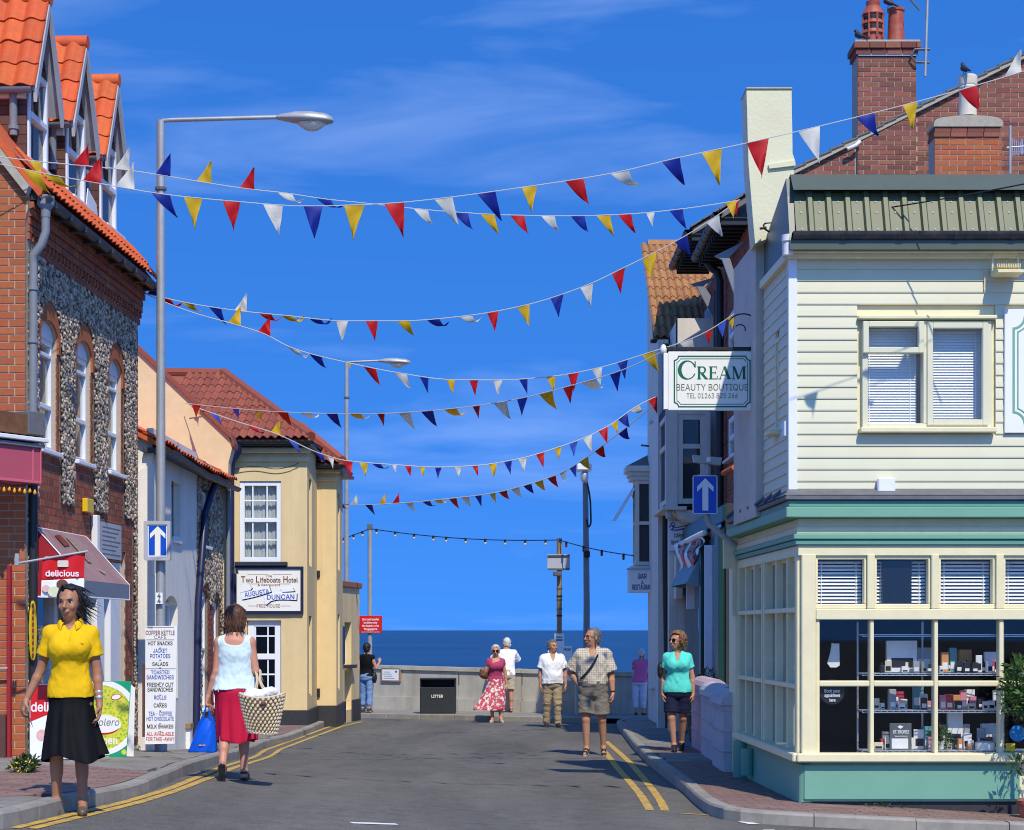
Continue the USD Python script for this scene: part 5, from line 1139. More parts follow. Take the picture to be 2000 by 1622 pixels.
for a in np.arange(8) * np.pi / 4 + .2: lv.tube([cy + V(math.cos(a) * r * 1.02, math.sin(a) * r * 1.02, Z(85, ds) + .05), cy + V(math.cos(a) * r * 1.02, math.sin(a) * r * 1.02, Z(30, ds))], .018, 6)
put('louvres', lv, 'pot_terracotta', lp)
vo = MB()
for zz in (.30, .53): vo.lathe(V(cy[0], cy[1], Z(85, ds) + zz * (Z(4, ds) - Z(85, ds))), [(r * .955, -.045), (r * .975, -.04), (r * .975, .045), (r * .955, .05)], 24)
put('vent_slots', vo, 'black', lp)
pot('chimney_pot', 1750, 34, 18, 84, [(.001, 0), (1.0, 0), (.86, .90), (1.0, .92), (1.02, .99), (.9, 1.0), (.75, .96), (.001, .96)], 'pot_terracotta', bh)
D3 = 25.5; CFr = Frame((0, D3), (0, -1)); q = lambda p: X(p, D3); w = lambda p: Z(p, D3)
s2 = put('chimney', MB().box(CFr, q(1826), q(1957), w(345), w(268), -.4, -.012), 'mortar_grey', bh)
bricks(s2, CFr, sbox(q(1826), w(345), q(1957), w(268)), 'brick_orange', course=.074, length=.235, limit=120, bond='stretcher')
x = q(1826) - .01
for a, b, o in ((268, 259, .012), (258.5, 247, .0)):
    x = q(1826) - o
    while x < q(1957) + o - .04: put('cap_brick', MB().box(CFr, x, min(x + .225, q(1957) + o), w(a) + .003, w(b), -.4, o), 'brick_brown', s2); x += .235
cp = smoothpath(np.array([(q(1823), w(248), 0), (q(1826), w(236), 0), (q(1850), w(229), 0), (q(1895), w(226), 0), (q(1940), w(229), 0), (q(1958), w(238), 0), (q(1957), w(248), 0)]), 30)[:, :2]
put('flaunching', MB().prism(CFr, Polygon(cp), -.42, .02), 'cement', s2)
pot('chimney_pot', 1890, 37, 149, 228, [(.001, 0), (.94, 0), (.86, .66), (.96, .70), (.88, .74), (1.0, .78), (1.0, .97), (.9, 1.0), (.7, .95), (.001, .95)], 'pot_cream', bh, D3 + .2)
put('lead_pipe', MB().tube([at(1655, 292, D2 - .12), at(1672, 284, D2 - .12), at(1680, 276, D2 - .12)], .03, 8), 'paint_white', bh, smooth=True)
# aerials
ae = thing('aerial_mast', 'thin steel aerial mast clamped to the big brick chimney', 'aerial', at(1807, 150, D2 - .1))
put('mast', MB().tube([at(1807, 150, D2 - .1), at(1813, -60, D2 - .1)], .022, 8), 'steel_pole', ae, smooth=True)
put('clamp', MB().tube([at(1786, 97, D2 - .1), at(1816, 97, D2 - .1)], .02, 6).tube([at(1788, 122, D2 - .1), at(1816, 123, D2 - .1)], .018, 6).tube([at(1786, 97, D2 - .1), at(1779, 110, D2 - .1), at(1788, 122, D2 - .1)], .015, 6), 'steel_dark', ae)
put('strap', MB().box(sF, bx_(1675), bx_(1788), bz_(112), bz_(108), .012, .02), 'alu', ae)
put('element', MB().tube([at(1778, 0, D2 - .1), at(1796, 20, D2 - .1)], .014, 6), 'steel_dark', ae)
ae2 = thing('small_aerial', 'low steel pole with a small grille aerial beside the white pot chimney', 'aerial', at(1973, 338, D3 - .1))
put('pole', MB().tube([at(1973, 340, D3 - .1), at(1973, 246, D3 - .1)], .02, 8), 'steel_pole', ae2, smooth=True)
gr = MB()
for k in range(6): gr.tube([at(1977 + k * 4, 270 + k * 2, D3 - .1), at(1978 + k * 4, 305 - k, D3 - .1)], .008, 5)
gr.tube([at(1966, 289, D3 - .1), at(2004, 286, D3 - .1)], .012, 6); gr.tube([at(1996, 272, D3 - .1), at(1996, 302, D3 - .1)], .012, 6); put('grille', gr, 'alu', ae2)
# birds
def bird(px, py, d, face, label):
    p = at(px, py, d); t = thing('bird', label, 'bird', p); s = .5; c = math.cos(face); sn = math.sin(face); f = V(c, sn, 0)
    a = p + V(0, 0, .06)
    import manifold3d as m3
    def ball(x, r): return m3.Manifold.sphere(r, 14).translate(list(map(float, x)))
    hull = lambda *b: m3.Manifold.batch_hull(list(b))
    body = hull(ball(a - f * .04 + V(0, 0, .02), .035), ball(a + f * .03 + V(0, 0, .06), .045)) + hull(ball(a + f * .03 + V(0, 0, .06), .035), ball(a + f * .05 + V(0, 0, .125), .026)) + hull(ball(a + f * .05 + V(0, 0, .125), .02), ball(a + f * .095 + V(0, 0, .12), .004)) + hull(ball(a - f * .04 + V(0, 0, .03), .028), ball(a - f * .15 - V(0, 0, .03), .010))
    mm = body.refine_to_length(.012).to_mesh(); tm_ = trimesh.Trimesh(mm.vert_properties[:, :3], mm.tri_verts); trimesh.smoothing.filter_taubin(tm_, iterations=6)
    b = put('body', tm_, 'bird', t, smooth=True)
    sd_ = V(-sn, c, 0); put('legs', MB().tube([a + sd_ * .015, p + sd_ * .015 + f * .01], .004, 5).tube([a - sd_ * .015, p - sd_ * .015 + f * .01], .004, 5), 'bird', t)
bird(1678, 83, D2 - .02, 2.4, 'small dark bird perched on the ledge beside the louvred pot'); bird(1735, 18, D2 + .06, 2.9, 'small dark bird perched on the rim of the plain red pot'); bird(1884, 149, D3 + .1, 1.9, 'small dark bird perched on the cream chimney pot')

# ---------------------------------------------------------------- brick house with deep black eaves beyond the shop
RX = 3.6; RW = Frame((RX, 0), (-1, 0)); gR = float(road(2.5, 25)) + KH   # u = -y
eh = thing('eaves_house', 'shaded brick house with deep black eaves and white painted windows beyond the corner shop', 'house', (RX + 1, 26, gR))
yA, yB = 27.2, 34.2
hw = sbox(-yB, gR - .3, -yA, 8.0)
wn = [sbox(-y1, z0, -y0, z1) for y0, y1, z0, z1 in ((28.1, 29.8, Z(690, 28.6), Z(590, 28.6)), (28.1, 29.8, Z(890, 28.6), Z(800, 28.6)), (31.9, 33.3, Z(700, 32.5), Z(590, 32.5)))]
hwall = put('wall', MB().prism(RW, hw.difference(unary_union(wn)), -.3, -.012), 'mortar', eh)
bricks(hwall, RW, sbox(-29, Z(700, 28.6), -27.2, 7.9).union(sbox(-31.5, Z(1160, 28.6), -28.9, 7.9)).difference(unary_union(wn)), 'brick_red', limit=280, rest='brick_red_i', z0=gR)
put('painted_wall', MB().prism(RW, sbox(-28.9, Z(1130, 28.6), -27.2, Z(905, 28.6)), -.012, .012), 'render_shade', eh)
bricks(hwall, RW, sbox(-28.9, gR, -27.2, Z(1130, 28.6)).union(sbox(-34.2, Z(1010, 33.8), -31.5, 7.9)).difference(unary_union(wn)), 'brick_red', limit=0, rest='brick_red_i', z0=gR)
for b in wn:
    b = b.bounds; sash_window(eh, RW, b[0] + .02, b[2] - .02, b[1] + .02, b[3] - .02, .0, 'paint_white', fw=.09, meet=(b[1] + b[3]) / 2, bars_u=((b[0] + b[2]) / 2,), sill=True, glass='glass_dark')
def eave(xo, y0, y1, zg, rise, label, parent):
    """A roof slope seen from below: verge, soffit, rafter feet and gutter."""
    zr = zg + rise; xi = xo + rise / .62
    v = [(xo, y0, zg), (xi, y0, zr), (xi, y1, zr), (xo, y1, zg)]; t = V(0, 0, -.10)
    m = MB().add(np.vstack([np.array(v), np.array(v) + t]), [[0, 1, 2], [0, 2, 3], [4, 6, 5], [4, 7, 6], [0, 4, 5], [0, 5, 1], [1, 5, 6], [1, 6, 2], [2, 6, 7], [2, 7, 3], [3, 7, 4], [3, 4, 0]]); tmh = trimesh.Trimesh(*m.arrays(), process=False); tmh.fix_normals()
    r = put('roof', tmh, 'slate', parent)
    n = int(math.hypot(xi - xo, rise) / .2); U = V(xi - xo, 0, rise) / n
    for k in range(n):
        a = V(xo - .03, y0 - .05, zg + .015) + U * k; b = a + U * 1.12
        put('verge_tile', MB().add([a, b, b + V(0, .3, 0), a + V(0, .3, 0), a + V(0, 0, .035), b + V(0, 0, .012), b + V(0, .3, .012), a + V(0, .3, .035)], [[0, 1, 5], [0, 5, 4], [4, 5, 6], [4, 6, 7], [0, 4, 7], [0, 7, 3], [0, 2, 1], [0, 3, 2], [1, 2, 6], [1, 6, 5], [3, 7, 6], [3, 6, 2]]), 'slate', r)
    put('gutter', half_pipe(MB(), V(xo - .06, y0 - .03, zg - .02), V(xo - .06, y1, zg - .02), .075), 'gutter_dark', parent, smooth=30)
    for y in np.arange(y0 + .15, y1, .55): put('gutter_union', half_pipe(MB(), V(xo - .06, y - .04, zg - .02), V(xo - .06, y + .04, zg - .02), .083), 'steel_dark', parent, smooth=30)
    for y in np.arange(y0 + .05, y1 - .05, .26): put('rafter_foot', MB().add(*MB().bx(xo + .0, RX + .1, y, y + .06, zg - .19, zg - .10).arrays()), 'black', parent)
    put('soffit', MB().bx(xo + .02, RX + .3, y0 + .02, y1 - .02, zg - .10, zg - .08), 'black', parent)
zA, zB = Z(432, 21.4), Z(455, 24.0)
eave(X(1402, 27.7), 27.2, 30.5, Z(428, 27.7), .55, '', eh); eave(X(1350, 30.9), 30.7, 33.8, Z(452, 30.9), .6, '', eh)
pipe(eh, [V(3.25, 30.2, Z(505, 30.2)), V(3.38, 30.2, Z(525, 30.2)), V(3.46, 30.2, Z(532, 30.2)), V(3.5, 30.2, Z(550, 30.2)), V(3.5, 30.2, gR)], .07, 'pipe_black')
for y in (27.6, 31.3): put('eaves_bracket', MB().prism(Frame((0, y), (0, -1)), Polygon([(RX, Z(470, y) if y < 28 else Z(540, y)), (RX - .48, Z(500, y) if y < 28 else Z(555, y)), (RX - .36, (Z(500, y) if y < 28 else Z(555, y)) - .06), (RX, Z(640, y)), (RX, Z(600, y)), (RX - .25, (Z(500, y) if y < 28 else Z(555, y)) - .02)]), -.06, 0), 'pipe_grey', eh)
put('timber_post', MB().bx(RX - .09, RX, 32.5, 32.66, Z(690, 32.5), 7.4), 'paint_grey', eh); put('timber_post', MB().bx(RX - .09, RX, 31.1, 31.24, Z(690, 31.2), 7.5), 'cladding_brown', eh)
put('awning_tile', MB().tube([at(1413, 925, 28), at(1434, 913, 27.3)], .045, 6), 'tile_red', eh)
# dark green shop front under it
GX_ = 3.05; RW = Frame((GX_, 0), (-1, 0)); gs = thing('green_shop_front', 'very dark green shop front in the shade with a pale blue blind over its doorway', 'shop front', (GX_, 28, gR))
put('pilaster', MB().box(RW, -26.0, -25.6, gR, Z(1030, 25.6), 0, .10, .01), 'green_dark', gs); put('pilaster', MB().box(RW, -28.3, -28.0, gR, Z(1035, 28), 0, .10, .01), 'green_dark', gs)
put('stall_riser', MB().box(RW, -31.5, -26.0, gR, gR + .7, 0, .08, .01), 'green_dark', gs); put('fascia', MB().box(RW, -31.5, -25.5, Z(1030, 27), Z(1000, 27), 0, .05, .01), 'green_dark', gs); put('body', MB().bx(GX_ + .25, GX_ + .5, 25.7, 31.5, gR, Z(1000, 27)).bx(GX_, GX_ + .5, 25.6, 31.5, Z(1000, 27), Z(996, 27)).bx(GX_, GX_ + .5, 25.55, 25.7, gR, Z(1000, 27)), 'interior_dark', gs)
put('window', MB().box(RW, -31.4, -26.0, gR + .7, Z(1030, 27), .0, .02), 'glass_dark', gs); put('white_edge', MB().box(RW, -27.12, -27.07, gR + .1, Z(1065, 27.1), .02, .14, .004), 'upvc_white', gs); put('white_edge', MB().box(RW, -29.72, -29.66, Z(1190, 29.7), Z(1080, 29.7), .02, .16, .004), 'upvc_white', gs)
mat('blind_blue', (.20, .32, .36), .6, .2, 3)
put('door_blind', MB().add([(GX_ - .02, 28.3, Z(1150, 28.3)), (GX_ - .02, 31, Z(1150, 30.9)), (GX_ - .30, 31, Z(1146, 31)), (GX_ - .30, 28.3, Z(1140, 28.3)), (GX_ - .06, 28.3, Z(1085, 28.3)), (GX_ - .06, 31, Z(1085, 30.9))], [[3, 2, 5], [3, 5, 4], [0, 3, 4], [1, 5, 2]]), 'blind_blue', gs)
aw = thing('folded_awning', 'folded awning with ragged red and white cloth hanging over the shaded shop front', 'awning', (2.5, 28.6, Z(1050, 28.6)))
put('roller', MB().tube([V(X(1320, 31), 31, Z(1068, 31)), V(X(1378, 27.6), 27.6, Z(1040, 27.6))], .05, 8), 'paint_white', aw, smooth=True)
for k, (px, y, h, m) in enumerate(((1368, 28.0, 36, 'sign_white'), (1356, 28.6, 55, 'sign_red'), (1345, 29.2, 62, 'sign_white'), (1336, 29.8, 66, 'sign_red'), (1327, 30.4, 68, 'sign_white'))):
    x = X(px, y); z = Z(1050 + (1368 - px) * .35, y); P = np.array([[V(x + .05 * math.sin(a * 5 + k), y + .45 * b - .2, z - a * h * y / FPX * (1 - .5 * abs(b - .5))) for b in np.linspace(0, 1, 6)] for a in np.linspace(0, 1, 7)])
    put('cloth', MB().shell(P, .004), m, aw, smooth=True)
# garden walls with rounded pier caps
def pier(name, y0, y1, x0, zt, m, label):
    t = thing(name, label, 'garden wall', (x0, y0, gR)); mb = MB().bx(x0, x0 + .32, y0, y1, gR - .1, zt - .16, .02)
    put('wall', mb, m, t); a = np.linspace(0, np.pi, 9); put('coping', MB().prism(Frame((0, y0 - .02), (0, -1)), Polygon([(x0 - .03, zt - .17)] + [(x0 + .16 - .19 * math.cos(v), zt - .17 + .17 * math.sin(v)) for v in a] + [(x0 + .35, zt - .17)]), -(y1 - y0) - .03, 0), m, t)
    for k in range(3):
        put('stone_band', MB().bx(x0 - .012, x0 + .1, y0 - .012, y1 + .01, gR + .25 + k * .24, gR + .27 + k * .24, .004), m, t)
pier('garden_wall', 24.6, 26.2, X(1373, 24.6), Z(1326, 24.6), 'pink_wall', 'lilac pink garden wall end with a rounded coping before the green shop front')
pier('garden_wall', 22.4, 24.4, X(1402, 22.4), Z(1340, 22.4), 'pale_wall', 'pale painted garden wall with rounded coping touching the corner shop')
pier('garden_wall', 21.1, 22.3, X(1413, 21.1), Z(1350, 21.1), 'pale_wall', 'short pale painted wall stub against the end pier of the corner shop')
pt = thing('flower_tub', 'tub of dark plants with a few red flowers on the shaded pavement', 'plant pot', (X(1366, 27), 27, gR))
put('tub', MB().lathe(V(X(1368, 27), 27, gR), [(.001, 0), (.16, 0), (.22, .4), (.001, .4)], 14), 'black', pt); m = MB(); leafy(m, V(X(1368, 27), 27, gR + .62), .22, 200, .10, r_); put('foliage', m, 'leaf', pt, kind='stuff')
m = MB(); leafy(m, V(X(1362, 27), 26.9, gR + .62), .18, 24, .05, r_); put('flowers', m, 'sign_red', pt, kind='stuff')
ht2 = thing('potted_ball', 'round dark clipped plant standing behind the lilac pink wall', 'plant', (X(1384, 26.6), 26.6, gR)); m = MB(); leafy(m, V(X(1384, 26.6), 26.6, Z(1322, 26.6)), .12, 160, .06, r_); put('foliage', m, 'leaf', ht2, kind='stuff'); put('stem', MB().tube([V(X(1384, 26.6), 26.6, gR), V(X(1384, 26.6), 26.6, Z(1320, 26.6))], .02, 6), 'wood_post', ht2)

# ---------------------------------------------------------------- white rendered house with bays at the far end
WX = 2.92; WF = Frame((WX, 0), (-1, 0)); wy0, wy1 = 31.6, 37.1; gW = float(road(2.5, 36)) + KH
wh = thing('white_house', 'white rendered house with two bays and an ochre pantile roof by the sea wall', 'house', (WX + 1, 34, gW))
zr = Z(478, 38); wtop = Z(665, 34)
put('wall', MB().prism(WF, sbox(-wy1, gW - .3, -wy0, wtop), -.3, 0), 'house_white_shade', wh)
EF = Frame((0, wy0 - .01), (0, -1)); put('end_wall', MB().prism(EF, sbox(WX, gW - .3, 4.2, wtop), -.3, 0), 'house_white_shade', wh)
put('end_wall', MB().prism(Frame((0, wy1 + .01), (0, 1)), sbox(-4.2, gW - .3, -WX, wtop + 2), -.3, 0), 'house_white_shade', wh)
# roof slope facing the camera: tiles between the far ridge and the eave above the bays
yE, yR = 33.2, 36.6; zE, zR = Z(662, yE), Z(482, yR); xl = X(1286, yE); V_ = V(0, yR - yE, zR - zE); ln = np.linalg.norm(V_); V_ /= ln
rr = put('roof', MB().add([V(xl - .1, yE, zE), V(X(1400, yE), yE, zE), V(X(1400, yR), yR, zR), V(X(1266, yR), yR, zR), V(xl - .1, yE, zE - .08), V(X(1400, yE), yE, zE - .08), V(X(1400, yR), yR, zR - .08), V(X(1266, yR), yR, zR - .08)], [[0, 1, 2], [0, 2, 3], [0, 4, 5], [0, 5, 1], [0, 3, 7], [0, 7, 4], [4, 6, 5], [4, 7, 6]]), 'tile_ochre', wh)
tiles(rr, V(xl - .08, yE - .03, zE + .01), V(1, 0, 0), V_, 9, 10, .137, ln / 10, 'tile_ochre', h=.06)
put('ridge_tile', MB().tube([V(X(1265, yR), yR, zR + .03), V(X(1400, yR), yR, zR + .03)], .11, 8), 'tile_ochre', wh, smooth=40)
put('party_wall', MB().add([V(X(1265, yR), yR, zR), V(X(1300, yE), yE, zE), V(X(1300, yE), yE, gW), V(X(1266, wy1), wy1, gW), V(X(1264, wy1), wy1, zR - .4)], [[0, 1, 2], [0, 2, 3], [0, 3, 4]]), 'house_white_shade', wh)
put('front_block', MB().bx(X(1300, yE) + .005, 4.2, yE + .05, wy1 - .1, gW, zE - .05), 'house_white_shade', wh)
put('gutter', half_pipe(MB(), V(xl - .15, yE - .06, zE - .03), V(X(1390, yE), yE - .06, zE - .03), .06), 'pipe_black', wh, smooth=30)
# near bay: two sashes in white frames on a moulded bracket
bY = 31.0; NBF = Frame((0, bY), (0, -1)); a0, a1 = X(1300, bY), X(1388, bY); c0, c1 = Z(990, bY), Z(800, bY)
put('bay', MB().bx(a0 + .03, WX + .3, bY + .06, wy0 + 1.2, c0, c1 + .1), 'interior_dark', wh)
sash_window(wh, NBF, X(1324, bY), X(1378, bY), c0 + .05, Z(810, bY), .0, 'house_white_shade', fw=.09, meet=Z(872, bY), depth=.06, sill=False, name='bay_window')
put('bay_frame', MB().box(NBF, a0, X(1324, bY), c0, c1 + .15, -.06, .02, .008).box(NBF, X(1378, bY), a1, c0, c1 + .15, -.06, .02, .008).box(NBF, X(1324, bY), X(1378, bY), Z(810, bY), c1 + .15, -.06, .015), 'house_white_shade', wh)
BSd = Frame((a0, bY), (-1, 0)); sash_window(wh, BSd, -1.3, -.06, c0 + .05, Z(810, bY), .0, 'house_white_shade', fw=.09, meet=Z(872, bY), depth=.06, sill=False, name='bay_window')
put('curtain', MB().box(NBF, X(1334, bY), X(1352, bY), c0 + .1, Z(812, bY), -.16, -.14).box(NBF, X(1350, bY), X(1370, bY), c0 + .1, Z(925, bY), -.16, -.14), 'blind', wh)
put('bay_sill', MB().bx(a0 - .07, WX + .1, bY - .10, wy0 + 1.3, c0 - .06, c0, .01), 'house_white_shade', wh)
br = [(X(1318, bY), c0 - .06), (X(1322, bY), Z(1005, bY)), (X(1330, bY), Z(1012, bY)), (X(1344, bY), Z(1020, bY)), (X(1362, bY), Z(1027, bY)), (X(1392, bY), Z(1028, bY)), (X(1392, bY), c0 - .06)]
put('bay_bracket', MB().prism(NBF, Polygon(br), -.5, .02), 'house_white_shade', wh); put('bay_bracket', MB().box(NBF, X(1303, bY), X(1312, bY), Z(1012, bY), c0 - .06, -.3, 0, .01), 'paint_grey', wh)
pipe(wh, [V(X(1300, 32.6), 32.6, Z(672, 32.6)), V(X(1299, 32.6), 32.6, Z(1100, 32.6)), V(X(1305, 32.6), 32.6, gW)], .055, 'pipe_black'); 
put('corner_pier', MB().bx(X(1284, 32.9), X(1304, 32.9), 32.75, 33.1, gW, Z(668, 33)), 'house_white_shade', wh)
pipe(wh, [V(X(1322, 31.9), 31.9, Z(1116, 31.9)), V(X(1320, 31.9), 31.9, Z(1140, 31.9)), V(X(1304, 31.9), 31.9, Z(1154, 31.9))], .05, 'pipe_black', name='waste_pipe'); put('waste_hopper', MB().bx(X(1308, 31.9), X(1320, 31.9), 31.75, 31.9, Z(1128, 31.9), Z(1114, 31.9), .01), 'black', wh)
put('lower_wall', MB().bx(X(1306, 31.7), X(1340, 31.7), 31.62, 31.9, gW - .2, Z(1010, 31.7)), 'house_white_shade', wh); put('lower_pier', MB().bx(X(1319, 31.3), X(1333, 31.3), 31.2, 31.6, Z(1170, 31.3), Z(1085, 31.3), .01), 'house_white_shade', wh)
# far bay
fY = 36.6; f0, f1 = X(1240, fY), X(1282, fY); FB = Frame((0, fY), (0, -1))
put('bay', MB().bx(f0 + .05, WX + .3, fY + .07, fY + .5, Z(1110, fY), Z(930, fY)), 'interior_dark', wh)
sash_window(wh, FB, X(1241, fY), X(1280, fY), Z(1105, fY), Z(938, fY), 0, 'house_white_shade', fw=.08, meet=Z(1022, fY), depth=.06, sill=False, name='bay_window', curtain='net_curtain')
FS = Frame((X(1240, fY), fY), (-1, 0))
sash_window(wh, FS, -.6, -.02, Z(1105, fY), Z(938, fY), 0, 'house_white_shade', fw=.08, meet=Z(1022, fY), depth=.06, sill=False, name='bay_window')
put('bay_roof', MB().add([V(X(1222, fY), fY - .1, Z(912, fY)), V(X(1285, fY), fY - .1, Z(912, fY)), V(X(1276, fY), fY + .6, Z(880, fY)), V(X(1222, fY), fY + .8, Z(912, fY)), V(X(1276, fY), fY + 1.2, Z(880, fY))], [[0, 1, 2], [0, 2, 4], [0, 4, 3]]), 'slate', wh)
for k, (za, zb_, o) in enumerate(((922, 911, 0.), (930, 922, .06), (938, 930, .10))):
    put('bay_cornice', MB().bx(X(1222, fY) + o, WX + .2, fY - .14 + o, fY + .7, Z(za, fY), Z(zb_, fY), .008), 'house_white_shade', wh)
put('bay_sill', MB().bx(X(1232, fY), WX + .2, fY - .06, fY + .6, Z(1114, fY), Z(1106, fY), .006), 'house_white_shade', wh)
put('open_sash', MB().add([at(1236, 952, fY), at(1241, 955, fY), at(1203, 1018, fY - .1), at(1195, 1018, fY - .1), at(1236, 952, fY + .7), at(1241, 955, fY + .7), at(1203, 1018, fY + .6), at(1195, 1018, fY + .6)], [[0, 1, 2], [0, 2, 3], [4, 6, 5], [4, 7, 6], [0, 4, 5], [0, 5, 1], [1, 5, 6], [1, 6, 2], [2, 6, 7], [2, 7, 3], [3, 7, 4], [3, 4, 0]]), 'upvc_white', wh)
put('stay', MB().tube([at(1232, 960, fY), at(1240, 985, fY)], .012, 5), 'alu', wh)
put('lower_wall', MB().bx(X(1268, 37), WX + .2, 36.9, 37.1, gW - .2, Z(1160, 37)), 'house_white_shade', wh)
sash_window(wh, Frame((X(1276, 36.4), 36.4), (-1, 0)), -.1, .9, gW + .7, Z(1190, 37), .0, 'house_white_shade', fw=.07, sill=True, depth=.05, glass='glass_dark')
put('stub', MB().tube([at(1252, 870, 34), at(1268, 872, 34)], .02, 6), 'steel_dark', wh); put('vent_cap', MB().tube([at(1268, 828, 33.5), at(1275, 822, 33.5)], .035, 8), 'house_white_shade', wh)
def board_sign(name, label, px0, px1, py0, py1, d, m, th=.05, loc=None):
    fr = Frame((0, d), (0, -1)); t = thing(name, label, 'sign', (X((px0 + px1) / 2, d), d, Z(py1, d))); put('board', MB().box(fr, X(px0, d), X(px1, d), Z(py1, d), Z(py0, d), -th, 0, .005), m, t); return t, fr.shift(.001)
t, fr = board_sign('bar_sign', 'white hanging sign for the bar and restaurant below the far bay', 1227, 1278, 1114, 1158, 36.4, 'sign_white', .35)
L_ = MB(); L_.text(fr, 'BAR', X(1255, 36.4), Z(1131, 36.4), .105, 0, True, w=.17); L_.text(fr, '&', X(1255, 36.4), Z(1141, 36.4), .07, 0); L_.text(fr, 'RESTAURANT', X(1256, 36.4), Z(1152, 36.4), .10, 0, True, w=.44); put('lettering', L_, 'ink_black', t)
put('rail', MB().tube([at(1224, 1112, 36.3), at(1284, 1110, 36.3)], .02, 6), 'paint_grey', t)
t, fr = board_sign('carvery_sign', 'white wall sign with a blue scroll and carvery lettering under the bay', 1305, 1357, 1018, 1076, 31.55, 'sign_white')
L_ = MB(); L_.text(fr, 'CARVERY', X(1331, 31.55), Z(1050, 31.55), .065, 0, True, w=.26); L_.text(fr, '&', X(1331, 31.55), Z(1055.5, 31.55), .04, 0); L_.text(fr, 'RESTAURANT', X(1331, 31.55), Z(1064, 31.55), .065, 0, True, w=.36); put('lettering', L_, 'ink_black', t)
sc_ = smoothpath([(X(a, 31.55), Z(b, 31.55), 0) for a, b in ((1308, 1030), (1312, 1026), (1316, 1031), (1311, 1035), (1320, 1036), (1335, 1033), (1350, 1031), (1354, 1027))], 40)[:, :2]
put('scroll', MB().prism(fr, LineString(sc_).buffer(.010), 0, .003), 'ink_blue', t); L_ = MB(); L_.prism(fr, LineString(sc_ + V(.02, .05)).buffer(.008), 0, .003); put('scroll', L_, 'ink_blue', t)
# hanging boutique sign on its iron bracket
HS = 18.9; Q = Frame((0, HS), (0, -1)); qx, qz = lambda p: X(p, HS), lambda p: Z(p, HS)
hsn = thing('hanging_sign', 'cream hanging sign with green lettering on a scrolled iron bracket', 'sign', (qx(1392), HS, qz(803)))
put('board', MB().box(Q, qx(1305), qx(1472), qz(802), qz(687), -.05, 0, .006), 'sign_cream', hsn)
put('side_edge', MB().box(Q, qx(1296), qx(1304.5), qz(800), qz(690), -.06, .012, .004), 'sign_white', hsn)
ob = scallop(qx(1316), qx(1466), qz(796), qz(695), .045); put('border', MB().prism(Q, ob.difference(ob.buffer(-.013)), 0, .003), 'ink_green', hsn); ib = ob.buffer(-.03); put('border', MB().prism(Q, ib.difference(ib.buffer(-.006)), 0, .003), 'ink_green', hsn)
# serif capitals for the name, drawn as outlines
def serif(ch, h):
    st, th, sf = .17 * h, .055 * h, .06 * h
    stem = lambda x: unary_union([sbox(x, 0, x + st, h), sbox(x - sf, 0, x + st + sf, th), sbox(x - sf, h - th, x + st + sf, h)])
    line = lambda a, b, w: LineString([a, b]).buffer(w / 2, cap_style=2)
    if ch == 'C':
        o = affinity.scale(Point(.5 * h, .5 * h).buffer(.5 * h, 32), .95, 1.03); i_ = affinity.scale(Point(.56 * h, .5 * h).buffer(.5 * h, 32), .68, .92)
        g = o.difference(i_).difference(sbox(.78 * h, .30 * h, 2 * h, .66 * h)); g = unary_union([g, sbox(.90 * h, .64 * h, .955 * h, .97 * h)]).difference(sbox(.97 * h, -h, 2 * h, 2 * h)); return g, .98 * h
    if ch == 'R':
        bowl = affinity.scale(Point(.38 * h, .73 * h).buffer(.27 * h, 24), 1.05, 1).difference(affinity.scale(Point(.36 * h, .73 * h).buffer(.27 * h, 24), .66, .76)).difference(sbox(-h, 0, .22 * h, h)); return unary_union([stem(.06 * h), bowl, line((.34 * h, .48 * h), (.70 * h, 0), .17 * h), sbox(.60 * h, 0, .84 * h, th)]).intersection(sbox(-h, 0, h, h)), .84 * h
    if ch == 'E': return unary_union([stem(.06 * h), sbox(.1 * h, 0, .64 * h, th), sbox(.1 * h, h - th, .60 * h, h), sbox(.1 * h, .48 * h, .5 * h, .48 * h + th), sbox(.60 * h, 0, .64 * h, .26 * h), sbox(.56 * h, .78 * h, .60 * h, h), sbox(.47 * h, .40 * h, .51 * h, .62 * h)]), .68 * h
    if ch == 'A': return unary_union([line((.08 * h, 0), (.43 * h, h), .06 * h), line((.78 * h, 0), (.43 * h, h), .18 * h), sbox(.2 * h, .3 * h, .66 * h, .3 * h + th), sbox(-.02 * h, 0, .2 * h, th), sbox(.62 * h, 0, .94 * h, th)]).intersection(sbox(-h, 0, h, h)), .94 * h
    if ch == 'M': return unary_union([sbox(.08 * h, 0, .13 * h, h), sbox(0, 0, .22 * h, th), sbox(0, h - th, .2 * h, h), line((.14 * h, h), (.50 * h, 0), .16 * h), line((.84 * h, h), (.50 * h, 0), .07 * h), stem(.82 * h)]).intersection(sbox(-h, 0, 2 * h, h)), 1.08 * h
def serif_word(mb, fr, letters, u0, z, w, n):
    gs_, x = [], 0
    for ch, h in letters:
        g, a = serif(ch, h); gs_.append(affinity.translate(g, x, 0)); x += a + .05 * h
    s = w / x
    for g in gs_: mb.prism(fr, affinity.translate(affinity.scale(g, s, 1, origin=(0, 0)), u0, z), n, n + .004)
L_ = MB(); serif_word(L_, Q, [('C', .195), ('R', .135), ('E', .135), ('A', .135), ('M', .135)], qx(1323), qz(741), qx(1459) - qx(1323), 0); put('lettering', L_, 'ink_green', hsn)
L_ = MB(); L_.text(Q, 'BEAUTY BOUTIQUE', qx(1391), qz(763), .068, 0, w=qx(1462) - qx(1322)); L_.text(Q, 'TEL 01263 825 266', qx(1391), qz(778), .052, 0, w=qx(1442) - qx(1342)); put('lettering', L_, 'ink_olive', hsn)
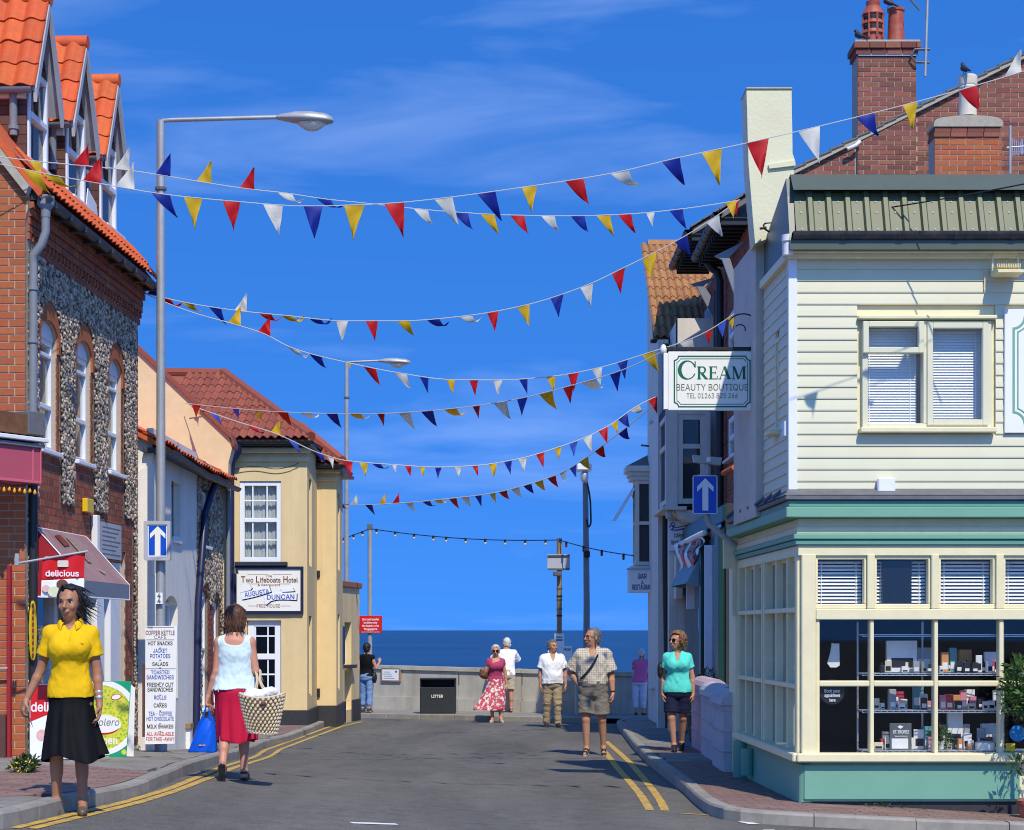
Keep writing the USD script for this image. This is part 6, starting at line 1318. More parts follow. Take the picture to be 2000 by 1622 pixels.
put('bracket_arm', MB().box(Q, qx(1300), qx(1487), qz(684.5), qz(678), -.05, .0, .004), 'black', hsn)
put('bracket_post', MB().box(Q, qx(1482), qx(1486), qz(796), qz(598), -.04, 0), 'black', hsn)
for p in (740 - 42, 790): put('bracket_clip', MB().box(Q, qx(1472), qx(1484), qz(p) - .02, qz(p), -.04, 0), 'black', hsn)
a = np.linspace(-.5 * np.pi, 1.1 * np.pi, 36); put('scroll', MB().tube([Q.P(qx(1452) + .185 * math.cos(t), qz(647) + .185 * math.sin(t), -.02) for t in a], .008, 6).tube([Q.P(qx(1446) + .055 * math.cos(t), qz(643) + .05 * math.sin(t), -.02) for t in np.linspace(-.4, 2.6, 14)], .007, 6), 'black', hsn)
put('end_finial', MB().lathe(Q.P(qx(1296), qz(683), -.02), [(.001, -.05), (.035, -.03), (.04, .01), (.02, .05), (.001, .06)], 10), 'paint_white', hsn, smooth=True)
# one way sign on an arm from the shop
OS = 20.2; OF = Frame((0, OS), (0, -1))
def arrow(mb, fr, cx, cz, w, h, n):
    hw, st, hh = w / 2, w * .18, h * .42
    pg = Polygon([(cx, cz + h / 2), (cx + hw, cz + h / 2 - hh * .62), (cx + hw, cz + h / 2 - hh), (cx + st, cz + h / 2 - hh * .62), (cx + st, cz - h / 2), (cx - st, cz - h / 2), (cx - st, cz + h / 2 - hh * .62), (cx - hw, cz + h / 2 - hh), (cx - hw, cz + h / 2 - hh * .62)]); mb.prism(fr, pg, n, n + .003)
ow = thing('one_way_sign', 'blue one way arrow plate in the shade on a bent grey pole', 'road sign', (X(1377, OS), OS, Z(1003, OS)))
rnd = lambda u0, u1, z0, z1, r: sbox(u0 + r, z0 + r, u1 - r, z1 - r).buffer(r)
pl = rnd(X(1353, OS), X(1401, OS), Z(1004, OS), Z(929, OS), .02); put('plate', MB().prism(OF, pl, -.012, 0), 'sign_blue', ow); put('rim', MB().prism(OF, pl.difference(pl.buffer(-.008)), 0, .003), 'sign_white', ow)
L_ = MB(); arrow(L_, OF, X(1377.5, OS), Z(966, OS), X(1394, OS) - X(1362, OS), Z(935, OS) - Z(998, OS), 0); put('arrow', L_, 'sign_white', ow)
put('pole', MB().tube([at(1381, 895, OS + .08), at(1381, 1010, OS + .08), at(1384, 1022, OS + .08), at(1392, 1029, OS + .08), at(1438, 1068, OS + .15)], .035, 10), 'steel_pole', ow, smooth=True)
put('lamp_box', MB().prism(OF, Polygon([(X(1354, OS), Z(888, OS)), (X(1411, OS), Z(894, OS)), (X(1408, OS), Z(908, OS)), (X(1356, OS), Z(902, OS))]), -.14, -.02), 'steel_pole', ow); put('badge', MB().box(OF, X(1380, OS), X(1388, OS), Z(902, OS), Z(893, OS), -.02, -.012, .002), 'sign_white', ow)
ab = thing('a_board', 'dark framed pavement board leaning by the white house wall', 'sign', (X(1297, 34.5), 34.5, gW)); AF = Frame((0, 34.5), (.35, -1)); u0 = AF.u(1284); u1 = AF.u(1311)
put('board', MB().box(AF, u0 + .02, u1 - .02, gW + .1, gW + .95, -.03, -.01), 'sign_white', ab); put('frame', MB().box(AF, u0, u0 + .03, gW, gW + .98, -.04, 0).box(AF, u1 - .03, u1, gW, gW + .98, -.04, 0).box(AF, u0 + .03, u1 - .03, gW + .95, gW + .98, -.04, 0).box(AF, u0 + .03, u1 - .03, gW + .07, gW + .1, -.04, 0), 'black', ab); L_ = MB(); L_.box(AF, u0 + .08, u1 - .08, gW + .6, gW + .64, -.01, -.007); put('print', L_, 'ink_red', ab)
# ---------------------------------------------------------------- sea wall and what stands along it
SWF = Frame((-3.27, 44.0), (-.518, -.856)); wx = lambda p: SWF.u(p); wz = lambda py, px=980: SWF.z(px, py); pg0 = float(road(0, 42)) + KH
sw = thing('sea_wall', 'weathered grey concrete sea wall closing the end of the street', 'wall', (-.2, 42.1, pg0))
zt_w = .5 * (wz(1291, 740) + wz(1316, 1262)); top = lambda u: zt_w - .012 * u
joints = [-2.6] + [wx(p) for p in (896, 1019, 1150)] + [9.0]
for a, b in zip(joints[:-1], joints[1:]):
    a, b = a + .006, b - .006
    put('wall_panel', MB().prism(SWF, Polygon([(a, pg0 - .4), (b, pg0 - .4), (b, top(b) - .09), (a, top(a) - .09)]), -.3, 0), 'concrete', sw)
    put('coping', MB().prism(SWF, Polygon([(a, top(a) - .09), (b, top(b) - .09), (b, top(b)), (a, top(a))]), -.34, .05), 'concrete', sw)
    put('footing', MB().prism(SWF, Polygon([(a, pg0 - .4), (b, pg0 - .4), (b, pg0 + .30), (a, pg0 + .27)]), 0, .06), 'concrete', sw)
for p in (896, 1019.5): put('rust_stain', MB().box(SWF, wx(p) - .012, wx(p) + .016, wz(1338, p), wz(1318, p), 0, .003).box(SWF, wx(p) - .016, wx(p) + .014, wz(1384, p), wz(1366, p), 0, .003), 'rust', sw)
nbd = thing('notice_board', 'small framed white notice fixed to the sea wall near the litter bin', 'notice board', SWF.P(wx(765), wz(1332, 765), .05))
put('frame', MB().box(SWF, wx(746), wx(784), wz(1332, 765), wz(1305, 765), 0, .05, .008), 'wood_post', nbd); put('sheet', MB().box(SWF, wx(749), wx(781), wz(1329, 765), wz(1308, 765), .05, .053), 'sign_white', nbd)
L_ = MB()
for k, (a, b) in enumerate(((.1, .6), (.05, .7), (.15, .75), (.1, .9))): L_.box(SWF, wx(749) + a * .4, wx(749) + b * .4, wz(1313 + k * 4, 765) - .006, wz(1313 + k * 4, 765) + .006, .053, .055)
L_.prism(SWF, Point(wx(776), wz(1312, 765)).buffer(.03), .053, .055); put('print', L_, 'ink_grey', nbd)
# litter bin
by = 40.7; bn = thing('litter_bin', 'square black litter bin with an open hooded slot in front of the sea wall', 'litter bin', (X(855, by), by, pg0)); b0, b1 = X(820, by), X(890, by); bz0, bz1 = pg0, Z(1328, by)
LB = Frame((0, by), (0, -1)); bzs = Z(1343, by)
put('body', MB().box(LB, b0, b1, bz0 + .02, bzs, -.5, 0, .015), 'bin', bn); put('base', MB().box(LB, b0 + .03, b1 - .03, bz0, bz0 + .02, -.47, -.03), 'black', bn)
put('hood', MB().box(LB, b0, b0 + .03, bzs, bz1, -.5, 0, .006).box(LB, b1 - .03, b1, bzs, bz1, -.5, 0, .006).box(LB, b0, b1, bz1, bz1 + .03, -.52, .02, .008).box(LB, b0 + .03, b1 - .03, bzs, bz1, -.5, -.46), 'black', bn)
L_ = MB(); L_.text(LB, 'LITTER', X(854, by), Z(1363, by), .062, .001, True, w=.26); put('lettering', L_, 'sign_cream', bn)
# posts with the string of bulbs
def pole(name, label, px, d, ytop, r, m, cat='pole', k=10):
    x = X(px, d); z0 = float(road(x, d)) + KH; t = thing(name, label, cat, (x, d, z0)); zt = Z(ytop, d)
    return t, x, z0, zt
t, x, z0, zt = pole('light_pole', 'slim grey pole by the sea wall carrying a red notice', 722.5, 42.6, 1028, 0, 0)
put('pole', MB().tube([V(x, 42.6, z0), V(x, 42.6, zt)], .055, 10), 'steel_pole', t, smooth=40); put('cap', MB().box(Frame((0, 42.6), (0, -1)), x - .06, x + .06, zt - .09, zt + .05, -.06, .06, .01), 'steel_dark', t)
t, fr = board_sign('red_notice', 'red notice board with white lettering on the slim pole by the sea wall', 701, 746, 1203, 1237, 42.5, 'sign_red', .02)
L_ = MB()
for k, s_ in enumerate(('It is not lawful', 'to drive onto', 'the beach or its', 'foreshore')): L_.text(fr, s_, X(723.5, 42.5), Z(1212 + 6.3 * k, 42.5), .046, 0, True, .002, w=.40 if k in (0, 2) else .32)
L_.text(fr, 'Beaches Act', X(723.5, 42.5), Z(1233, 42.5), .02, 0, False, .002, w=.16); L_.text(fr, 'Local order, penalty on conviction', X(723.5, 42.5), Z(1235.6, 42.5), .02, 0, False, .002, w=.44); put('lettering', L_, 'sign_white', t)
t, x2, z2, zt2 = pole('sign_post', 'brown banded wooden post by the sea wall with a plate turned away', 1092.5, 40.5, 1052, 0, 0, 'post')
put('post', MB().tube([V(x2, 40.5, z2), V(x2, 40.5, zt2)], .06, 10), 'wood_post', t, smooth=40)
for p in (1150, 1165, 1172, 1190, 1203): put('band', MB().lathe(V(x2, 40.5, Z(p, 40.5)), [(.061, -.02), (.07, -.018), (.07, .018), (.061, .02)], 10), 'black' if p in (1203, 1165) else 'steel_dark', t)
SPF = Frame((0, 40.38), (0, -1))
put('plate', MB().box(SPF, X(1069, 40.4), X(1113, 40.4), Z(1114, 40.4), Z(1083, 40.4), -.02, 0, .004), 'paint_grey', t)
for p in (1086, 1112): put('plate_rail', MB().box(SPF, X(1070, 40.4), X(1112, 40.4), Z(p, 40.4) - .02, Z(p, 40.4) + .02, .0, .03, .004), 'steel_dark', t)
put('loudspeaker', MB().box(SPF, X(1080, 40.4), X(1097, 40.4), Z(1126, 40.4), Z(1117, 40.4), -.02, .12, .015), 'steel_dark', t)
t, fr = board_sign('white_notice', 'small white notice at the top of the banded wooden post', 1083, 1102, 1238, 1262, 40.3, 'sign_white', .02)
L_ = MB(); L_.box(fr, X(1087, 40.3), X(1098, 40.3), Z(1246, 40.3), Z(1244, 40.3), 0, .002).box(fr, X(1086, 40.3), X(1099, 40.3), Z(1252, 40.3), Z(1249, 40.3), 0, .002); put('print', L_, 'ink_grey', t)
t, fr = board_sign('white_notice', 'wide white notice behind the backpack man on the wooden post', 1070, 1117, 1262, 1330, 40.25, 'sign_white', .02)
L_ = MB(); L_.text(fr, 'BEACH', X(1078, 40.25), Z(1271, 40.25), .045, 0, True, w=.14).text(fr, 'PRICES', X(1108, 40.25), Z(1271, 40.25), .045, 0, True, w=.16); put('print', L_, 'ink_black', t)
# camera mast
t, x3, z3, zt3 = pole('camera_mast', 'tall dark mast with a white surveillance camera at its head', 1146, 39.6, 915, 0, 0, 'mast')
put('mast', MB().tube([V(x3 - .02, 39.6, z3), V(x3, 39.6, Z(1180, 39.6)), V(X(1143, 39.6), 39.6, zt3)], [.085, .07, .06], 12), 'pipe_grey', t, smooth=40)
put('base_box', MB().bx(X(1124, 39.4), X(1150, 39.4), 39.35, 39.75, z3, Z(1337, 39.4), .015), 'steel_pole', t)
put('camera_head', MB().bx(X(1126, 39.5), X(1155, 39.5), 39.2, 39.75, Z(921, 39.5), Z(908, 39.5), .02), 'upvc_white', t); put('camera_eye', MB().lathe(V(X(1141, 39.5), 39.35, Z(934, 39.5)), [(.001, -.12), (.05, -.11), (.085, -.05), (.09, .06), (.06, .12), (.001, .12)], 14), 'alu', t, smooth=True)
put('cable_loop', MB().tube(smoothpath([V(X(1147, 39.5), 39.48, Z(945, 39.5)), V(X(1153, 39.5), 39.45, Z(985, 39.5)), V(X(1154, 39.5), 39.45, Z(1020, 39.5)), V(X(1150, 39.5), 39.48, Z(1030, 39.5)), V(X(1146, 39.5), 39.5, Z(1015, 39.5))], 24), .022, 6), 'black', t, smooth=True); put('junction_box', MB().bx(X(1140, 39.5), X(1152, 39.5), 39.4, 39.5, Z(1090, 39.5), Z(1076, 39.5), .02), 'black', t)
bl = thing('bulb_string', 'dark cable with small bare bulbs strung between poles along the sea front', 'festoon lights', at(900, 1045, 42.8))
for a, b, dr, n in ((at(620, 1062, 42.6), at(722, 1033, 42.6), .05, 5), (at(723, 1033, 42.6), at(1092, 1055, 40.5), .10, 10), (at(1092, 1055, 40.5), at(1240, 1086, 36.7), .04, 4)):
    p = sag(a, b, dr, 30); put('cable', MB().tube(p, .012, 5), 'black', bl)
    for k in range(n):
        c = p[int((k + .45) / n * 29)]; put('bulb', MB().lathe(c, [(.001, -.12), (.022, -.11), (.03, -.085), (.022, -.055), (.024, -.05), (.024, 0), (.001, .01)], 8), 'ink_brown' if dr < .05 else 'pot_cream', bl, smooth=True); put('lamp_holder', MB().lathe(c, [(.001, -.055), (.027, -.055), (.027, .015), (.001, .02)], 8), 'black', bl)
# street lamps
def lamp(px, d, ytop, px_arm, y_arm, hw, label):
    x = X(px, d); z0 = float(road(x, d)) + KH; zt = Z(ytop, d); t = thing('street_lamp', label, 'street lamp', (x, d, z0), 'street lamps on the pavement')
    put('column', MB().tube([V(x, d, z0), V(x, d, z0 + 1.35), V(x, d, z0 + 1.4), V(x, d, zt)], [.075, .075, .056, .046], 14), 'steel_pole', t, smooth=40)
    put('collar', MB().lathe(V(x, d, zt - .8), [(.06, -.02), (.068, -.015), (.068, .015), (.06, .02)], 14), 'steel_dark', t)
    xa, za = X(px_arm, d), Z(y_arm, d); put('bracket_arm', MB().tube([V(x, d, zt - .05), V(x + .03, d, zt), V(x + .12, d, zt + .005), V(xa, d, za)], .026, 8), 'steel_pole', t, smooth=True)
    L = hw * d / FPX; prof = np.array([(0, .30), (.12, .55), (.35, .9), (.6, 1.0), (.85, .85), (.97, .5), (1.0, .05)]); th = np.linspace(0, 2 * np.pi, 19)
    P = np.array([[V(xa + a * L, d + math.cos(v) * .13 * b, za - .01 + (math.sin(v) * (.095 if math.sin(v) > 0 else .055) * b) - .035 * a) for v in th] for a, b in prof]); put('lamp_head', MB().grid(P), 'steel_pole', t, smooth=True)
    b = MB(); P = np.array([[V(xa + (.62 + .27 * math.cos(v) * r) * L, d + math.sin(v) * .10 * r, za - .07 - .10 * (1 - r ** 2)) for v in th] for r in (1, .9, .7, .4, .01)]); put('glass_bowl', MB().grid(P[:, ::-1]), 'pot_cream', t, smooth=True)
    return t, x, z0
t, lx, lz = lamp(314, 21.0, 236, 540, 229, 112, 'tall grey street lamp near the white cottage')
lamp(677, 40.6, 708, 738, 705, 64, 'grey street lamp rising behind the yellow hotel')
nl = MB(); nf = Frame((0, 20.9), (0, -1)); nl.text(nf, '4', lx, Z(1168, 20.9), .05, .0, True).text(nf, '4', lx, Z(1178, 20.9), .05, 0, True); put('number', nl, 'ink_black', t); put('number_plate', MB().box(nf, lx - .04, lx + .04, Z(1180, 20.9), Z(1158, 20.9), -.02, -.001), 'sign_white', t)
OW = 20.86; O2 = Frame((0, OW), (0, -1)); ox, oz = lambda p: X(p, OW), lambda p: Z(p, OW)
ow = thing('one_way_sign', 'blue one way arrow plate in a pale grey frame on the lamp column', 'road sign', (ox(307), OW, oz(1094)))
put('frame', MB().prism(O2, rnd(ox(281), ox(333), oz(1095), oz(1018), .02).difference(rnd(ox(288), ox(327), oz(1088), oz(1025), .01)), -.05, .015), 'paint_grey', ow); put('plate', MB().box(O2, ox(284), ox(331), oz(1093), oz(1020), -.04, .0), 'sign_blue', ow)
L_ = MB(); arrow(L_, O2, ox(308), oz(1057), ox(323) - ox(293), oz(1028) - oz(1086), 0); put('arrow', L_, 'sign_cream', ow)
ib = rnd(ox(288.5), ox(326.5), oz(1087.5), oz(1025.5), .01); put('white_edge', MB().prism(O2, ib.difference(ib.buffer(-.012)), 0, .002), 'sign_white', ow)

# ---------------------------------------------------------------- shop things on the left pavement
A0, A1 = LF.u(66), LF.u(158); az = zs(1.02); ab_ = zs(.49)
awg = thing('shop_awning', 'dark red and faded mauve awning with white piping over the ice cream shop', 'awning', (LF.P(A0, ab_, 0)))
W0, W1 = LF.P(A0, az, .02), LF.P(A1 + .12, az, .02); Fo = .50
F0_, F1_ = LF.P(A0, ab_, Fo), LF.P(A1 + .12, ab_, Fo); dv = V(0, 0, -.16)
put('canopy', MB().shell(np.array([[W0, F0_], [W1, F1_]]), .008), 'awning_brown', awg); put('valance', MB().shell(np.array([[F0_, F0_ + dv], [F1_, F1_ + dv]]), .008), 'pipe_grey', awg)
B0 = LF.P(A0, ab_ - .16, .02); put('end_panel', MB().add([W0, F0_, F0_ + dv, B0, W0 + LF.U * .01, F0_ + LF.U * .01, F0_ + dv + LF.U * .01, B0 + LF.U * .01], [[0, 3, 2], [0, 2, 1], [4, 5, 6], [4, 6, 7]]), 'awning_red', awg)
put('piping', MB().tube([B0, W0, F0_, F0_ + dv, B0 + (F0_ + dv - B0) * .02], .010, 6).tube([W0, W1, F1_, F1_ + dv, F0_ + dv], .009, 6), 'sign_white', awg)
ep = Frame(W0[:2], -LF.U[:2]); m_ = MB()
m_.prism(ep, rnd(.09, .15, az - .46, az - .30, .012).union(rnd(.09, .26, az - .335, az - .29, .012)), .002, .006); put('emblem', m_, 'pack_cream', awg)
mat('stripe_cream', (.52, .44, .30), .6, .1, 10)
cdir = (F0_ - W0); q_ = lambda a, b: W0 + (W1 - W0) * a + cdir * b + LF.N * .012 + V(0, 0, .012)
put('stripe', MB().add([q_(.44, .12), q_(.52, .12), q_(.52, .62), q_(.44, .62)], [[0, 1, 2], [0, 2, 3], [0, 2, 1], [0, 3, 2]]), 'stripe_cream', awg); put('patch', MB().add([q_(.22, .12), q_(.36, .10), q_(.36, .30), q_(.22, .34)], [[0, 1, 2], [0, 2, 3], [0, 2, 1], [0, 3, 2]]), 'pot_terracotta', awg)
put('print_bird', MB().add([q_(.52, .74), q_(.64, .78), q_(.60, .84), q_(.56, .82)], [[0, 1, 2], [0, 2, 3], [0, 2, 1], [0, 3, 2]]), 'pack_cream', awg)
yb = MB().box(LF, LF.u(160), LF.u(173), Z(1000, 19.5), Z(973, 19.5), .0, .06, .008); single('alarm_box', yb, 'yellow_plastic', 'bright yellow alarm box high on the red brick wall', 'alarm box', loc=LF.P(LF.u(166), Z(1000, 19.5), .03))
mbd = thing('menu_board', 'weathered grey menu board in a brown frame on the brick wall', 'menu board', LF.P(LF.u(205), Z(1095, 20.4), 0)); m0, m1, mz0, mz1 = LF.u(184), LF.u(229), Z(1096, 20.3), Z(1016, 20.3)
put('frame', MB().box(LF, m0, m1, mz0, mz1, 0, .06, .008), 'rust', mbd); put('panel', MB().box(LF, m0 + .05, m1 - .05, mz0 + .03, mz1 - .03, .06, .063), 'paint_grey', mbd); put('white_post', MB().box(LF, LF.u(178), m0 - .005, mz0, mz1 + .03, 0, .07, .006), 'paint_white', mbd)
L_ = MB()
for k in range(7): L_.box(LF, m0 + .1, m1 - .1 - .1 * (k % 3), mz1 - .09 - k * .05, mz1 - .078 - k * .05, .063, .065)
put('print', L_, 'ink_grey', mbd)
ys = thing('oval_sign', 'round yellow sign seen nearly edge on beside the black downpipe', 'sign', LF.P(LF.u(66), Z(1232, 18), .1)); OF2 = Frame(LF.P(LF.u(66, .1), 0, .10)[:2], (.93, -.36)); c = (0.0, Z(1232, 18)); rr_ = affinity.scale(Point(c).buffer(.29), .17, 1.0)
put('disc', MB().prism(OF2, rr_, -.02, 0), 'yellow_plastic', ys); m_ = MB()
for a in np.linspace(-.24, .24, 9): m_.prism(OF2, affinity.scale(Point((.018 * (1 if int(a * 100) % 2 else -1), c[1] + a)).buffer(.024), .5, 1), 0, .006)
put('print', m_, 'ink_brown', ys)
# ice cream flag on its pole
FD = 17.0; FLG = Frame((0, FD), (.12, -1)); fu = lambda p: FLG.u(p); fz_ = lambda px, py: FLG.z(px, py)
fg = thing('ice_cream_flag', 'red and white ice cream flag hanging from a slanting pole before the awning', 'flag', FLG.P(fu(120), fz_(120, 1165), 0))
put('pole', MB().tube([FLG.P(fu(34), fz_(34, 1101), .015), FLG.P(fu(172), fz_(172, 1077), .015)], .011, 8), 'steel_pole', fg, smooth=True); put('pole_holder', MB().box(FLG, fu(34) - .02, fu(38), fz_(36, 1105), fz_(36, 1082), -.02, .03, .004), 'steel_pole', fg)
def cloth(z_of_top, z_of_bot, ua, ub, ja, jb, n):
    us, js = np.linspace(ua, ub, 14), np.linspace(ja, jb, 10); return np.array([[FLG.P(u - .02 * j, z_of_top(u) * (1 - j) + z_of_bot(u) * j, n + .012 * math.sin(u * 26 + j * 3)) for j in js] for u in us])
tp = lambda u: np.interp(u, [fu(84), fu(166)], [fz_(84, 1092), fz_(166, 1078)]); bt = lambda u: np.interp(u, [fu(78), fu(160)], [fz_(78, 1167), fz_(160, 1170)])
put('cloth', MB().shell(cloth(tp, bt, fu(84), fu(166), 0, .56, 0), .004), 'sign_red', fg, smooth=True); put('cloth', MB().shell(cloth(tp, bt, fu(84), fu(166), .56, 1, 0), .004), 'sign_white', fg, smooth=True)
zt_ = fz_(125, 1128); FL2 = FLG.shift(.016)
L_ = MB(); L_.text(FL2, 'delicious', fu(122), fz_(122, 1126), .052, .0, True, .002, w=.30); put('lettering', L_, 'sign_white', fg); put('emblem', MB().prism(FL2, rnd(fu(113), fu(134), fz_(120, 1108), fz_(120, 1095), .01), 0, .003), 'pack_cream', fg)
mat('scoop_choc', (.13, .05, .03), .7, .3, 40); mat('scoop_mint', (.62, .64, .40), .7, .15, 40); mat('scoop_orange', (.68, .36, .16), .7, .15, 40); mat('scoop_pink', (.70, .42, .38), .7, .15, 40)
for (px, py, r, m) in ((122, 1142, .052, 'scoop_choc'), (106, 1156, .054, 'scoop_mint'), (136, 1155, .054, 'scoop_orange'), (90, 1150, .036, 'scoop_pink')): put('ice_cream_print', MB().prism(FL2, affinity.scale(Point(fu(px), fz_(px, py)).buffer(r), 1, .9), 0, .002 + r * .05), m, fg)
# two pavement boards behind the yellow shirt
bd1 = 17.25; b1g = float(road(X(90, bd1), bd1)) + KH; BD = Frame((X(58, bd1), bd1), (.22, -1)); ib1 = thing('pavement_board', 'red and white ice cream pavement board with a cone and the letters de', 'sign', (X(90, bd1), bd1, b1g))
h1 = Z(1337, bd1); put('board', MB().box(BD, 0, .42, b1g, h1, -.03, 0, .004), 'sign_white', ib1); put('red_field', MB().prism(BD, Polygon([(.005, h1 - .005), (.415, h1 - .005), (.415, h1 - .38), (.30, h1 - .30), (.15, h1 - .30), (.005, h1 - .36)]), 0, .002), 'sign_red', ib1)
L_ = MB(); L_.text(BD, 'delicious', .012, h1 - .26, .085, .002, True, .002, mid=False, w=.42); put('lettering', L_, 'sign_white', ib1)
put('scoop', MB().prism(BD, Point(.20, h1 - .55).buffer(.075), 0, .004), 'scoop_mint', ib1); put('scoop', MB().prism(BD, Point(.115, h1 - .49).buffer(.055), 0, .003), 'scoop_pink', ib1); put('cone', MB().prism(BD, Polygon([(.13, h1 - .60), (.28, h1 - .58), (.24, h1 - .78), (.16, h1 - .78)]), 0, .003), 'scoop_orange', ib1)
bd2 = 18.2; b2g = float(road(X(225, bd2), bd2)) + KH - .03; B2 = Frame((X(190, bd2), bd2), (.10, -1)); ib2 = thing('pavement_board', 'green and yellow fruit patterned ice cream pavement board with a white ring', 'sign', (X(222, bd2), bd2, b2g)); h2 = Z(1331, bd2); u2 = B2.u(256)
mat('fruit_green', (.01, .33, .16), .4, .2, 5)
M['fruit'] = usdkit.material(stage, '/World/Looks/fruit', {'g': ('geometry', {}), 'v': ('voronoi_texture', {'scale': 38.0}), 'r': ('rgb_ramp', {'ramp': [(0, (.04, .25, .05)), (.25, (.25, .45, .03)), (.5, (.62, .62, .03)), (1, (.70, .66, .10))]}), 'p': ('principled_bsdf', {'roughness': .4})}, [('g.position', 'v.vector'), ('v.distance', 'r.fac'), ('r.color', 'p.base_color')], surface='p.BSDF')
put('board', MB().prism(B2, Polygon([(-.14, b2g), (u2 - .05, b2g), (u2, h2), (-.10, h2)]), -.02, 0), 'fruit_green', ib2)
clipb = Polygon([(-.13, b2g + .005), (u2 - .052, b2g + .005), (u2 - .004, h2 - .005), (-.1, h2 - .005)]); cc = Point(.03, h2 - .37)
put('ring', MB().prism(B2, cc.buffer(.385).intersection(clipb).difference(cc.buffer(.33)), 0, .003), 'sign_white', ib2); put('fruit', MB().prism(B2, cc.buffer(.33).intersection(clipb), 0, .0015), 'fruit', ib2)
sp_ = unary_union([Point(x, z).buffer(r) for x, z, r in [(rng.uniform(-.1, u2 - .05), b2g + rng.uniform(.03, .35), rng.uniform(.012, .03)) for _ in range(26)]]).intersection(clipb).difference(cc.buffer(.40)); put('spots', MB().prism(B2, sp_, 0, .002), 'fruit', ib2)
put('name_shape', MB().prism(B2, affinity.scale(Point(.06, h2 - .44).buffer(.16), 1.1, .62).intersection(clipb), .0015, .004), 'sign_white', ib2); L_ = MB(); L_.text(B2, 'Solero', .085, h2 - .45, .07, .004, False, .002, w=.26, slant=.2); put('lettering', L_, 'ink_grey', ib2); put('smile', MB().prism(B2, affinity.scale(Point(.06, h2 - .46).buffer(.16), 1, .5).difference(affinity.scale(Point(.06, h2 - .44).buffer(.17), 1, .5)), .004, .006), 'sign_red', ib2)
put('badge', MB().prism(B2, affinity.rotate(affinity.scale(Point(.19, h2 - .16).buffer(.055), 1, .55), 12), .0015, .004), 'sign_red', ib2); put('badge', MB().prism(B2, affinity.rotate(affinity.scale(Point(.19, h2 - .16).buffer(.046), 1, .5), 12), .004, .006), 'sign_white', ib2)
L_ = MB(); L_.text(B2, 'open', .10, b2g + .16, .075, .002, True, .002, w=.20); put('lettering', L_, 'sign_white', ib2)
put('back_board', MB().prism(B2, Polygon([(u2 - .10, b2g), (u2 - .005, b2g), (u2 + .01, h2 - .08), (u2 - .06, h2 - .02)]), -.30, -.28), 'sign_white', ib2)
# cafe price list
ck = thing('cafe_board', 'tall white cafe menu board lettered in black, blue and red', 'sign', (X(313, 20.45), 20.45, float(road(X(313, 20.4), 20.4)) + KH)); CKF = Frame((0, 20.4), (0, -1)); c_u = lambda p: X(p, 20.4); c_z = lambda p: Z(p, 20.4)
put('board', MB().prism(CKF, Polygon([(c_u(283), c_z(1454)), (c_u(341), c_z(1453)), (c_u(345), c_z(1305)), (c_u(346), c_z(1223)), (c_u(284), c_z(1223))]), -.025, 0), 'sign_white', ck); put('backing', MB().box(CKF, c_u(277), c_u(283.5), c_z(1440), c_z(1298), -.06, -.02), 'cladding_brown', ck); put('seam', MB().box(CKF, c_u(284), c_u(343), c_z(1307), c_z(1306), 0, .002), 'ink_grey', ck)
mid = c_u(313)
for t_, y, h, m, wd in (('THE', 1229, .030, 'ink_grey', .06), ('COPPER KETTLE', 1240.5, .048, 'ink_brown', .33), ('CAFE', 1248, .038, 'ink_grey', .14), ('HOT SNACKS', 1260.5, .042, 'ink_black', .28), ('JACKET', 1275, .044, 'ink_blue', .16), ('POTATOES', 1285.5, .044, 'ink_blue', .23), ('SALADS', 1301, .042, 'ink_black', .18), ('TOASTED', 1317, .042, 'ink_blue', .21), ('SANDWICHES', 1327, .044, 'ink_blue', .31), ('FRESHLY CUT', 1341.5, .044, 'ink_black', .30), ('SANDWICHES', 1351, .044, 'ink_black', .29), ('ROLLS', 1366.5, .044, 'ink_blue', .14), ('CAKES', 1382, .044, 'ink_black', .15), ('TEA - COFFEE', 1398, .044, 'ink_blue', .27), ('HOT CHOCOLATE', 1408, .044, 'ink_blue', .31), ('MILK SHAKES', 1423, .042, 'ink_black', .30), ('ALL AVAILABLE', 1437.5, .042, 'ink_red', .31), ('FOR TAKE-AWAY', 1447.5, .042, 'ink_red', .32)):
    L_ = MB(); L_.text(CKF, t_, mid if t_ != 'THE' else c_u(293), c_z(y), h, .0, m != 'ink_grey', .002, w=wd); put('lettering', L_, m, ck)
L_ = MB()
for y in (1225.5, 1250): L_.box(CKF, c_u(286), c_u(340), c_z(y) - .003, c_z(y) + .003, 0, .002)
for y in (1266, 1290, 1305, 1334, 1358, 1373.5, 1389, 1414, 1429): L_.box(CKF, mid - .012, mid + .012, c_z(y) - .005, c_z(y) + .005, 0, .002)
put('rules', L_, 'ink_grey', ck)
tr = thing('timber_post', 'short white post with an orange cap beside the navy drainpipe', 'post', (CF.P(CF.u(364), cg, .05))); put('post', MB().box(CF, CF.u(363), CF.u(367), cg, cg + .3, 0, .06, .005), 'paint_white', tr); put('cap', MB().box(CF, CF.u(362), CF.u(368), cg + .3, cg + .38, 0, .07, .008), 'wood_post', tr)
wd_ = MB(); leafy(wd_, on_road(45, 1497, KH + .05), .11, 200, .06, r_, .5); leafy(wd_, on_road(58, 1490, KH + .08), .08, 110, .06, r_, .6); tag(prim(put('weeds', wd_, 'leaf')), 'patch of green weeds with tiny yellow flowers at the foot of the brick pier', 'weeds', kind='stuff')
wf = MB(); leafy(wf, on_road(42, 1497, KH + .06), .09, 26, .028, r_, .6); tag(prim(put('weed_flowers', wf, 'flower_yellow')), 'tiny yellow flowers among the weeds at the foot of the pier', 'flowers', kind='stuff')
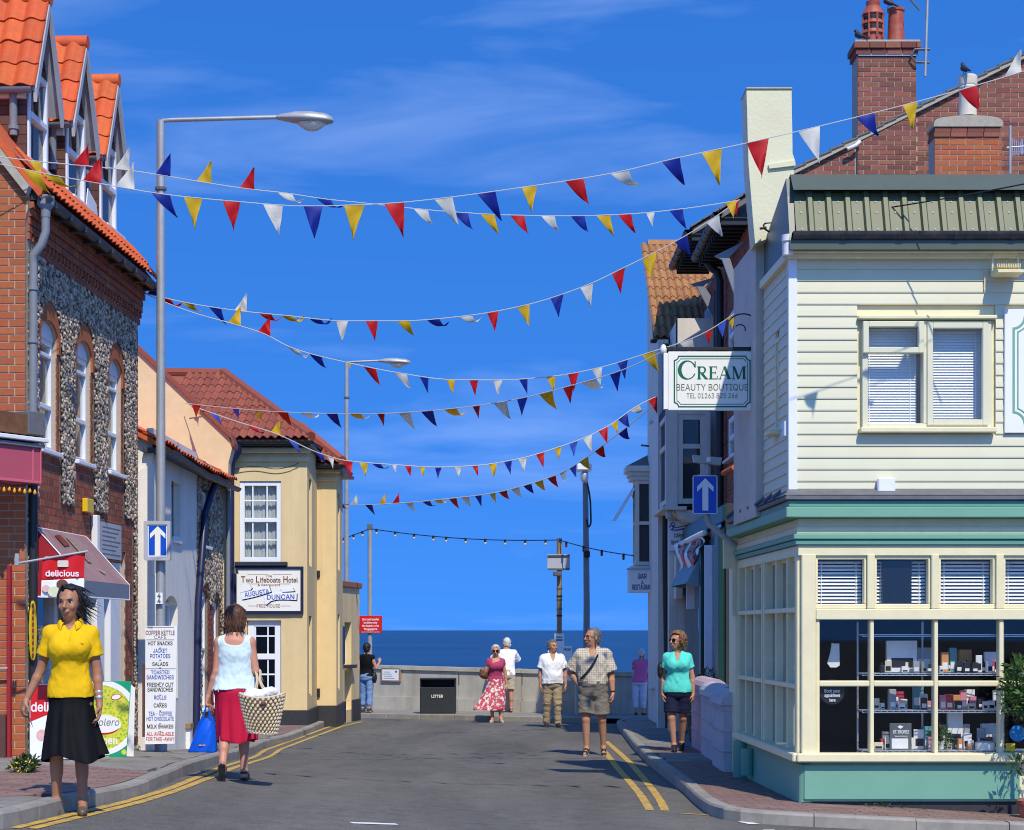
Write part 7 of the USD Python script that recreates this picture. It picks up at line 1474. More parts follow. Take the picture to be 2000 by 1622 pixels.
wg = MB(); [leafy(wg, V(X(p, D0 - .06), D0 - .06, float(road(X(p, 17), 17)) + KH + .015), .03, 12, .035, r_, .5) for p in (1700, 1722, 1735, 1760, 1800)]; tag(prim(put('plinth_weeds', wg, 'leaf')), 'tiny weeds growing along the foot of the shop plinth', 'weeds', kind='stuff')

# ---------------------------------------------------------------- bunting
for n_, c in (('flag_red', (.62, .008, .012)), ('flag_yellow', (.74, .50, .015)), ('flag_blue', (.008, .03, .34)), ('flag_white', (.74, .73, .66)), ('flag_lightblue', (.06, .13, .62))): mat(n_, c, .55, .06, 30, .1, 200, translucent=.42)
FM = {'r': 'flag_red', 'y': 'flag_yellow', 'b': 'flag_blue', 'w': 'flag_white', 'l': 'flag_lightblue'}
wr = np.random.default_rng(21)
def bunting(label, d0, d1, x0, x1, path, flags, group='strings of bunting'):
    """path: pixels the cord runs through; flags: (px, colour, height, kind) hanging from it. h hangs, b blows sideways, u stands up, f folded flat."""
    dep = lambda px: 1 / np.interp(px, [x0, x1], [1 / d0, 1 / d1])
    from scipy.interpolate import PchipInterpolator
    pa = np.array(path, float); pc = PchipInterpolator(pa[:, 0], pa[:, 1])
    t = thing('bunting', label, 'bunting', at(pa[len(pa) // 2, 0], pa[len(pa) // 2, 1], dep(pa[len(pa) // 2, 0])), group)
    xs = np.linspace(pa[0, 0], pa[-1, 0], 70); put('cord', MB().tube([at(a, float(pc(a)), dep(a)) for a in xs], .0045 * dep(900) / 16, 5), 'flag_white', t)
    for px, c, h, k in flags:
        d = dep(px); w = .60 * (h if k in 'hb' else max(h, 36 * 17 / d * .9)); s = d / FPX
        full = (h if k in 'h' else 62 * 16 / d * .9)
        hw = full * .30
        a, b = at(px - hw, float(pc(px - hw)), dep(px - hw)), at(px + hw, float(pc(px + hw)), dep(px + hw)); L = full * s
        ang = {'h': wr.uniform(-.15, .25), 'b': wr.uniform(.6, 1.0), 'u': 2.6, 'f': wr.uniform(1.25, 1.7)}[k]; away = {'h': wr.uniform(-.2, .2), 'b': wr.uniform(.3, .7), 'u': .15, 'f': wr.uniform(.3, .8)}[k]
        ph = wr.uniform(0, 6); n, m = 9, 7; P = np.zeros((n, m, 3)); lean = {'h': wr.uniform(-.05, .55), 'b': .9, 'u': .5, 'f': .8}[k]
        for i, v in enumerate(np.linspace(0, 1, n)):
            th = ang * (v ** .6 if k != 'u' else 1)
            off = V(lean * L * v * (.55 if k != 'f' else .9), 0, 0); dn = V(0, math.sin(away) * L * v * abs(math.sin(th)) + .0, -math.cos(th) * L * v)
            for j, q in enumerate(np.linspace(0, 1, m)):
                qq = .5 + (q - .5) * max(1 - v, .03)
                P[i, j] = a * (1 - qq) + b * qq + off + dn + V(0, .10 * L * math.sin(v * 5 + q * 3 + ph) * v ** .5, .03 * L * math.sin(v * 6 + ph) * v)
        put('flag', MB().shell(P, .0025), FM[c], t, smooth=True)
def F(s): return [(int(a), b, int(c), d) for a, b, c, d in (x.split(',') for x in s.split())]
bunting('nearest bunting string, its big flags crossing from the dormers to the far upper corner', 14.6, 15.4, -60, 2060,
        [(-60, 312), (0, 321), (90, 340), (230, 365), (320, 380), (450, 393), (600, 403), (690, 401), (770, 397), (860, 388), (1030, 365), (1200, 338), (1310, 312), (1480, 275), (1690, 225), (1890, 172), (2060, 120)],
        F('62,y,34,b 100,y,36,f 180,r,40,u 244,w,44,u 314,b,48,b 377,y,60,h 452,r,58,h 533,w,64,h 612,b,64,h 692,y,66,h 770,r,66,h 866,w,46,b 950,b,44,b 1034,y,50,h 1122,r,30,b 1210,w,20,f 1310,b,42,b 1390,y,66,h 1480,r,72,h 1580,w,70,h 1690,b,40,b 1778,y,50,h 1890,r,44,b 1978,w,30,u'))
bunting('second bunting string with upturned flags near the tall lamp, ending at the black eaves', 17.0, 21.0, -20, 1445,
        [(-20, 304), (40, 312), (150, 323), (235, 331), (310, 342), (400, 357), (480, 369), (560, 378), (640, 390), (700, 396), (810, 408), (890, 415), (1010, 421), (1120, 422), (1220, 419), (1320, 410), (1380, 402), (1445, 391)],
        F('70,y,36,h 158,r,30,u 238,w,30,u 318,b,34,u 398,y,40,u 482,r,60,u 556,w,30,f 632,b,26,f 822,w,34,b 900,b,20,b 952,y,30,b 1010,r,40,b 1070,w,38,b 1128,b,30,b 1178,y,30,b 1220,r,38,b 1270,w,28,h 1320,b,30,b 1428,y,34,h'))
bunting('third bunting string sagging from the flint house eave up to the black eaves', 22.0, 21.4, 282, 1442,
        [(282, 573), (320, 582), (365, 592), (470, 608), (560, 617), (670, 627), (790, 627), (905, 618), (1020, 598), (1145, 558), (1205, 530), (1330, 466), (1400, 422), (1442, 392)],
        F('300,b,28,u 322,r,12,f 366,y,14,f 420,b,20,b 470,w,40,u 518,r,10,f 562,y,10,f 616,b,16,f 668,w,40,h 726,r,40,h 788,y,32,b 846,b,18,f 910,w,16,f 963,r,38,h 1022,y,40,h 1088,b,42,h 1146,w,42,h 1208,r,44,h 1268,y,48,h 1330,b,30,b 1392,w,34,b 1436,r,26,h'))
bunting('fourth bunting string from the flint house eave past the far lamp head', 22.0, 20.9, 282, 1436,
        [(282, 573), (380, 612), (455, 633), (515, 652), (570, 680), (680, 709), (780, 729), (880, 742), (970, 743), (1075, 736), (1165, 720), (1265, 690), (1360, 658), (1436, 612)],
        F('458,y,16,u 516,r,26,u 572,w,14,f 616,b,20,b 682,y,12,h 722,r,16,b 782,w,26,b 828,b,30,h 880,y,28,h 925,r,30,h 972,w,30,h 1022,b,28,h 1076,y,30,h 1120,r,36,h 1166,w,34,h 1216,b,34,h 1266,y,24,b 1340,w,26,b 1384,r,26,h 1410,l,30,h 1430,y,28,h'))
bunting('fifth bunting string from the peach gable to the hanging sign', 27.6, 19.2, 362, 1292,
        [(362, 788), (455, 798), (550, 805), (650, 808), (745, 808), (835, 803), (930, 793), (1020, 778), (1110, 755), (1205, 727), (1292, 688)],
        F('383,r,28,h 460,l,22,h 505,y,24,h 552,r,16,b 598,w,16,f 648,b,22,b 694,y,10,f 744,r,24,h 790,w,12,b 834,b,14,b 880,y,8,f 930,r,24,h 977,w,14,b 1020,b,34,h 1066,y,22,b 1110,r,34,h 1150,w,14,f 1202,b,36,h'))
bunting('sixth bunting string from the peach gable to the white house drainpipe', 27.6, 30.6, 372, 1280,
        [(372, 792), (460, 823), (540, 848), (625, 886), (675, 900), (768, 908), (856, 913), (927, 910), (1020, 895), (1090, 874), (1145, 854), (1195, 828), (1240, 796), (1280, 776)],
        F('385,y,16,h 418,l,18,b 492,r,14,f 538,y,18,u 572,l,24,b 622,b,16,b 646,w,22,h 679,r,34,h 710,y,28,h 735,b,10,f 770,w,16,h 797,r,22,h 824,y,20,h 856,b,22,h 895,w,22,h 928,r,20,h 963,y,28,h 992,b,26,h 1021,w,28,h 1055,r,28,h 1090,y,24,h 1120,l,28,h 1147,w,30,h 1178,r,30,h 1200,y,22,h 1216,b,20,b 1240,w,14,f 1275,r,30,h'))
bunting('farthest bunting string with the smallest flags, from the far lamp to the white house', 39.0, 30.8, 660, 1278,
        [(660, 985), (720, 986), (797, 982), (880, 974), (960, 964), (1030, 947), (1100, 922), (1145, 894), (1175, 872), (1215, 842), (1278, 790)],
        F('664,r,8,f 691,w,16,u 720,b,14,b 746,y,14,u 773,r,14,u 799,w,14,b 832,b,10,f 855,y,6,f 884,r,12,b 908,w,18,b 934,b,22,h 962,y,20,h 982,r,14,b 1006,w,20,b 1030,b,14,b 1052,y,14,b 1077,r,22,b 1100,w,22,h 1119,l,22,h 1140,y,16,b 1170,r,24,b 1216,b,22,b'))
# ---------------------------------------------------------------- figures: signed distance bodies, one continuous skin each, clothes as their own sheets
def surface_nets(vol, lo, h):
    s = vol < 0; nx, ny, nz = vol.shape
    c = np.zeros((nx - 1, ny - 1, nz - 1), np.int8); offs = [(i, j, k) for i in (0, 1) for j in (0, 1) for k in (0, 1)]
    for i, j, k in offs: c += s[i:nx - 1 + i, j:ny - 1 + j, k:nz - 1 + k]
    act = np.argwhere((c > 0) & (c < 8)); idx = -np.ones(c.shape, np.int64); idx[tuple(act.T)] = np.arange(len(act))
    val = np.stack([vol[act[:, 0] + i, act[:, 1] + j, act[:, 2] + k] for i, j, k in offs], 1); P = np.zeros((len(act), 3)); n = np.zeros(len(act))
    O = np.array(offs, float)
    for a in range(8):
        for b in range(a + 1, 8):
            if np.abs(O[a] - O[b]).sum() != 1: continue
            m = (val[:, a] < 0) != (val[:, b] < 0); t = val[m, a] / (val[m, a] - val[m, b]); P[m] += O[a] + (O[b] - O[a]) * t[:, None]; n[m] += 1
    v = lo + (act + P / n[:, None]) * h; F_ = []
    for ax in range(3):
        sl0 = [slice(None)] * 3; sl1 = [slice(None)] * 3; sl0[ax] = slice(0, -1); sl1[ax] = slice(1, None)
        e = np.argwhere(s[tuple(sl0)] != s[tuple(sl1)]); u, w = (ax + 1) % 3, (ax + 2) % 3
        e = e[(e[:, u] > 0) & (e[:, w] > 0) & (e[:, u] < vol.shape[u] - 1) & (e[:, w] < vol.shape[w] - 1)]
        inside = s[tuple(e.T)]; q = []
        for du, dw in ((-1, -1), (0, -1), (0, 0), (-1, 0)):
            p = e.copy(); p[:, u] += du; p[:, w] += dw; q.append(idx[tuple(p.T)])
        q = np.stack(q, 1); q[~inside] = q[~inside][:, ::-1]; F_.append(q)
    q = np.vstack(F_); return v, np.vstack([q[:, [0, 1, 2]], q[:, [0, 2, 3]]])
class Vol:
    def __init__(s, lo, hi, h):
        s.lo, s.h = np.array(lo, float), h; s.n = np.ceil((np.array(hi) - s.lo) / h).astype(int) + 1; s.d = np.full(s.n, .2, np.float32)
        s.ax = [s.lo[k] + np.arange(s.n[k]) * h for k in range(3)]
    def like(s): o = object.__new__(Vol); o.lo, o.h, o.n, o.ax = s.lo, s.h, s.n, s.ax; o.d = np.full(s.n, .2, np.float32); return o
    def region(s, lo, hi):
        a = np.clip(np.floor((np.asarray(lo) - s.lo) / s.h).astype(int), 0, s.n); b = np.clip(np.ceil((np.asarray(hi) - s.lo) / s.h).astype(int) + 1, 0, s.n)
        sl = tuple(slice(i, j) for i, j in zip(a, b)); return sl, np.meshgrid(*[s.ax[k][sl[k]] for k in range(3)], indexing='ij', sparse=True)
    def blend(s, sl, d, k, op='add'):
        c = s.d[sl]
        if op == 'sub': d = -d
        if k <= 0: s.d[sl] = np.minimum(c, d) if op == 'add' else np.maximum(c, d); return
        if op == 'add':
            hh = np.maximum(k - np.abs(c - d), 0) / k; s.d[sl] = np.minimum(c, d) - hh * hh * k * .25
        else:
            hh = np.maximum(k - np.abs(c - d), 0) / k; s.d[sl] = np.maximum(c, d) + hh * hh * k * .25
    def cone(s, a, b, ra, rb, k=.02, op='add', flat=None):
        a, b = np.asarray(a, float), np.asarray(b, float); m = max(ra, rb) + k + 4 * s.h; sl, (x, y, z) = s.region(np.minimum(a, b) - m, np.maximum(a, b) + m)
        ab = b - a; L = max(ab @ ab, 1e-12); t = np.clip(((x - a[0]) * ab[0] + (y - a[1]) * ab[1] + (z - a[2]) * ab[2]) / L, 0, 1)
        d = np.sqrt((x - a[0] - t * ab[0]) ** 2 + (y - a[1] - t * ab[1]) ** 2 + (z - a[2] - t * ab[2]) ** 2) - (ra + (rb - ra) * t); s.blend(sl, d, k, op)
    def chain(s, pts, rs, k=.02):
        for i in range(len(pts) - 1): s.cone(pts[i], pts[i + 1], rs[i], rs[i + 1], k)
    def ell(s, c, r, R=None, k=.02, op='add'):
        c, r = np.asarray(c, float), np.asarray(r, float); R = np.eye(3) if R is None else R; m = r.max() + k + 4 * s.h; sl, (x, y, z) = s.region(c - m, c + m)
        x, y, z = x - c[0], y - c[1], z - c[2]; q = [(x * R[i, 0] + y * R[i, 1] + z * R[i, 2]) / r[i] for i in range(3)]; l0 = np.sqrt(q[0] ** 2 + q[1] ** 2 + q[2] ** 2); l1 = np.sqrt((q[0] / r[0]) ** 2 + (q[1] / r[1]) ** 2 + (q[2] / r[2]) ** 2)
        s.blend(sl, l0 * (l0 - 1) / np.maximum(l1, 1e-9), k, op)
    def loft(s, zs_, rx, ry, cx, cy, k=.03, grow=0.0, p=2.25, zlo=None, zhi=None):
        from scipy.interpolate import PchipInterpolator as PI
        zlo, zhi = zs_[0] if zlo is None else zlo, zs_[-1] if zhi is None else zhi; m = .05 + k
        sl, (x, y, z) = s.region((-.6, -.6, zlo - m), (.6, .6, zhi + m)); zz = np.clip(z, zs_[0], zs_[-1]); f = lambda a: PI(zs_, a)(zz)
        RX_, RY_ = f(rx) + grow, f(ry) + grow; q = (np.abs((x - f(cx)) / RX_) ** p + np.abs((y - f(cy)) / RY_) ** p) ** (1 / p)
        d = (q - 1) * np.minimum(RX_, RY_); d = np.maximum(d, np.maximum(zlo - z, z - zhi)); s.blend(sl, d.astype(np.float32), k)
    def cut(s, f):
        x, y, z = np.meshgrid(*s.ax, indexing='ij', sparse=True); s.d = np.maximum(s.d, f(x, y, z).astype(np.float32))
    def keep(s, o): s.d = np.maximum(s.d, o)
    def wrinkle(s, amp, freq, seed=0, stretch=(1, 1, 1)):
        m = np.abs(s.d) < .03; p = np.argwhere(m); q = (s.lo + p * s.h) * np.array(stretch) * freq
        s.d[tuple(p.T)] += ((meshkit.noise(q, seed) - .5) * 2 * amp + (meshkit.noise(q * 2.3, seed + 5) - .5) * amp).astype(np.float32)
    def mesh(s, it=4):
        v, f = surface_nets(s.d, s.lo, s.h); m = trimesh.Trimesh(v, f, process=False)
        if it: trimesh.smoothing.filter_taubin(m, iterations=it)
        m.remove_unreferenced_vertices(); return m
def unit(v): v = np.asarray(v, float); return v / np.linalg.norm(v)
def skin_mat(name, c): mat(name, c, .5, .05, 14, .1, 200, spec=.35)
skin_mat('skin_tan', (.44, .215, .125)); skin_mat('skin_brown', (.36, .165, .09)); skin_mat('skin_fair', (.58, .32, .22)); skin_mat('skin_red', (.52, .24, .15))
for n_, c in (('hair_black', (.012, .010, .010)), ('hair_brown', (.10, .040, .018)), ('hair_grey', (.15, .135, .12)), ('hair_white', (.62, .58, .52)), ('hair_auburn', (.20, .095, .04))): mat(n_, c, .5, .35, 60, .6, 300, bdist=.004)
for n_, c in (('cloth_yellow', (.74, .44, .008)), ('cloth_black', (.006, .006, .007)), ('cloth_mint', (.58, .70, .70)), ('cloth_red', (.50, .012, .045)), ('cloth_teal', (.10, .62, .50)), ('cloth_navy', (.014, .017, .042)), ('cloth_magenta', (.36, .05, .12)), ('cloth_white', (.80, .80, .80)), ('cloth_khaki', (.34, .26, .155)), ('cloth_shorts', (.19, .17, .135)), ('cloth_pink', (.72, .13, .28)), ('cloth_lavender', (.66, .62, .74)), ('cloth_jeans', (.16, .26, .45)), ('cloth_beige', (.45, .38, .28)), ('leather_brown', (.12, .05, .02)), ('shoe_bronze', (.13, .085, .05)), ('lip', (.34, .09, .075)), ('eye_white', (.75, .73, .70)), ('bag_blue', (.005, .10, .62))): mat(n_, c, .75 if 'cloth' in n_ else .4, .06, 60 if 'cloth' in n_ else 20, .25 if 'cloth' in n_ else .05, 350 if 'cloth' in n_ else 60, bdist=.002, spec=.12 if 'cloth' in n_ else .4)
def pattern(name, nodes, links): M[name] = usdkit.material(stage, '/World/Looks/' + name, dict({'tc': ('texture_coordinate', {}), 'p': ('principled_bsdf', {'roughness': .8})}, **nodes), links, surface='p.BSDF')
pattern('cloth_floral', {'v': ('voronoi_texture', {'scale': 13.0}), 'n': ('noise_texture', {'scale': 16.0, 'detail': 3.0}), 'r': ('rgb_ramp', {'ramp': [(.40, (.62, .055, .11)), (.5, (.55, .10, .13)), (.56, (.78, .70, .66)), (.75, (.80, .74, .70))]}), 'r2': ('rgb_ramp', {'ramp': [(.0, (.25, .02, .05)), (.28, (.9, .9, .9)), (1, (1, 1, 1))]}), 'mx': ('mix', {'mix_type': 'multiply', 'fac': .7})},
        [('tc.object', 'v.vector'), ('tc.object', 'n.vector'), ('n.fac', 'r.fac'), ('v.distance', 'r2.fac'), ('r.color', 'mx.color1'), ('r2.color', 'mx.color2'), ('mx.color', 'p.base_color')])
pattern('cloth_check', {'s': ('separate_xyz', {}), 'a': ('math', {'math_type': 'multiply', 'value2': 200.0}), 'sa': ('math', {'math_type': 'sine'}), 'b': ('math', {'math_type': 'multiply', 'value2': 200.0}), 'sb': ('math', {'math_type': 'sine'}), 'm': ('math', {'math_type': 'maximum'}), 'r': ('rgb_ramp', {'ramp': [(.0, (.58, .53, .42)), (.60, (.55, .49, .38)), (.9, (.36, .30, .21)), (1, (.32, .26, .18))]})},
        [('tc.object', 's.vector'), ('s.x', 'a.value1'), ('a.value', 'sa.value1'), ('s.z', 'b.value1'), ('b.value', 'sb.value1'), ('sa.value', 'm.value1'), ('sb.value', 'm.value2'), ('m.value', 'r.fac'), ('r.color', 'p.base_color')])
TZ = np.array([.44, .475, .515, .56, .615, .67, .735, .785, .82, .842, .865])
TF = dict(rx=[.055, .094, .104, .097, .079, .083, .092, .090, .066, .042, .030], ry=[.045, .074, .077, .068, .059, .063, .076, .062, .050, .036, .032], cy=[.006, .010, .010, .002, -.002, -.003, -.010, -.002, .006, .008, .004])
TM = dict(rx=[.050, .086, .095, .094, .093, .097, .106, .104, .078, .050, .036], ry=[.045, .068, .072, .072, .074, .074, .076, .068, .054, .042, .036], cy=[.006, .008, .006, -.004, -.010, -.008, -.004, .0, .006, .008, .004])
class Person:
    def __init__(s, name_label, base, yaw, H, kind='f', girth=1.0, h=.008, arms=None, legs=None, head=(0, 0), lean=(0, 0), skin='skin_fair', group=None, seed=1):
        s.H, s.kind, s.g, s.h, s.skin, s.seed = H, kind, girth, h, skin, seed
        s.base = np.asarray(base, float); s.t = thing('person', name_label, 'person', s.base, group); c, sn = math.cos(yaw), math.sin(yaw); s.R = np.array([[c, -sn, 0], [sn, c, 0], [0, 0, 1]]); T = TF if kind == 'f' else TM
        s.zs = TZ * H; s.rx, s.ry = np.array(T['rx']) * H * girth, np.array(T['ry']) * H * girth; lz = np.clip((TZ - .5) / .36, 0, 1); s.cx, s.cy = lean[0] * lz * H, np.array(T['cy']) * H + lean[1] * lz ** 1.3 * H
        sh = (.088 if kind == 'f' else .102) * H; hipw = .050 * H
        top = V(s.cx[-3], s.cy[-3], .800 * H); s.neck0, s.neck1 = V(s.cx[-2], s.cy[-2], .835 * H), V(s.cx[-1], s.cy[-1] - .012 * H, .885 * H); s.hc = V(s.cx[-1], s.cy[-1] - .016 * H, .936 * H)
        s.sh = {'a': top + V(-sh, 0, 0), 'b': top + V(sh, 0, 0)}; s.el, s.wr, s.hd = {}, {}, {}
        for k, (ed, wd, hd, pn) in (arms or {}).items():
            s.el[k] = s.sh[k] + unit(ed) * .172 * H; s.wr[k] = s.el[k] + unit(wd) * .150 * H; s.hd[k] = (unit(hd), unit(pn))
        s.hip = {'a': V(-hipw, .006 * H, .50 * H), 'b': V(hipw, .006 * H, .50 * H)}; s.kn, s.an, s.ft = {}, {}, {}
        for k, (td, sd_, fd) in (legs or {}).items():
            s.kn[k] = s.hip[k] + unit(td) * .222 * H; s.an[k] = s.kn[k] + unit(sd_) * .235 * H; s.ft[k] = unit(fd)
        uz = lambda k: math.sqrt(max(0, 1 - s.ft[k][2] ** 2)); low = min(min(s.an[k][2] - (.024 * uz(k) + .022) * H - s.ft[k][2] * .02 * H, s.an[k][2] + s.ft[k][2] * .118 * H - (.028 * uz(k) + .016) * H) for k in s.an if s.ft[k][2] > -.3)
        s.dz = -low; y_, p_ = head; f = V(math.sin(y_) * math.cos(p_), -math.cos(y_) * math.cos(p_), math.sin(p_)); s.f = f; s.r = unit(np.cross(f, V(0, 0, 1))); s.u = np.cross(s.r, f); s.HR = np.array([s.r, f, s.u])
    def W(s, v): return np.asarray(v) @ s.R.T + s.base + V(0, 0, s.dz)
    def put(s, name, m, mt, smooth=True, label=None, parent=None):
        v, f = (np.array(m.vertices), np.array(m.faces)) if hasattr(m, 'vertices') else m.arrays()
        return put(name, (s.W(v), f), mt, parent or s.t, smooth, label)
    def vol(s, h=None):
        P = np.array([s.hc + V(0, 0, .17 * s.H), s.hc + s.f * .1] + list(s.el.values()) + [w + s.hd[k][0] * .20 for k, w in s.wr.items()] + list(s.an.values()) + [s.an[k] + s.ft[k] * .2 for k in s.an] + list(s.kn.values()) + [V(-.16, -.16, 0) * s.g * s.H / 1.65 * 1.2 + V(0, 0, .5), V(.16, .16, 0) * s.g * s.H / 1.65 * 1.2 + V(0, 0, .5)] + list(s.sh.values()))
        return Vol(P.min(0) - .09, P.max(0) + .09, h or s.h)
    def hp(s, a, b, c): return s.hc + s.r * a + s.f * b + s.u * c
    def hand(s, v, k, curl=.5, q=None):
        q = s.H / 1.7 if q is None else q; w = s.wr[k]; d, n = s.hd[k]; n = unit(n - (n @ d) * d); t = np.cross(d, n) * (1 if k == 'a' else -1); r = .0096 * q if s.h < .0085 else .0104 * q
        for i, (lat, ln) in enumerate(((.030, .066), (.010, .075), (-.010, .070), (-.029, .054))):
            kn = w + d * (.088 - .006 * abs(i - 1.2)) * q + t * lat * q; v.cone(w + d * .015 * q + t * lat * .55 * q, kn, .0165 * q, .0125 * q, .016)
            p, a = kn, 0.0
            for j, fr in enumerate((.45, .30, .25)):
                a += curl * (1.0 if j else .7); dd = d * math.cos(a) + n * math.sin(a); e = p + dd * ln * q * fr * 1.08; v.cone(p, e, r * (1.12 - .1 * j), r * (1.02 - .1 * j), .004); p = e
        b = w + d * .030 * q + t * .026 * q; m_ = b + unit(d * .55 + t * .75 + n * .45) * .036 * q; v.cone(w + d * .018 * q + t * .012 * q, b, .017 * q, .014 * q, .014); v.cone(b, m_, .0135 * q, .0115 * q, .010); v.cone(m_, m_ + unit(d * .95 + t * .18 + n * .5) * .036 * q, .0108 * q, .0088 * q, .005)
    def body(s, curl=.5, hands=True):
        H, g = s.H, s.g; v = s.vol(); la = (.9 if s.kind == 'f' else 1.05) * (.55 + .45 * g)
        v.loft(s.zs, s.rx, s.ry, s.cx, s.cy, .01)
        v.cone(s.neck0, s.neck1, .036 * H, .030 * H if s.kind == 'f' else .036 * H, .03)
        if s.kind == 'f':
            for sx in (-1, 1): v.ell(V(s.cx[6] + sx * .043 * H, s.cy[6] - s.ry[6] * .72, .738 * H), V(.040, .036, .042) * H * g ** .5, None, .03)
        for k in s.el:
            sg = -1 if k == 'a' else 1
            v.cone(s.sh[k] + V(-sg * .03 * H, 0, .004), s.sh[k], .034 * H * la, .033 * H * la, .04); v.cone(s.sh[k], s.el[k], .032 * H * la, .0245 * H * la, .03); m_ = s.el[k] * .72 + s.wr[k] * .28; v.cone(s.el[k], m_, .0245 * H * la, .0245 * H * la, .012); v.cone(m_, s.wr[k], .0245 * H * la, .0155 * H * la ** .5, .012)
            if hands: s.hand(v, k, curl if not isinstance(curl, dict) else curl[k])
        for k in s.kn:
            a, b, c = s.hip[k], s.kn[k], s.an[k]; bk = V(0, .012 * H, 0)
            v.cone(a - V(0, 0, .02 * H), b, .052 * H * g ** .7, .0325 * H * g ** .4, .03); v.cone(b, c, .030 * H * g ** .3, .0205 * H, .02); v.cone(b * .85 + c * .15 + bk * .7, b * .55 + c * .45 + bk * .9, .026 * H * g ** .3, .025 * H * g ** .3, .03)
            f = s.ft[k]; up = unit(V(0, 0, 1) - f * f[2]); heel = c - up * .024 * H - f * .019 * H; ball = c + f * .078 * H - up * .028 * H; v.cone(c, heel, .021 * H, .018 * H, .02); v.cone(heel, ball, .018 * H, .0175 * H, .02); v.cone(c + f * .015 * H, ball, .019 * H, .014 * H, .025); v.cone(ball, ball + f * .038 * H, .0175 * H, .012 * H, .015)
        q = H / 1.65 * 1.13; hp = s.hp
        v.ell(hp(0, -.008 * q, .030 * q), V(.071, .090, .082) * q, s.HR, .02); v.ell(hp(0, .030 * q, -.022 * q), V(.056, .056, .074) * q, s.HR, .03); v.ell(hp(0, .048 * q, -.078 * q), V(.026, .022, .020) * q, s.HR, .03)
        for sx in (-1, 1):
            v.ell(hp(sx * .033 * q, .072 * q, .012 * q), V(.013, .010, .010) * q, s.HR, .010, 'sub'); v.ell(hp(sx * .036 * q, .066 * q, -.022 * q), V(.020, .014, .018) * q, s.HR, .015); v.ell(hp(sx * .071 * q, -.006 * q, -.004 * q), V(.009, .018, .030) * q, s.HR, .006)
        v.ell(hp(0, .080 * q, .030 * q), V(.042, .012, .010) * q, s.HR, .015)
        v.cone(hp(0, .086 * q, .016 * q), hp(0, .108 * q, -.020 * q), .0075 * q, .0115 * q, .010); v.ell(hp(0, .094 * q, -.024 * q), V(.016, .012, .009) * q, s.HR, .006)
        v.ell(hp(0, .085 * q, -.050 * q), V(.024, .010, .012) * q, s.HR, .010)
        s.q = q; s.bm = v.mesh(3); s.put('body', s.bm, s.skin)
        return s
    def face(s, glasses=None, lip='lip', brow='hair_black', smile=False):
        q, hp = s.q, s.hp
        for sx in (-1, 1):
            if not glasses or glasses == 'clear':
                e = trimesh.creation.icosphere(2, .0105 * q); e.apply_translation(hp(sx * .032 * q, .0685 * q, .011 * q)); b = s.put('eye', e, 'eye_white'); e = trimesh.creation.icosphere(2, .0070 * q); e.apply_translation(hp(sx * .032 * q + .001, .0755 * q, .0105 * q)); s.put('iris', e, 'hair_black', parent=b)
                s.put('eyelid', MB().tube([hp(sx * (.032 + o) * q, (.0785 - abs(o) * .25) * q, (.0195 - o * o * 18) * q) for o in (-.013, -.006, 0, .006, .013)], .0022 * q, 6), brow)
            s.put('eyebrow', MB().tube([hp(sx * (.032 + o) * q, (.089 - abs(o + .008) * .35) * q, (.030 + .15 * o) * q) for o in (-.018, -.008, 0, .009, .018)], [.0022 * q, .0034 * q, .0034 * q, .003 * q, .0015 * q], 6), brow)
        m = MB()
        for dz, w in ((.0, 1.0), (-.0075, .8)): m.tube([hp(o * w * q, (.0945 - abs(o) * .55) * q, (-.0475 + dz + (.10 * abs(o) if smile else -.02 * abs(o))) * q) for o in (-.022, -.011, 0, .011, .022)], [.0015 * q, .0038 * q, .0045 * q, .0038 * q, .0015 * q], 6)
        s.put('lips', m, lip)
        if glasses:
            L = MB(); t = MB()
            for sx in (-1, 1):
                c = hp(sx * .034 * q, .092 * q, .009 * q); th = np.linspace(0, 2 * np.pi, 17)[:-1]; ring = [c + s.r * .025 * q * math.cos(a) + s.u * .019 * q * math.sin(a) - s.f * (.010 * q * max(0, sx * math.cos(a))) for a in th]
                if glasses == 'dark': L.add(np.vstack([ring, [c + s.f * .004]]), [[16, i, (i + 1) % 16] for i in range(16)] + [[16, (i + 1) % 16, i] for i in range(16)])
                t.tube(ring + ring[:1], .0022 * q, 5, False); t.tube([hp(sx * .058 * q, .084 * q, .014 * q), hp(sx * .073 * q, .04 * q, .013 * q), hp(sx * .075 * q, -.005 * q, .008 * q)], .0025 * q, 5)
            t.tube([hp(-.010 * q, .094 * q, .012 * q), hp(.010 * q, .094 * q, .012 * q)], .0025 * q, 5)
            b = s.put('glasses', t, 'black_gloss' if glasses == 'dark' else 'rust')
            if glasses == 'dark': s.put('lenses', L, 'black_gloss', parent=b)
        return s
    def hair(s, m, style='short', amp=.006, line=.080):
        q, hp = s.q, s.hp; lo = s.hc - .28; v = Vol(lo, s.hc + .28, .007); th = {'short': .010, 'crop': .006, 'bob': .018, 'curly': .026, 'pony': .010, 'long': .016, 'thin': .007}[style] * q
        v.ell(hp(0, -.008 * q, .030 * q), V(.071, .090, .082) * q + th, s.HR, 0)
        if style in ('bob', 'curly', 'long'): v.ell(hp(0, -.030 * q, -.02 * q), V(.080, .070, .085) * q + th * .4, s.HR, .03)
        if style == 'bob': v.ell(hp(0, -.028 * q, -.055 * q), V(.083, .066, .070) * q + th * .3, s.HR, .03)
        if style in ('short', 'crop', 'thin', 'pony'): v.ell(hp(0, -.045 * q, -.03 * q), V(.058, .048, .055) * q, s.HR, .03)
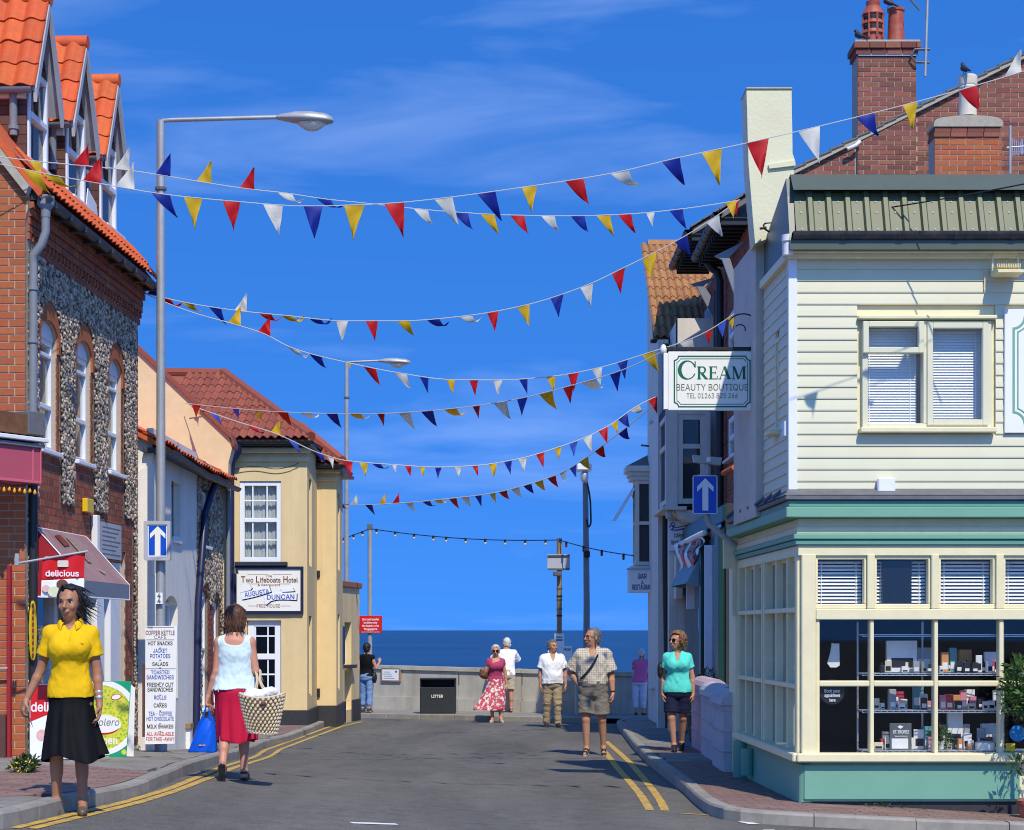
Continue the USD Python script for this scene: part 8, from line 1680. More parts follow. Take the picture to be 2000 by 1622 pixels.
        if style == 'curly':
            r = np.random.default_rng(4)
            for _ in range(46):
                d = unit(r.normal(size=3) + V(0, 0, .4)); v.ell(s.hc + s.u * .02 + d * .098 * q * V(.92, 1.0, 1.0), V(1, 1, 1) * .026 * q, None, .012)
        if style == 'long':
            for i in range(16):
                a = (i / 15 - .35); b = hp(.05 * q, -.06 * q + a * .02, -.02 * q + a * .03); v.chain([b, b + V(.04, .01, -.06) * q + s.r * a * .04, b + V(.085 + .05 * a, .01, -.14 - .05 * a) * q], [.028 * q, .021 * q, .003 * q], .012)
            v.chain([hp(-.04 * q, -.05 * q, 0), hp(-.045 * q, -.05 * q, -.09 * q)], [.03 * q, .012 * q], .02)
        if style == 'pony':
            v.ell(hp(0, -.105 * q, .015 * q), V(.026, .026, .030) * q, s.HR, .012); v.chain([hp(.005 * q, -.11 * q, .01 * q), hp(.02 * q, -.13 * q, -.04 * q), hp(.018 * q, -.115 * q, -.10 * q)], [.024 * q, .021 * q, .008 * q], .012)
        F_ = V(0, 0, 0); hcx = s.hc
        def facecut(x, y, z):
            b = (x - hcx[0]) * s.f[0] + (y - hcx[1]) * s.f[1] + (z - hcx[2]) * s.f[2]; c = (x - hcx[0]) * s.u[0] + (y - hcx[1]) * s.u[1] + (z - hcx[2]) * s.u[2]
            if style == 'thin': return np.maximum(np.minimum(b - .0 * q, (c - .060 * q) * -1 + 9) * 0 + (b - (-.012 + .55 * np.clip(.045 - c, -.02, .03)) * q), -1)
            return np.minimum(b - .024 * q, line * q - c) if style != 'short' and style != 'crop' and style != 'pony' else np.minimum(b - np.clip(.030 * q - (.02 * q - c) * .35, -.01, .03), line * q - c)
        v.cut(facecut)
        if style in ('short', 'crop', 'thin'): v.cut(lambda x, y, z: (-.062 * q - ((x - hcx[0]) * s.u[0] + (y - hcx[1]) * s.u[1] + (z - hcx[2]) * s.u[2])))
        v.wrinkle(amp, 55, s.seed, (1, 1, .35)); hm = v.mesh(2); hp_ = s.put('hair', hm, m)
        r = np.random.default_rng(s.seed + 40); sel = r.choice(len(hm.vertices), 170); nn = np.array(hm.vertex_normals); S_ = MB(); wind = V(.55, .1, .05) if style == 'long' else V(0, 0, 0)
        for i in sel:                                                     # loose locks that break the outline
            p, n_ = np.array(hm.vertices[i]), nn[i]
            if style == 'long' and p[0] < s.hc[0] - .03: continue
            d = unit(n_ * (.55 if style == 'curly' else .18) + V(0, 0, -.8 if style not in ('short', 'crop', 'thin') else -.25) + wind * r.uniform(.3, 1.2) + r.normal(size=3) * .22 - s.f * .25); L = {'long': .10, 'bob': .05, 'curly': .035, 'pony': .03}.get(style, .018) * r.uniform(.6, 1.4)
            S_.tube([p - n_ * .004, p + d * L * .5 + n_ * .006, p + d * L + n_ * .002 + wind * L * .3], [.0045, .0035, .0006], 4, False)
        v_, f_ = S_.arrays(); k_ = S_.rv; S_.v = [s.W(v_)]; S_.f = [f_]; put('loose_locks', S_, m, hp_, True, kind='stuff'); return s
    def shirt(s, m, hem=.50, sleeve=.55, grow=.012, neck='round', name='shirt', wr=.005, flare=1.18, collar=False, hemflare=0.0, cuffgap=0.0):
        H = s.H; v = s.vol(); la = (.9 if s.kind == 'f' else 1.05) * (.55 + .45 * s.g); rx, ry = s.rx.copy(), s.ry.copy(); k = TZ < .62; rx[k] = np.maximum(rx[k], rx[4]) + hemflare; ry[k] = np.maximum(ry[k], ry[4]) + hemflare
        v.loft(s.zs, rx, ry, s.cx, s.cy, .01, grow, zlo=hem * H, zhi=.855 * H)
        if s.kind == 'f':
            for sx in (-1, 1): v.ell(V(s.cx[6] + sx * .040 * H, s.cy[6] - s.ry[6] * .72, .738 * H), V(.043, .036, .046) * H * s.g ** .5 + grow, None, .06)
        for kx in s.el:
            sg = -1 if kx == 'a' else 1; v.cone(s.sh[kx] + V(-sg * .03 * H, 0, .004), s.sh[kx], .034 * H * la + grow, .033 * H * la + grow, .04)
            if sleeve > 0:
                d = unit(s.el[kx] - s.sh[kx]); e = s.sh[kx] * (1 - min(sleeve, 1)) + s.el[kx] * min(sleeve, 1); u = v.like(); u.cone(s.sh[kx], e + d * .03, .032 * H * la + grow, .030 * H * la * flare + grow, 0)
                x, y, z = np.meshgrid(*u.ax, indexing='ij', sparse=True); u.d = np.maximum(u.d, (x - e[0]) * d[0] + (y - e[1]) * d[1] + (z - e[2]) * d[2]).astype(np.float32); hh = np.maximum(.03 - np.abs(v.d - u.d), 0) / .03; v.d = np.minimum(v.d, u.d) - hh * hh * .0075
        zc, cx, cy = .845 * H, s.cx[-2], s.cy[-2]
        if neck == 'round': v.ell(V(cx, cy - .012 * H, .862 * H), V(.046, .058, .034) * H, None, .006, 'sub')
        if neck == 'v':
            v.ell(V(cx, cy - .004 * H, .862 * H), V(.045, .050, .032) * H, None, .006, 'sub'); v.cone(V(cx, cy - .075 * H, .845 * H), V(cx, cy - .095 * H, .765 * H), .045 * H, .004, .006, 'sub')
        if neck == 'scoop': v.ell(V(cx, cy - .05 * H, .845 * H), V(.060, .07, .055) * H, None, .008, 'sub'); v.ell(V(cx, cy, .86 * H), V(.05, .055, .03) * H, None, .006, 'sub')
        if neck == 'tank':
            v.ell(V(cx, cy + .06 * H, .835 * H), V(.064, .085, .058) * H, None, .01, 'sub'); v.ell(V(cx, cy - .06 * H, .835 * H), V(.060, .075, .050) * H, None, .01, 'sub')
            for sg in (-1, 1): v.ell(V(s.cx[8] + sg * .132 * H, s.cy[8], .795 * H), V(.040, .09, .065) * H, None, .008, 'sub')
        v.wrinkle(wr, 8, s.seed + 3, (1.5, 1.5, 1.0)); v.wrinkle(wr * .5, 19, s.seed + 9, (1.3, 1.3, .8)); p = s.put(name, v.mesh(2), m)
        if collar:
            b = MB(); a = np.linspace(-2.55, 2.55, 25); r1, r2 = .043 * H, .060 * H
            c0 = V(cx, cy - .006 * H, .862 * H); P = []
            for t in (0, .35, .7, 1.0):
                P.append([c0 + V(math.sin(q_) * (r1 + (r2 - r1) * t ** .8), -(-math.cos(q_)) * (r1 * 1.1 + (r2 - r1) * t ** .8) * 1.0, (.012 if t < .3 else .012 - .040 * (t - .2)) * H + .010 * H * (math.cos(q_)) - abs(q_) ** 3 * .0011 * H) for q_ in a])
            s.put('collar', MB().shell(np.array(P), .005), m, parent=p)
        return p
    def legs_cloth(s, m, to=.35, top=.60, grow=.012, name='trousers', wr=.006, flare=1.0, hemr=None):
        """Trousers or shorts: to = how far down each leg they reach (0 hip, 1 knee, 2 ankle)."""
        H, g = s.H, s.g; v = s.vol(); rx, ry = s.rx.copy(), s.ry.copy(); v.loft(s.zs, rx, ry, s.cx, s.cy, .01, grow, zhi=top * H, zlo=.445 * H)
        for k in s.kn:
            a, b, c = s.hip[k], s.kn[k], s.an[k]
            if to <= 1:
                e = a + (b - a) * to; d = unit(b - a); r0, r1 = .054 * H * g ** .7 + grow, (hemr or .047 * H * g ** .6 + grow * 1.6); u = v.like(); u.cone(a - V(0, 0, .015 * H), e + d * .06, r0, r1, 0); x, y, z = np.meshgrid(*u.ax, indexing='ij', sparse=True); u.d = np.maximum(u.d, ((x - e[0]) * d[0] + (y - e[1]) * d[1] + (z - e[2]) * d[2])).astype(np.float32)
                hh = np.maximum(.012 - np.abs(v.d - u.d), 0) / .012; v.d = np.minimum(v.d, u.d) - hh * hh * .012 * .25
            else:
                v.cone(a - V(0, 0, .015 * H), b, .054 * H * g ** .7 + grow, .040 * H * g ** .4 + grow, .012); t = to - 1; e = b + (c - b) * t; v.cone(b, e, .038 * H + grow, (hemr or .032 * H + grow), .02)
        v.wrinkle(wr, 10, s.seed + 7, (1, 1, 1.7)); v.wrinkle(wr * .4, 26, s.seed + 2); return s.put(name, v.mesh(2), m)
    def skirt(s, m, top, hem, w0, w1, d1=None, sway=(0, 0), folds=9, amp=.02, name='skirt', jag=.0, seed=0):
        H = s.H; n, k = 26, 96; r = np.random.default_rng(seed); ph = r.uniform(0, 6, 4); a = np.linspace(0, 2 * np.pi, k + 1); P = np.zeros((n, k + 1, 3)); hipz = .515 * H
        for i, t in enumerate(np.linspace(0, 1, n)):
            z = top * H + (hem - top) * H * t; zc = np.clip(z, s.zs[1], None); bx_ = np.interp(zc, s.zs, s.rx) + .014; by_ = np.interp(zc, s.zs, s.ry) + .014
            tt = np.clip((hipz - z) / (hipz - hem * H), 0, 1); e = tt ** 1.1; rx = max(bx_, w0 * H) * (1 - e) + w1 * H * e if z < hipz else max(bx_, .0); ry = by_ * (1 - e) + (d1 or w1 * .72) * H * e if z < hipz else by_
            f = amp * e * (np.sin(a * folds + ph[0] + 1.2 * t) + .6 * np.sin(a * (folds * 2 - 3) + ph[1]) + .5 * np.sin(a * 4 + ph[2] + t)) / 1.6 + .004 * np.sin(a * 13 + ph[3] + t * 4) * min(1, tt * 3)
            P[i] = np.stack([np.interp(z, s.zs, s.cx) + (rx + f) * np.cos(a) + sway[0] * H * tt ** 1.8, np.interp(z, s.zs, s.cy) + (ry + f) * np.sin(a) + sway[1] * H * tt ** 1.8, z + jag * H * tt ** 3 * np.sin(a * 3 + ph[1])], 1)
        return s.put(name, MB().shell(P, .006), m)
    def shoes(s, m, kind='flat', sole='black'):
        H = s.H
        for k in s.an:
            c, f = s.an[k], s.ft[k]; up = unit(V(0, 0, 1) - f * f[2]); heel = c - up * .024 * H - f * .020 * H; ball = c + f * .078 * H - up * .028 * H; tip = ball + f * .040 * H; v = Vol(np.minimum(np.minimum(heel, tip), c) - .07, np.maximum(np.maximum(heel, tip), c) + .07, .005)
            g = .005; v.cone(heel, ball, .019 * H + g, .0185 * H + g, .01); v.cone(ball, tip, .0185 * H + g, .013 * H + g, .01)
            if kind in ('shoe', 'trainer'): v.cone(c + f * .012 * H - V(0, 0, .008), ball, .021 * H + g, .015 * H + g, .02); v.cone(c - V(0, 0, .006 * H), heel, .021 * H + g, .02 * H, .02)
            o = c - up * .030 * H
            if kind == 'flat':
                v.ell(c + f * .030 * H - up * .0 * H, V(.021 * H, .050 * H, .022 * H), np.array([unit(np.cross(f, up)), f, up]), .006, 'sub')
            if kind == 'sandal':
                h0 = -.012 * H; v.d = np.where(True, v.d, v.d); x, y, z = np.meshgrid(*v.ax, indexing='ij', sparse=True); al = (x - c[0]) * f[0] + (y - c[1]) * f[1] + (z - c[2]) * f[2]; hh = (x - c[0]) * up[0] + (y - c[1]) * up[1] + (z - c[2]) * up[2]
                band = np.minimum(np.minimum(np.abs(al - .085 * H) - .012 * H, np.abs(al - .045 * H) - .010 * H), np.maximum(np.abs(hh + .006 * H) - .006 * H, al - .02 * H)); v.cone(c + f * .012 * H - V(0, 0, .004), ball, .021 * H + g, .015 * H + g, .015); v.cone(c - V(0, 0, .004 * H), heel, .022 * H + g, .02 * H, .02); v.d = np.maximum(v.d, np.minimum(band, hh + .037 * H)).astype(np.float32)
            v.cut(lambda x, y, z: (-.050 * H - ((x - c[0]) * up[0] + (y - c[1]) * up[1] + (z - c[2]) * up[2])))
            p = s.put('shoe', v.mesh(2), m); sv = v.like(); sv.cone(heel, ball, .019 * H + g + .003, .0185 * H + g + .003, .01); sv.cone(ball, tip, .0185 * H + g + .003, .013 * H + g + .003, .01); sv.cut(lambda x, y, z: np.abs((x - c[0]) * up[0] + (y - c[1]) * up[1] + (z - c[2]) * up[2] + .042 * H) - .009); s.put('sole', sv.mesh(1), sole, parent=p)
        return s
def spot(px, py, d, dz=0.0): return V(X(px, d), d, float(road(X(px, d), d)) + dz)
def strap(P, pts, w, m, name='strap', n=26, parent=None, world=False):
    p = smoothpath(pts, n); return put(name, MB().tube(p if world else P.W(p), w, 6), m, parent or P.t, True)

# 1. young woman in a yellow polo shirt and black skirt, walking towards us
b = on_road(138, 1590)
P1 = Person('woman in a yellow polo shirt and flowing black skirt stepping off the kerb', b, .06, 1.655, 'f', .88, .006,
            arms={'a': ((-.30, .10, -1), (-.42, -.25, -1), (-.35, -.2, -1), (.6, .3, -.2)), 'b': ((.16, .05, -1), (.10, -.18, -1), (.02, -.15, -1), (-.7, -.2, -.2))},
            legs={'a': ((-.02, -.26, -1), (-.03, .20, -1), (-.02, -.8, -.50)), 'b': ((-.01, -.05, -1), (.02, .05, -1), (.16, -1, -.08))}, head=(-.20, -.06), skin='skin_brown')
P1.body({'a': .85, 'b': .45}).face(brow='hair_black').hair('hair_black', 'long', .006, .095)
sh1 = P1.shirt('cloth_yellow', .515, .60, .012, 'v', name='polo_shirt', collar=True, wr=.006, flare=1.3, hemflare=.012)
P1.skirt('cloth_black', .575, .245, .088, .130, .135, (.030, -.045), 7, .030, jag=.018, seed=3); P1.shoes('shoe_bronze', 'flat')
L_ = MB(); L_.text(FW, 'Cafe', .062 * 1.655, .752 * 1.655, .010, .15, False, .004, w=.035); v, f = L_.arrays(); put('badge_lettering', (P1.W(v), f), 'ink_brown', sh1)
for z_, r_k in ((.05, .0), (.09, .0)):
    k = 'b'; w = P1.wr[k]; d = unit(P1.wr[k] - P1.el[k]); c = w - d * z_; v, f = MB().lathe(c, [(.026, -.010), (.030, -.008), (.030, .008), (.026, .010)], 18, d).arrays(); put('bracelet', (P1.W(v), f), 'alu', P1.t, True)

# 2. woman seen from behind in a pale top and red skirt
b = on_road(459, 1524)
P2 = Person('woman seen from behind in a pale mint vest and long red skirt', b, math.pi + .05, 1.67, 'f', 1.10, .0075,
            arms={'b': ((.10, .06, -1), (.34, -.10, -1), (.12, .0, -1), (-.6, .3, 0)), 'a': ((-.20, .08, -1), (-.08, -1, -.35), (.1, -1, -.2), (.3, 0, -1))},
            legs={'a': ((-.01, -.08, -1), (.0, .03, -1), (-.05, -1, -.05)), 'b': ((.02, .06, -1), (.02, .62, -1), (.02, -.25, -1))}, head=(.0, -.05), skin='skin_red')
P2.body({'a': .7, 'b': 1.0}).face().hair('hair_brown', 'bob', .004, .07)
P2.shirt('cloth_mint', .525, 0, .013, 'tank', name='vest', wr=.008, hemflare=.016); P2.skirt('cloth_red', .565, .225, .10, .112, .088, (-.012, .01), 6, .022, seed=8, jag=.012); P2.shoes('black_gloss', 'sandal')
# blue carrier bag
w = P2.W(P2.wr['b'] + P2.hd['b'][0] * .085); bb = thing('carrier_bag', 'bright blue plastic carrier bag hanging from the left hand of the red skirt woman', 'bag', w - V(0, 0, .48))
n, m_ = 30, 40; P = np.zeros((n, m_ + 1, 3)); a = np.linspace(0, 2 * np.pi, m_ + 1)
for i, t in enumerate(np.linspace(0, 1, n)):
    zz = -.13 - .335 * t; ww = .045 + .10 * t ** .75 if t < .93 else .145; dd = .02 + .055 * math.sin(min(t * 1.9, 2.2)); ww *= 1 if t < .97 else .9
    P[i] = np.stack([w[0] - .045 * t + ww * np.sign(np.cos(a)) * np.abs(np.cos(a)) ** .8 + .006 * np.sin(a * 5 + t * 6), w[1] + dd * np.sin(a) + .008 * np.sin(a * 7 + t * 9) * t, w[2] + zz + .012 * np.cos(a * 2) * (1 - t) + .006 * np.sin(a * 3 + t)], 1)
mat('bag_plastic', (.004, .105, .66), .28, .10, 9, .25, 30, bdist=.01, translucent=.15); mb = MB().shell(P, .003); mb.grid(np.stack([P[-1], np.broadcast_to(P[-1].mean(0), P[-1].shape)], 0)); put('bag', mb, 'bag_plastic', bb, True)
for sx in (-1, 1): put('handle', MB().tube(smoothpath([w + V(sx * .004, -.01, .0), w + V(sx * .022, -.02, -.06), w + V(sx * .035 - .01, -.015, -.14), w + V(sx * .05 - .015, -.01, -.20)], 14), [.008] * 4 + [.011] * 4 + [.016] * 6, 8), 'bag_plastic', bb, True)
for dx in (-.055, -.02): put('print', MB().prism(Frame((0, w[1] - .082), (0, -1)), affinity.scale(Point(w[0] + dx - .0, w[2] - .395).buffer(.013), 1.3, .6), 0, .004), 'pack_orange', bb)
# woven straw basket on her arm
el = P2.W(P2.el['a'] * .75 + P2.wr['a'] * .25); bc = V(X(512, 16.75), 16.75, Z(1432, 16.8)); bk = thing('straw_basket', 'woven straw basket with white stuff on top hanging from her bent arm', 'basket', bc)
Hb = Z(1358, 16.8) - bc[2]; q_ = lambda t: (.125 + .085 * t ** .8, .075 + .05 * t)
A_, B_ = np.linspace(0, 2 * np.pi, 65), np.linspace(0, 1, 12)
P = np.array([[bc + V(q_(t)[0] * math.cos(x), q_(t)[1] * math.sin(x), Hb * t + .02 * math.cos(2 * x) * t - .012 * math.cos(x) * (1 - t)) for x in A_] for t in B_])
mat('straw', (.62, .50, .32), .7, .12, 30, .3, 160); mat('straw_dark', (.20, .13, .055), .8, .2, 30); put('lining', MB().shell(P, .006), 'straw_dark', bk, True)
W_ = MB()
for i in range(11):
    for j in range(26):
        t = (i + .5) / 11; x = (j + (.5 if i % 2 else 0)) * 2 * np.pi / 26; rx_, ry_ = q_(t); c = bc + V((rx_ + .006) * math.cos(x), (ry_ + .006) * math.sin(x), Hb * t + .02 * math.cos(2 * x) * t - .012 * math.cos(x) * (1 - t)); tg = unit(V(-rx_ * math.sin(x), ry_ * math.cos(x), 0)); nn = unit(V(math.cos(x) / rx_, math.sin(x) / ry_, 0)); up_ = unit(V(0, 0, 1) + tg * .5)
        v = np.array(_ico.vertices); sc = .45 * (rx_ + ry_) * np.pi / 26; W_.add(c + v[:, :1] * up_ * Hb / 19 + v[:, 1:2] * np.cross(nn, up_) * sc * .82 + v[:, 2:] * nn * .010, np.array(_ico.faces))
put('weave', W_, 'straw', bk, True, kind='stuff')
put('rim', MB().tube(np.vstack([P[-1], P[-1][1:3]]), .011, 6, False), 'straw', bk, True); put('base_rim', MB().tube(np.vstack([P[0], P[0][1:3]]), .011, 6, False), 'straw', bk, True)
for sy in (-1, 1):
    for dx in ((-.06, .06),):
        put('handle', MB().tube(smoothpath([bc + V(dx[0] - .03, sy * .10, Hb - .02), el * .6 + (bc + V(dx[0] * .6, sy * .10, Hb)) * .4, el + V(-.012, sy * .03, .035), el + V(.012, sy * .03, .035), el * .6 + (bc + V(dx[1] * .6, sy * .10, Hb)) * .4, bc + V(dx[1] + .02, sy * .10, Hb - .02)], 40), .0085, 7), 'straw', bk, True)
put('toggle', MB().lathe(bc + V(.03, -.135, Hb * .8), [(.001, -.012), (.025, -.008), (.025, .008), (.001, .012)], 14, (0, 1, 0)), 'rust', bk, True)
cv = Vol((-.2, -.12, -.06), (.2, .12, .14), .01)
for k in range(7): cv.ell(rng.uniform(-1, 1, 3) * V(.12, .06, .02) + V(0, 0, .02), V(.06, .045, .04) * rng.uniform(.8, 1.2), None, .02)
cv.wrinkle(.012, 22, 2); c_ = cv.mesh(1); c_.apply_translation(bc + V(0, 0, Hb)); put('white_cloth', c_, 'cloth_white', bk, True)

# 3. man in a checked shirt and khaki shorts, hand on hip
b = on_road(1158, 1476)
P3 = Person('man in a checked short-sleeved shirt and khaki shorts walking with hand on hip', b, -.10, 1.80, 'm', 1.14, .0075,
            arms={'a': ((-.55, .28, -1), (.48, -.42, -.62), (.75, -.5, -.35), (.2, .6, -.5)), 'b': ((.26, .10, -1), (.10, -.18, -1), (.02, -.1, -1), (-.7, .1, 0))},
            legs={'a': ((-.02, -.16, -1), (.02, .06, -1), (-.10, -1, -.10)), 'b': ((.10, .02, -1), (.04, .30, -1), (.08, -.85, -.50))}, head=(-1.0, .0), skin='skin_tan')
P3.body({'a': .8, 'b': .75}).face('clear', brow='hair_grey').hair('hair_grey', 'crop', .004, .090)
P3.shirt('cloth_check', .565, .80, .020, 'v', wr=.010, flare=1.55, collar=True); P3.legs_cloth('cloth_shorts', .80, .585, .022, 'shorts', .007); P3.shoes('black', 'sandal', 'sign_white')
z_ = .565 * 1.8; ang = np.linspace(0, 2 * np.pi, 49); ring = np.array([V(np.interp(z_, P3.zs, P3.cx) + (np.interp(z_, P3.zs, P3.rx) + .019) * math.cos(x), np.interp(z_, P3.zs, P3.cy) + (np.interp(z_, P3.zs, P3.ry) + .019) * math.sin(x), z_ + .006 * math.sin(x)) for x in ang])
put('belt', MB().shell(np.stack([P3.W(ring + V(0, 0, .018)), P3.W(ring - V(0, 0, .018))], 0), .006), 'leather_brown', P3.t, True)
fy = lambda P, z: np.interp(z, P.zs, P.cy) - np.interp(z, P.zs, P.ry)
sp = [V(.075, .02, .835 * 1.8), V(.085, -.055, .815 * 1.8), V(.055, fy(P3, .76 * 1.8) - .055, .77 * 1.8), V(-.02, fy(P3, .70 * 1.8) - .055, .70 * 1.8), V(-.10, fy(P3, .64 * 1.8) - .04, .645 * 1.8), V(-.19, -.06, .60 * 1.8)]
strap(P3, sp, .014, 'black', 'camera_strap')
k = 'b'; w = P3.wr[k]; d = unit(P3.wr[k] - P3.el[k]); v, f = MB().lathe(w - d * .03, [(.030, -.012), (.035, -.010), (.035, .010), (.030, .012)], 16, d).arrays(); put('watch', (P3.W(v), f), 'black', P3.t, True)

# 4. woman in a teal T-shirt and navy shorts on the shaded pavement
b = on_road(1323, 1468, KH)
P4 = Person('woman in a bright teal T-shirt, navy shorts and sunglasses on the shaded pavement', b, -.12, 1.63, 'f', 1.06, .0075,
            arms={'a': ((-.16, .08, -1), (-.06, -.26, -1), (.1, -.2, -1), (.6, .1, 0)), 'b': ((.22, .10, -1), (.06, -.10, -1), (-.05, -.05, -1), (-.7, .2, 0))},
            legs={'a': ((.0, -.13, -1), (.10, .02, -1), (.05, -1, -.06)), 'b': ((-.02, .12, -1), (-.06, .42, -1), (.0, -.7, -.6))}, head=(-.85, .04), skin='skin_tan')
P4.body(.6).face('dark', smile=True).hair('hair_auburn', 'curly', .010, .092)
P4.shirt('cloth_teal', .50, .55, .010, 'v', name='t_shirt', wr=.007, flare=1.2, hemflare=.018); P4.legs_cloth('cloth_navy', .78, .57, .020, 'shorts', .004, hemr=.064 * 1.63); P4.shoes('black', 'shoe')
strap(P4, [V(-.085, .05, .80 * 1.63), V(-.088, 0, .832 * 1.63), V(-.098, -.055, .80 * 1.63), V(-.13, -.075, .73 * 1.63), V(-.155, -.05, .66 * 1.63)], .011, 'black', 'bag_strap')
hb_ = thing('shoulder_bag', 'black shoulder bag under the arm of the teal shirt woman', 'bag', P4.W(V(-.21, .07, 1.05))); vv = Vol((-.10, -.10, -.14), (.10, .10, .14), .01); vv.ell(V(0, 0, 0), V(.05, .09, .12), None, 0); vv.wrinkle(.006, 14, 1); mm = vv.mesh(1); mm.apply_translation(V(-.235, .06, 1.12)); put('bag', (P4.W(mm.vertices), mm.faces), 'black', hb_, True)

# 5. woman in a magenta top and floral skirt
b = on_road(968, 1412)
P5 = Person('white haired woman in a magenta top and wide windblown floral skirt', b, .12, 1.63, 'f', 1.05, .008,
            arms={'a': ((-.30, .05, -1), (.32, -.42, .55), (.5, -.3, .5), (.3, .6, 0)), 'b': ((.24, .05, -1), (.12, -.05, -1), (.05, -.05, -1), (-.7, .1, 0))},
            legs={'a': ((-.02, -.06, -1), (.06, .06, -1), (-.30, -.9, -.05)), 'b': ((.02, -.04, -1), (.06, .0, -1), (.10, -1, -.05))}, head=(-.15, -.12), skin='skin_red')
P5.body({'a': .8, 'b': .5}).face('dark').hair('hair_white', 'short', .005, .085); P5.shirt('cloth_magenta', .535, .32, .010, 'scoop', name='top', wr=.004); P5.skirt('cloth_floral', .565, .165, .10, .205, .12, (-.095, .0), 8, .022, seed=11, jag=.008); P5.shoes('cloth_beige', 'flat', 'sign_white')
hb_ = thing('shoulder_bag', 'brown leather shoulder bag held by the floral skirt woman', 'bag', P5.W(V(-.21, .0, 1.0))); vv = Vol((-.2, -.14, -.2), (.2, .14, .2), .01); vv.ell(V(0, 0, -.03), V(.125, .06, .105), None, 0); vv.ell(V(0, 0, .05), V(.10, .03, .05), None, .03); vv.wrinkle(.01, 14, 1); mm = vv.mesh(1); mm.apply_translation(V(-.235, .03, 1.06)); put('bag', (P5.W(mm.vertices), mm.faces), 'leather_brown', hb_, True)
strap(P5, [V(-.20, .02, 1.10), V(-.13, .0, 1.28), V(-.085, .0, 1.355), V(-.09, -.06, 1.30), V(-.17, -.04, 1.12)], .009, 'leather_brown', 'strap', parent=hb_)

# 6. man leaning on the wall behind her
b = spot(990, 1400, 41.6, KH)
P6 = Person('balding man in a white shirt and beige shorts leaning on the sea wall', b, math.pi + .25, 1.70, 'm', 1.05, .009,
            arms={'a': ((-.50, -.62, -.62), (.1, -1, .05), (.2, -1, 0), (0, 0, -1)), 'b': ((.45, -.7, -.55), (-.2, -1, .05), (-.2, -1, 0), (0, 0, -1))},
            legs={'a': ((-.03, .02, -1), (0, .03, -1), (-.1, -1, -.05)), 'b': ((.03, .06, -1), (0, .03, -1), (.1, -1, -.05))}, head=(.35, -.1), lean=(-.02, -.10), skin='skin_red')
P6.body(.4).face(brow='hair_grey').hair('hair_white', 'thin', .003, .075); P6.shirt('cloth_white', .50, .85, .016, 'round', wr=.01, flare=1.4); P6.legs_cloth('cloth_beige', .85, .58, .016, 'shorts'); P6.shoes('black', 'sandal')

# 7. man in a white polo shirt with a backpack
b = on_road(1079, 1421)
P7 = Person('man in a white polo shirt and khaki trousers with backpack straps', b, .05, 1.72, 'm', 1.16, .008,
            arms={'a': ((-.22, .06, -1), (.0, -.08, -1), (.0, -.05, -1), (.7, .1, 0)), 'b': ((.26, .06, -1), (.05, -.14, -1), (0, -.1, -1), (-.7, .1, 0))},
            legs={'a': ((-.06, .04, -1), (-.02, .22, -1), (-.05, -.85, -.4)), 'b': ((.03, -.14, -1), (.02, .08, -1), (.15, -1, -.05))}, head=(.60, .0), skin='skin_tan')
P7.body(.6).face(brow='hair_grey').hair('hair_grey', 'short', .004, .080)
bv = Vol((-.2, -.1, -.05), (.2, .1, .05), .02) if False else None
P7.shirt('cloth_white', .51, .68, .016, 'v', name='polo_shirt', wr=.009, flare=1.5, collar=True, hemflare=.01); P7.legs_cloth('cloth_khaki', 1.98, .58, .014, wr=.009); P7.shoes('black', 'shoe')
bp = thing('backpack', 'dark backpack on the back of the white polo shirt man', 'backpack', P7.W(V(0, .2, 1.15))); vv = Vol((-.2, -.14, -.28), (.2, .14, .28), .012); vv.ell(V(0, 0, 0), V(.14, .09, .23), None, 0); mm = vv.mesh(1); mm.apply_translation(V(0, .22, 1.18)); put('bag', (P7.W(mm.vertices), mm.faces), 'steel_dark', bp, True)
for sx in (-1, 1): strap(P7, [V(sx * .10, .14, 1.40), V(sx * .10, .02, 1.445), V(sx * .115, -.075, 1.38), V(sx * .135, -.125, 1.24), V(sx * .165, -.05, 1.10)], .016, 'rust', 'strap', parent=bp)

# 8. person in pink leaning on the wall
b = spot(1250, 1411, 39.75, KH)
P8 = Person('white haired person in a pink top and pale cropped trousers leaning on the wall', b, math.pi - .25, 1.44, 'f', 1.06, .009,
            arms={'a': ((-.35, -.75, -.5), (.1, -1, .1), (.2, -1, 0), (0, 0, -1)), 'b': ((.35, -.75, -.5), (-.1, -1, .1), (-.2, -1, 0), (0, 0, -1))},
            legs={'a': ((-.03, .06, -1), (0, .05, -1), (-.1, -1, -.05)), 'b': ((.04, .10, -1), (0, .04, -1), (.1, -1, -.05))}, head=(-.3, -.2), lean=(.0, -.12), skin='skin_red')
P8.body(.4).face().hair('hair_white', 'short', .005); P8.shirt('cloth_pink', .50, .30, .020, 'round', name='top', wr=.006); P8.legs_cloth('cloth_lavender', 1.62, .57, .012, wr=.006); P8.shoes('leather_brown', 'flat')

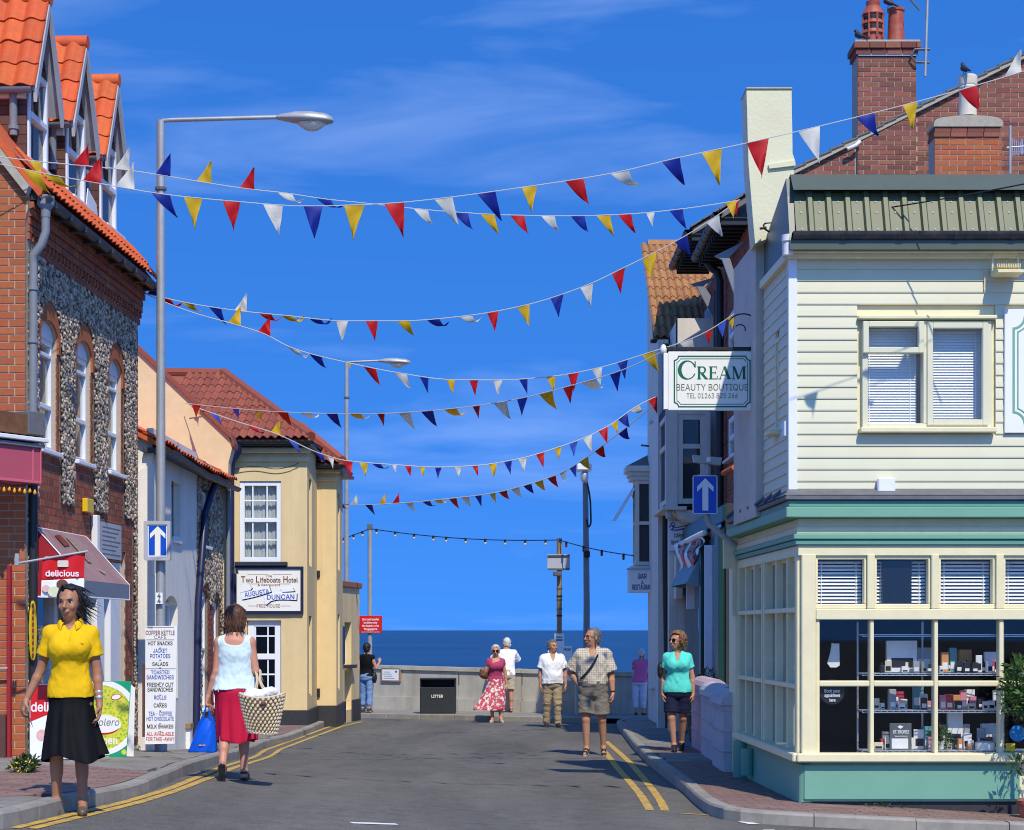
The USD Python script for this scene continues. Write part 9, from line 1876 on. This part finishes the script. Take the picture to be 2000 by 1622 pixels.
# 9 and 10. two women by the hotel corner
b = spot(716, 1402, 41.4, KH * .9)
P9 = Person('woman seen from behind in a black sleeveless top and blue jeans', b, math.pi - .25, 1.56, 'f', 1.04, .009,
            arms={'a': ((-.35, -.1, -1), (-.1, -.8, .6), (0, -.5, .8), (.5, -.5, 0)), 'b': ((.2, .0, -1), (.1, -.5, -.8), (.0, -.3, -1), (-.7, .1, 0))},
            legs={'a': ((-.05, .10, -1), (-.03, .22, -1), (-.1, -1, -.3)), 'b': ((.04, -.10, -1), (.02, .06, -1), (.1, -1, -.05))}, head=(.2, .0), skin='skin_red')
P9.body(.6).face().hair('hair_black', 'pony', .004); P9.shirt('cloth_black', .52, .12, .012, 'round', name='top', wr=.006); P9.legs_cloth('cloth_jeans', 1.72, .57, .012, 'jeans', .008, hemr=.046 * 1.56); P9.shoes('leather_brown', 'trainer', 'sign_white')
hb_ = thing('shoulder_bag', 'small black bag hanging at the hip of the woman in jeans', 'bag', P9.W(V(-.22, .04, .72))); vv = Vol((-.12, -.12, -.16), (.12, .12, .16), .012); vv.ell(V(0, 0, 0), V(.05, .09, .13), None, 0); mm = vv.mesh(1); mm.apply_translation(V(-.21, .04, .78)); put('bag', (P9.W(mm.vertices), mm.faces), 'black', hb_, True); strap(P9, [V(-.2, .04, .88), V(-.13, .05, 1.1), V(-.07, .04, 1.29), V(-.10, -.06, 1.2), V(-.18, -.02, .9)], .008, 'black', 'strap', parent=hb_)
b = spot(690, 1402, 41.9, KH * .9)
P10 = Person('person in a navy top half hidden by the hotel corner, holding a blue bag', b, math.pi + .2, 1.58, 'f', 1.0, .010,
            arms={'a': ((-.3, .0, -1), (-.15, -.1, -1), (-.05, 0, -1), (.7, 0, 0)), 'b': ((.2, 0, -1), (.1, 0, -1), (0, 0, -1), (-.7, 0, 0))},
            legs={'a': ((-.06, .02, -1), (-.02, .04, -1), (-.1, -1, -.05)), 'b': ((.03, 0, -1), (0, .02, -1), (.1, -1, -.05))}, skin='skin_fair')
P10.body(.8).face().hair('hair_brown', 'short'); P10.shirt('cloth_navy', .50, .6, .012, 'round', name='top'); P10.legs_cloth('cloth_beige', .95, .57, .012, 'shorts'); P10.shoes('cloth_white', 'trainer', 'sign_white')
w = P10.W(P10.wr['a'] + V(0, 0, -.10)); n, m_ = 14, 24; P = np.zeros((n, m_ + 1, 3)); a = np.linspace(0, 2 * np.pi, m_ + 1)
for i, t in enumerate(np.linspace(0, 1, n)): P[i] = np.stack([w[0] + .02 + (.04 + .10 * t ** .7) * np.cos(a), w[1] + (.02 + .05 * t) * np.sin(a), w[2] - .02 - .42 * t + a * 0], 1)
bb = thing('carrier_bag', 'pale blue plastic carrier bag by the hotel corner', 'bag', w - V(0, 0, .44)); mat('bag_pale', (.03, .22, .72), .35, .1, 9, .2, 30); put('bag', MB().shell(P, .003), 'bag_pale', bb, True); put('handle', MB().tube([w + V(0, 0, .02), w + V(.02, 0, -.03)], .012, 6), 'bag_pale', bb)
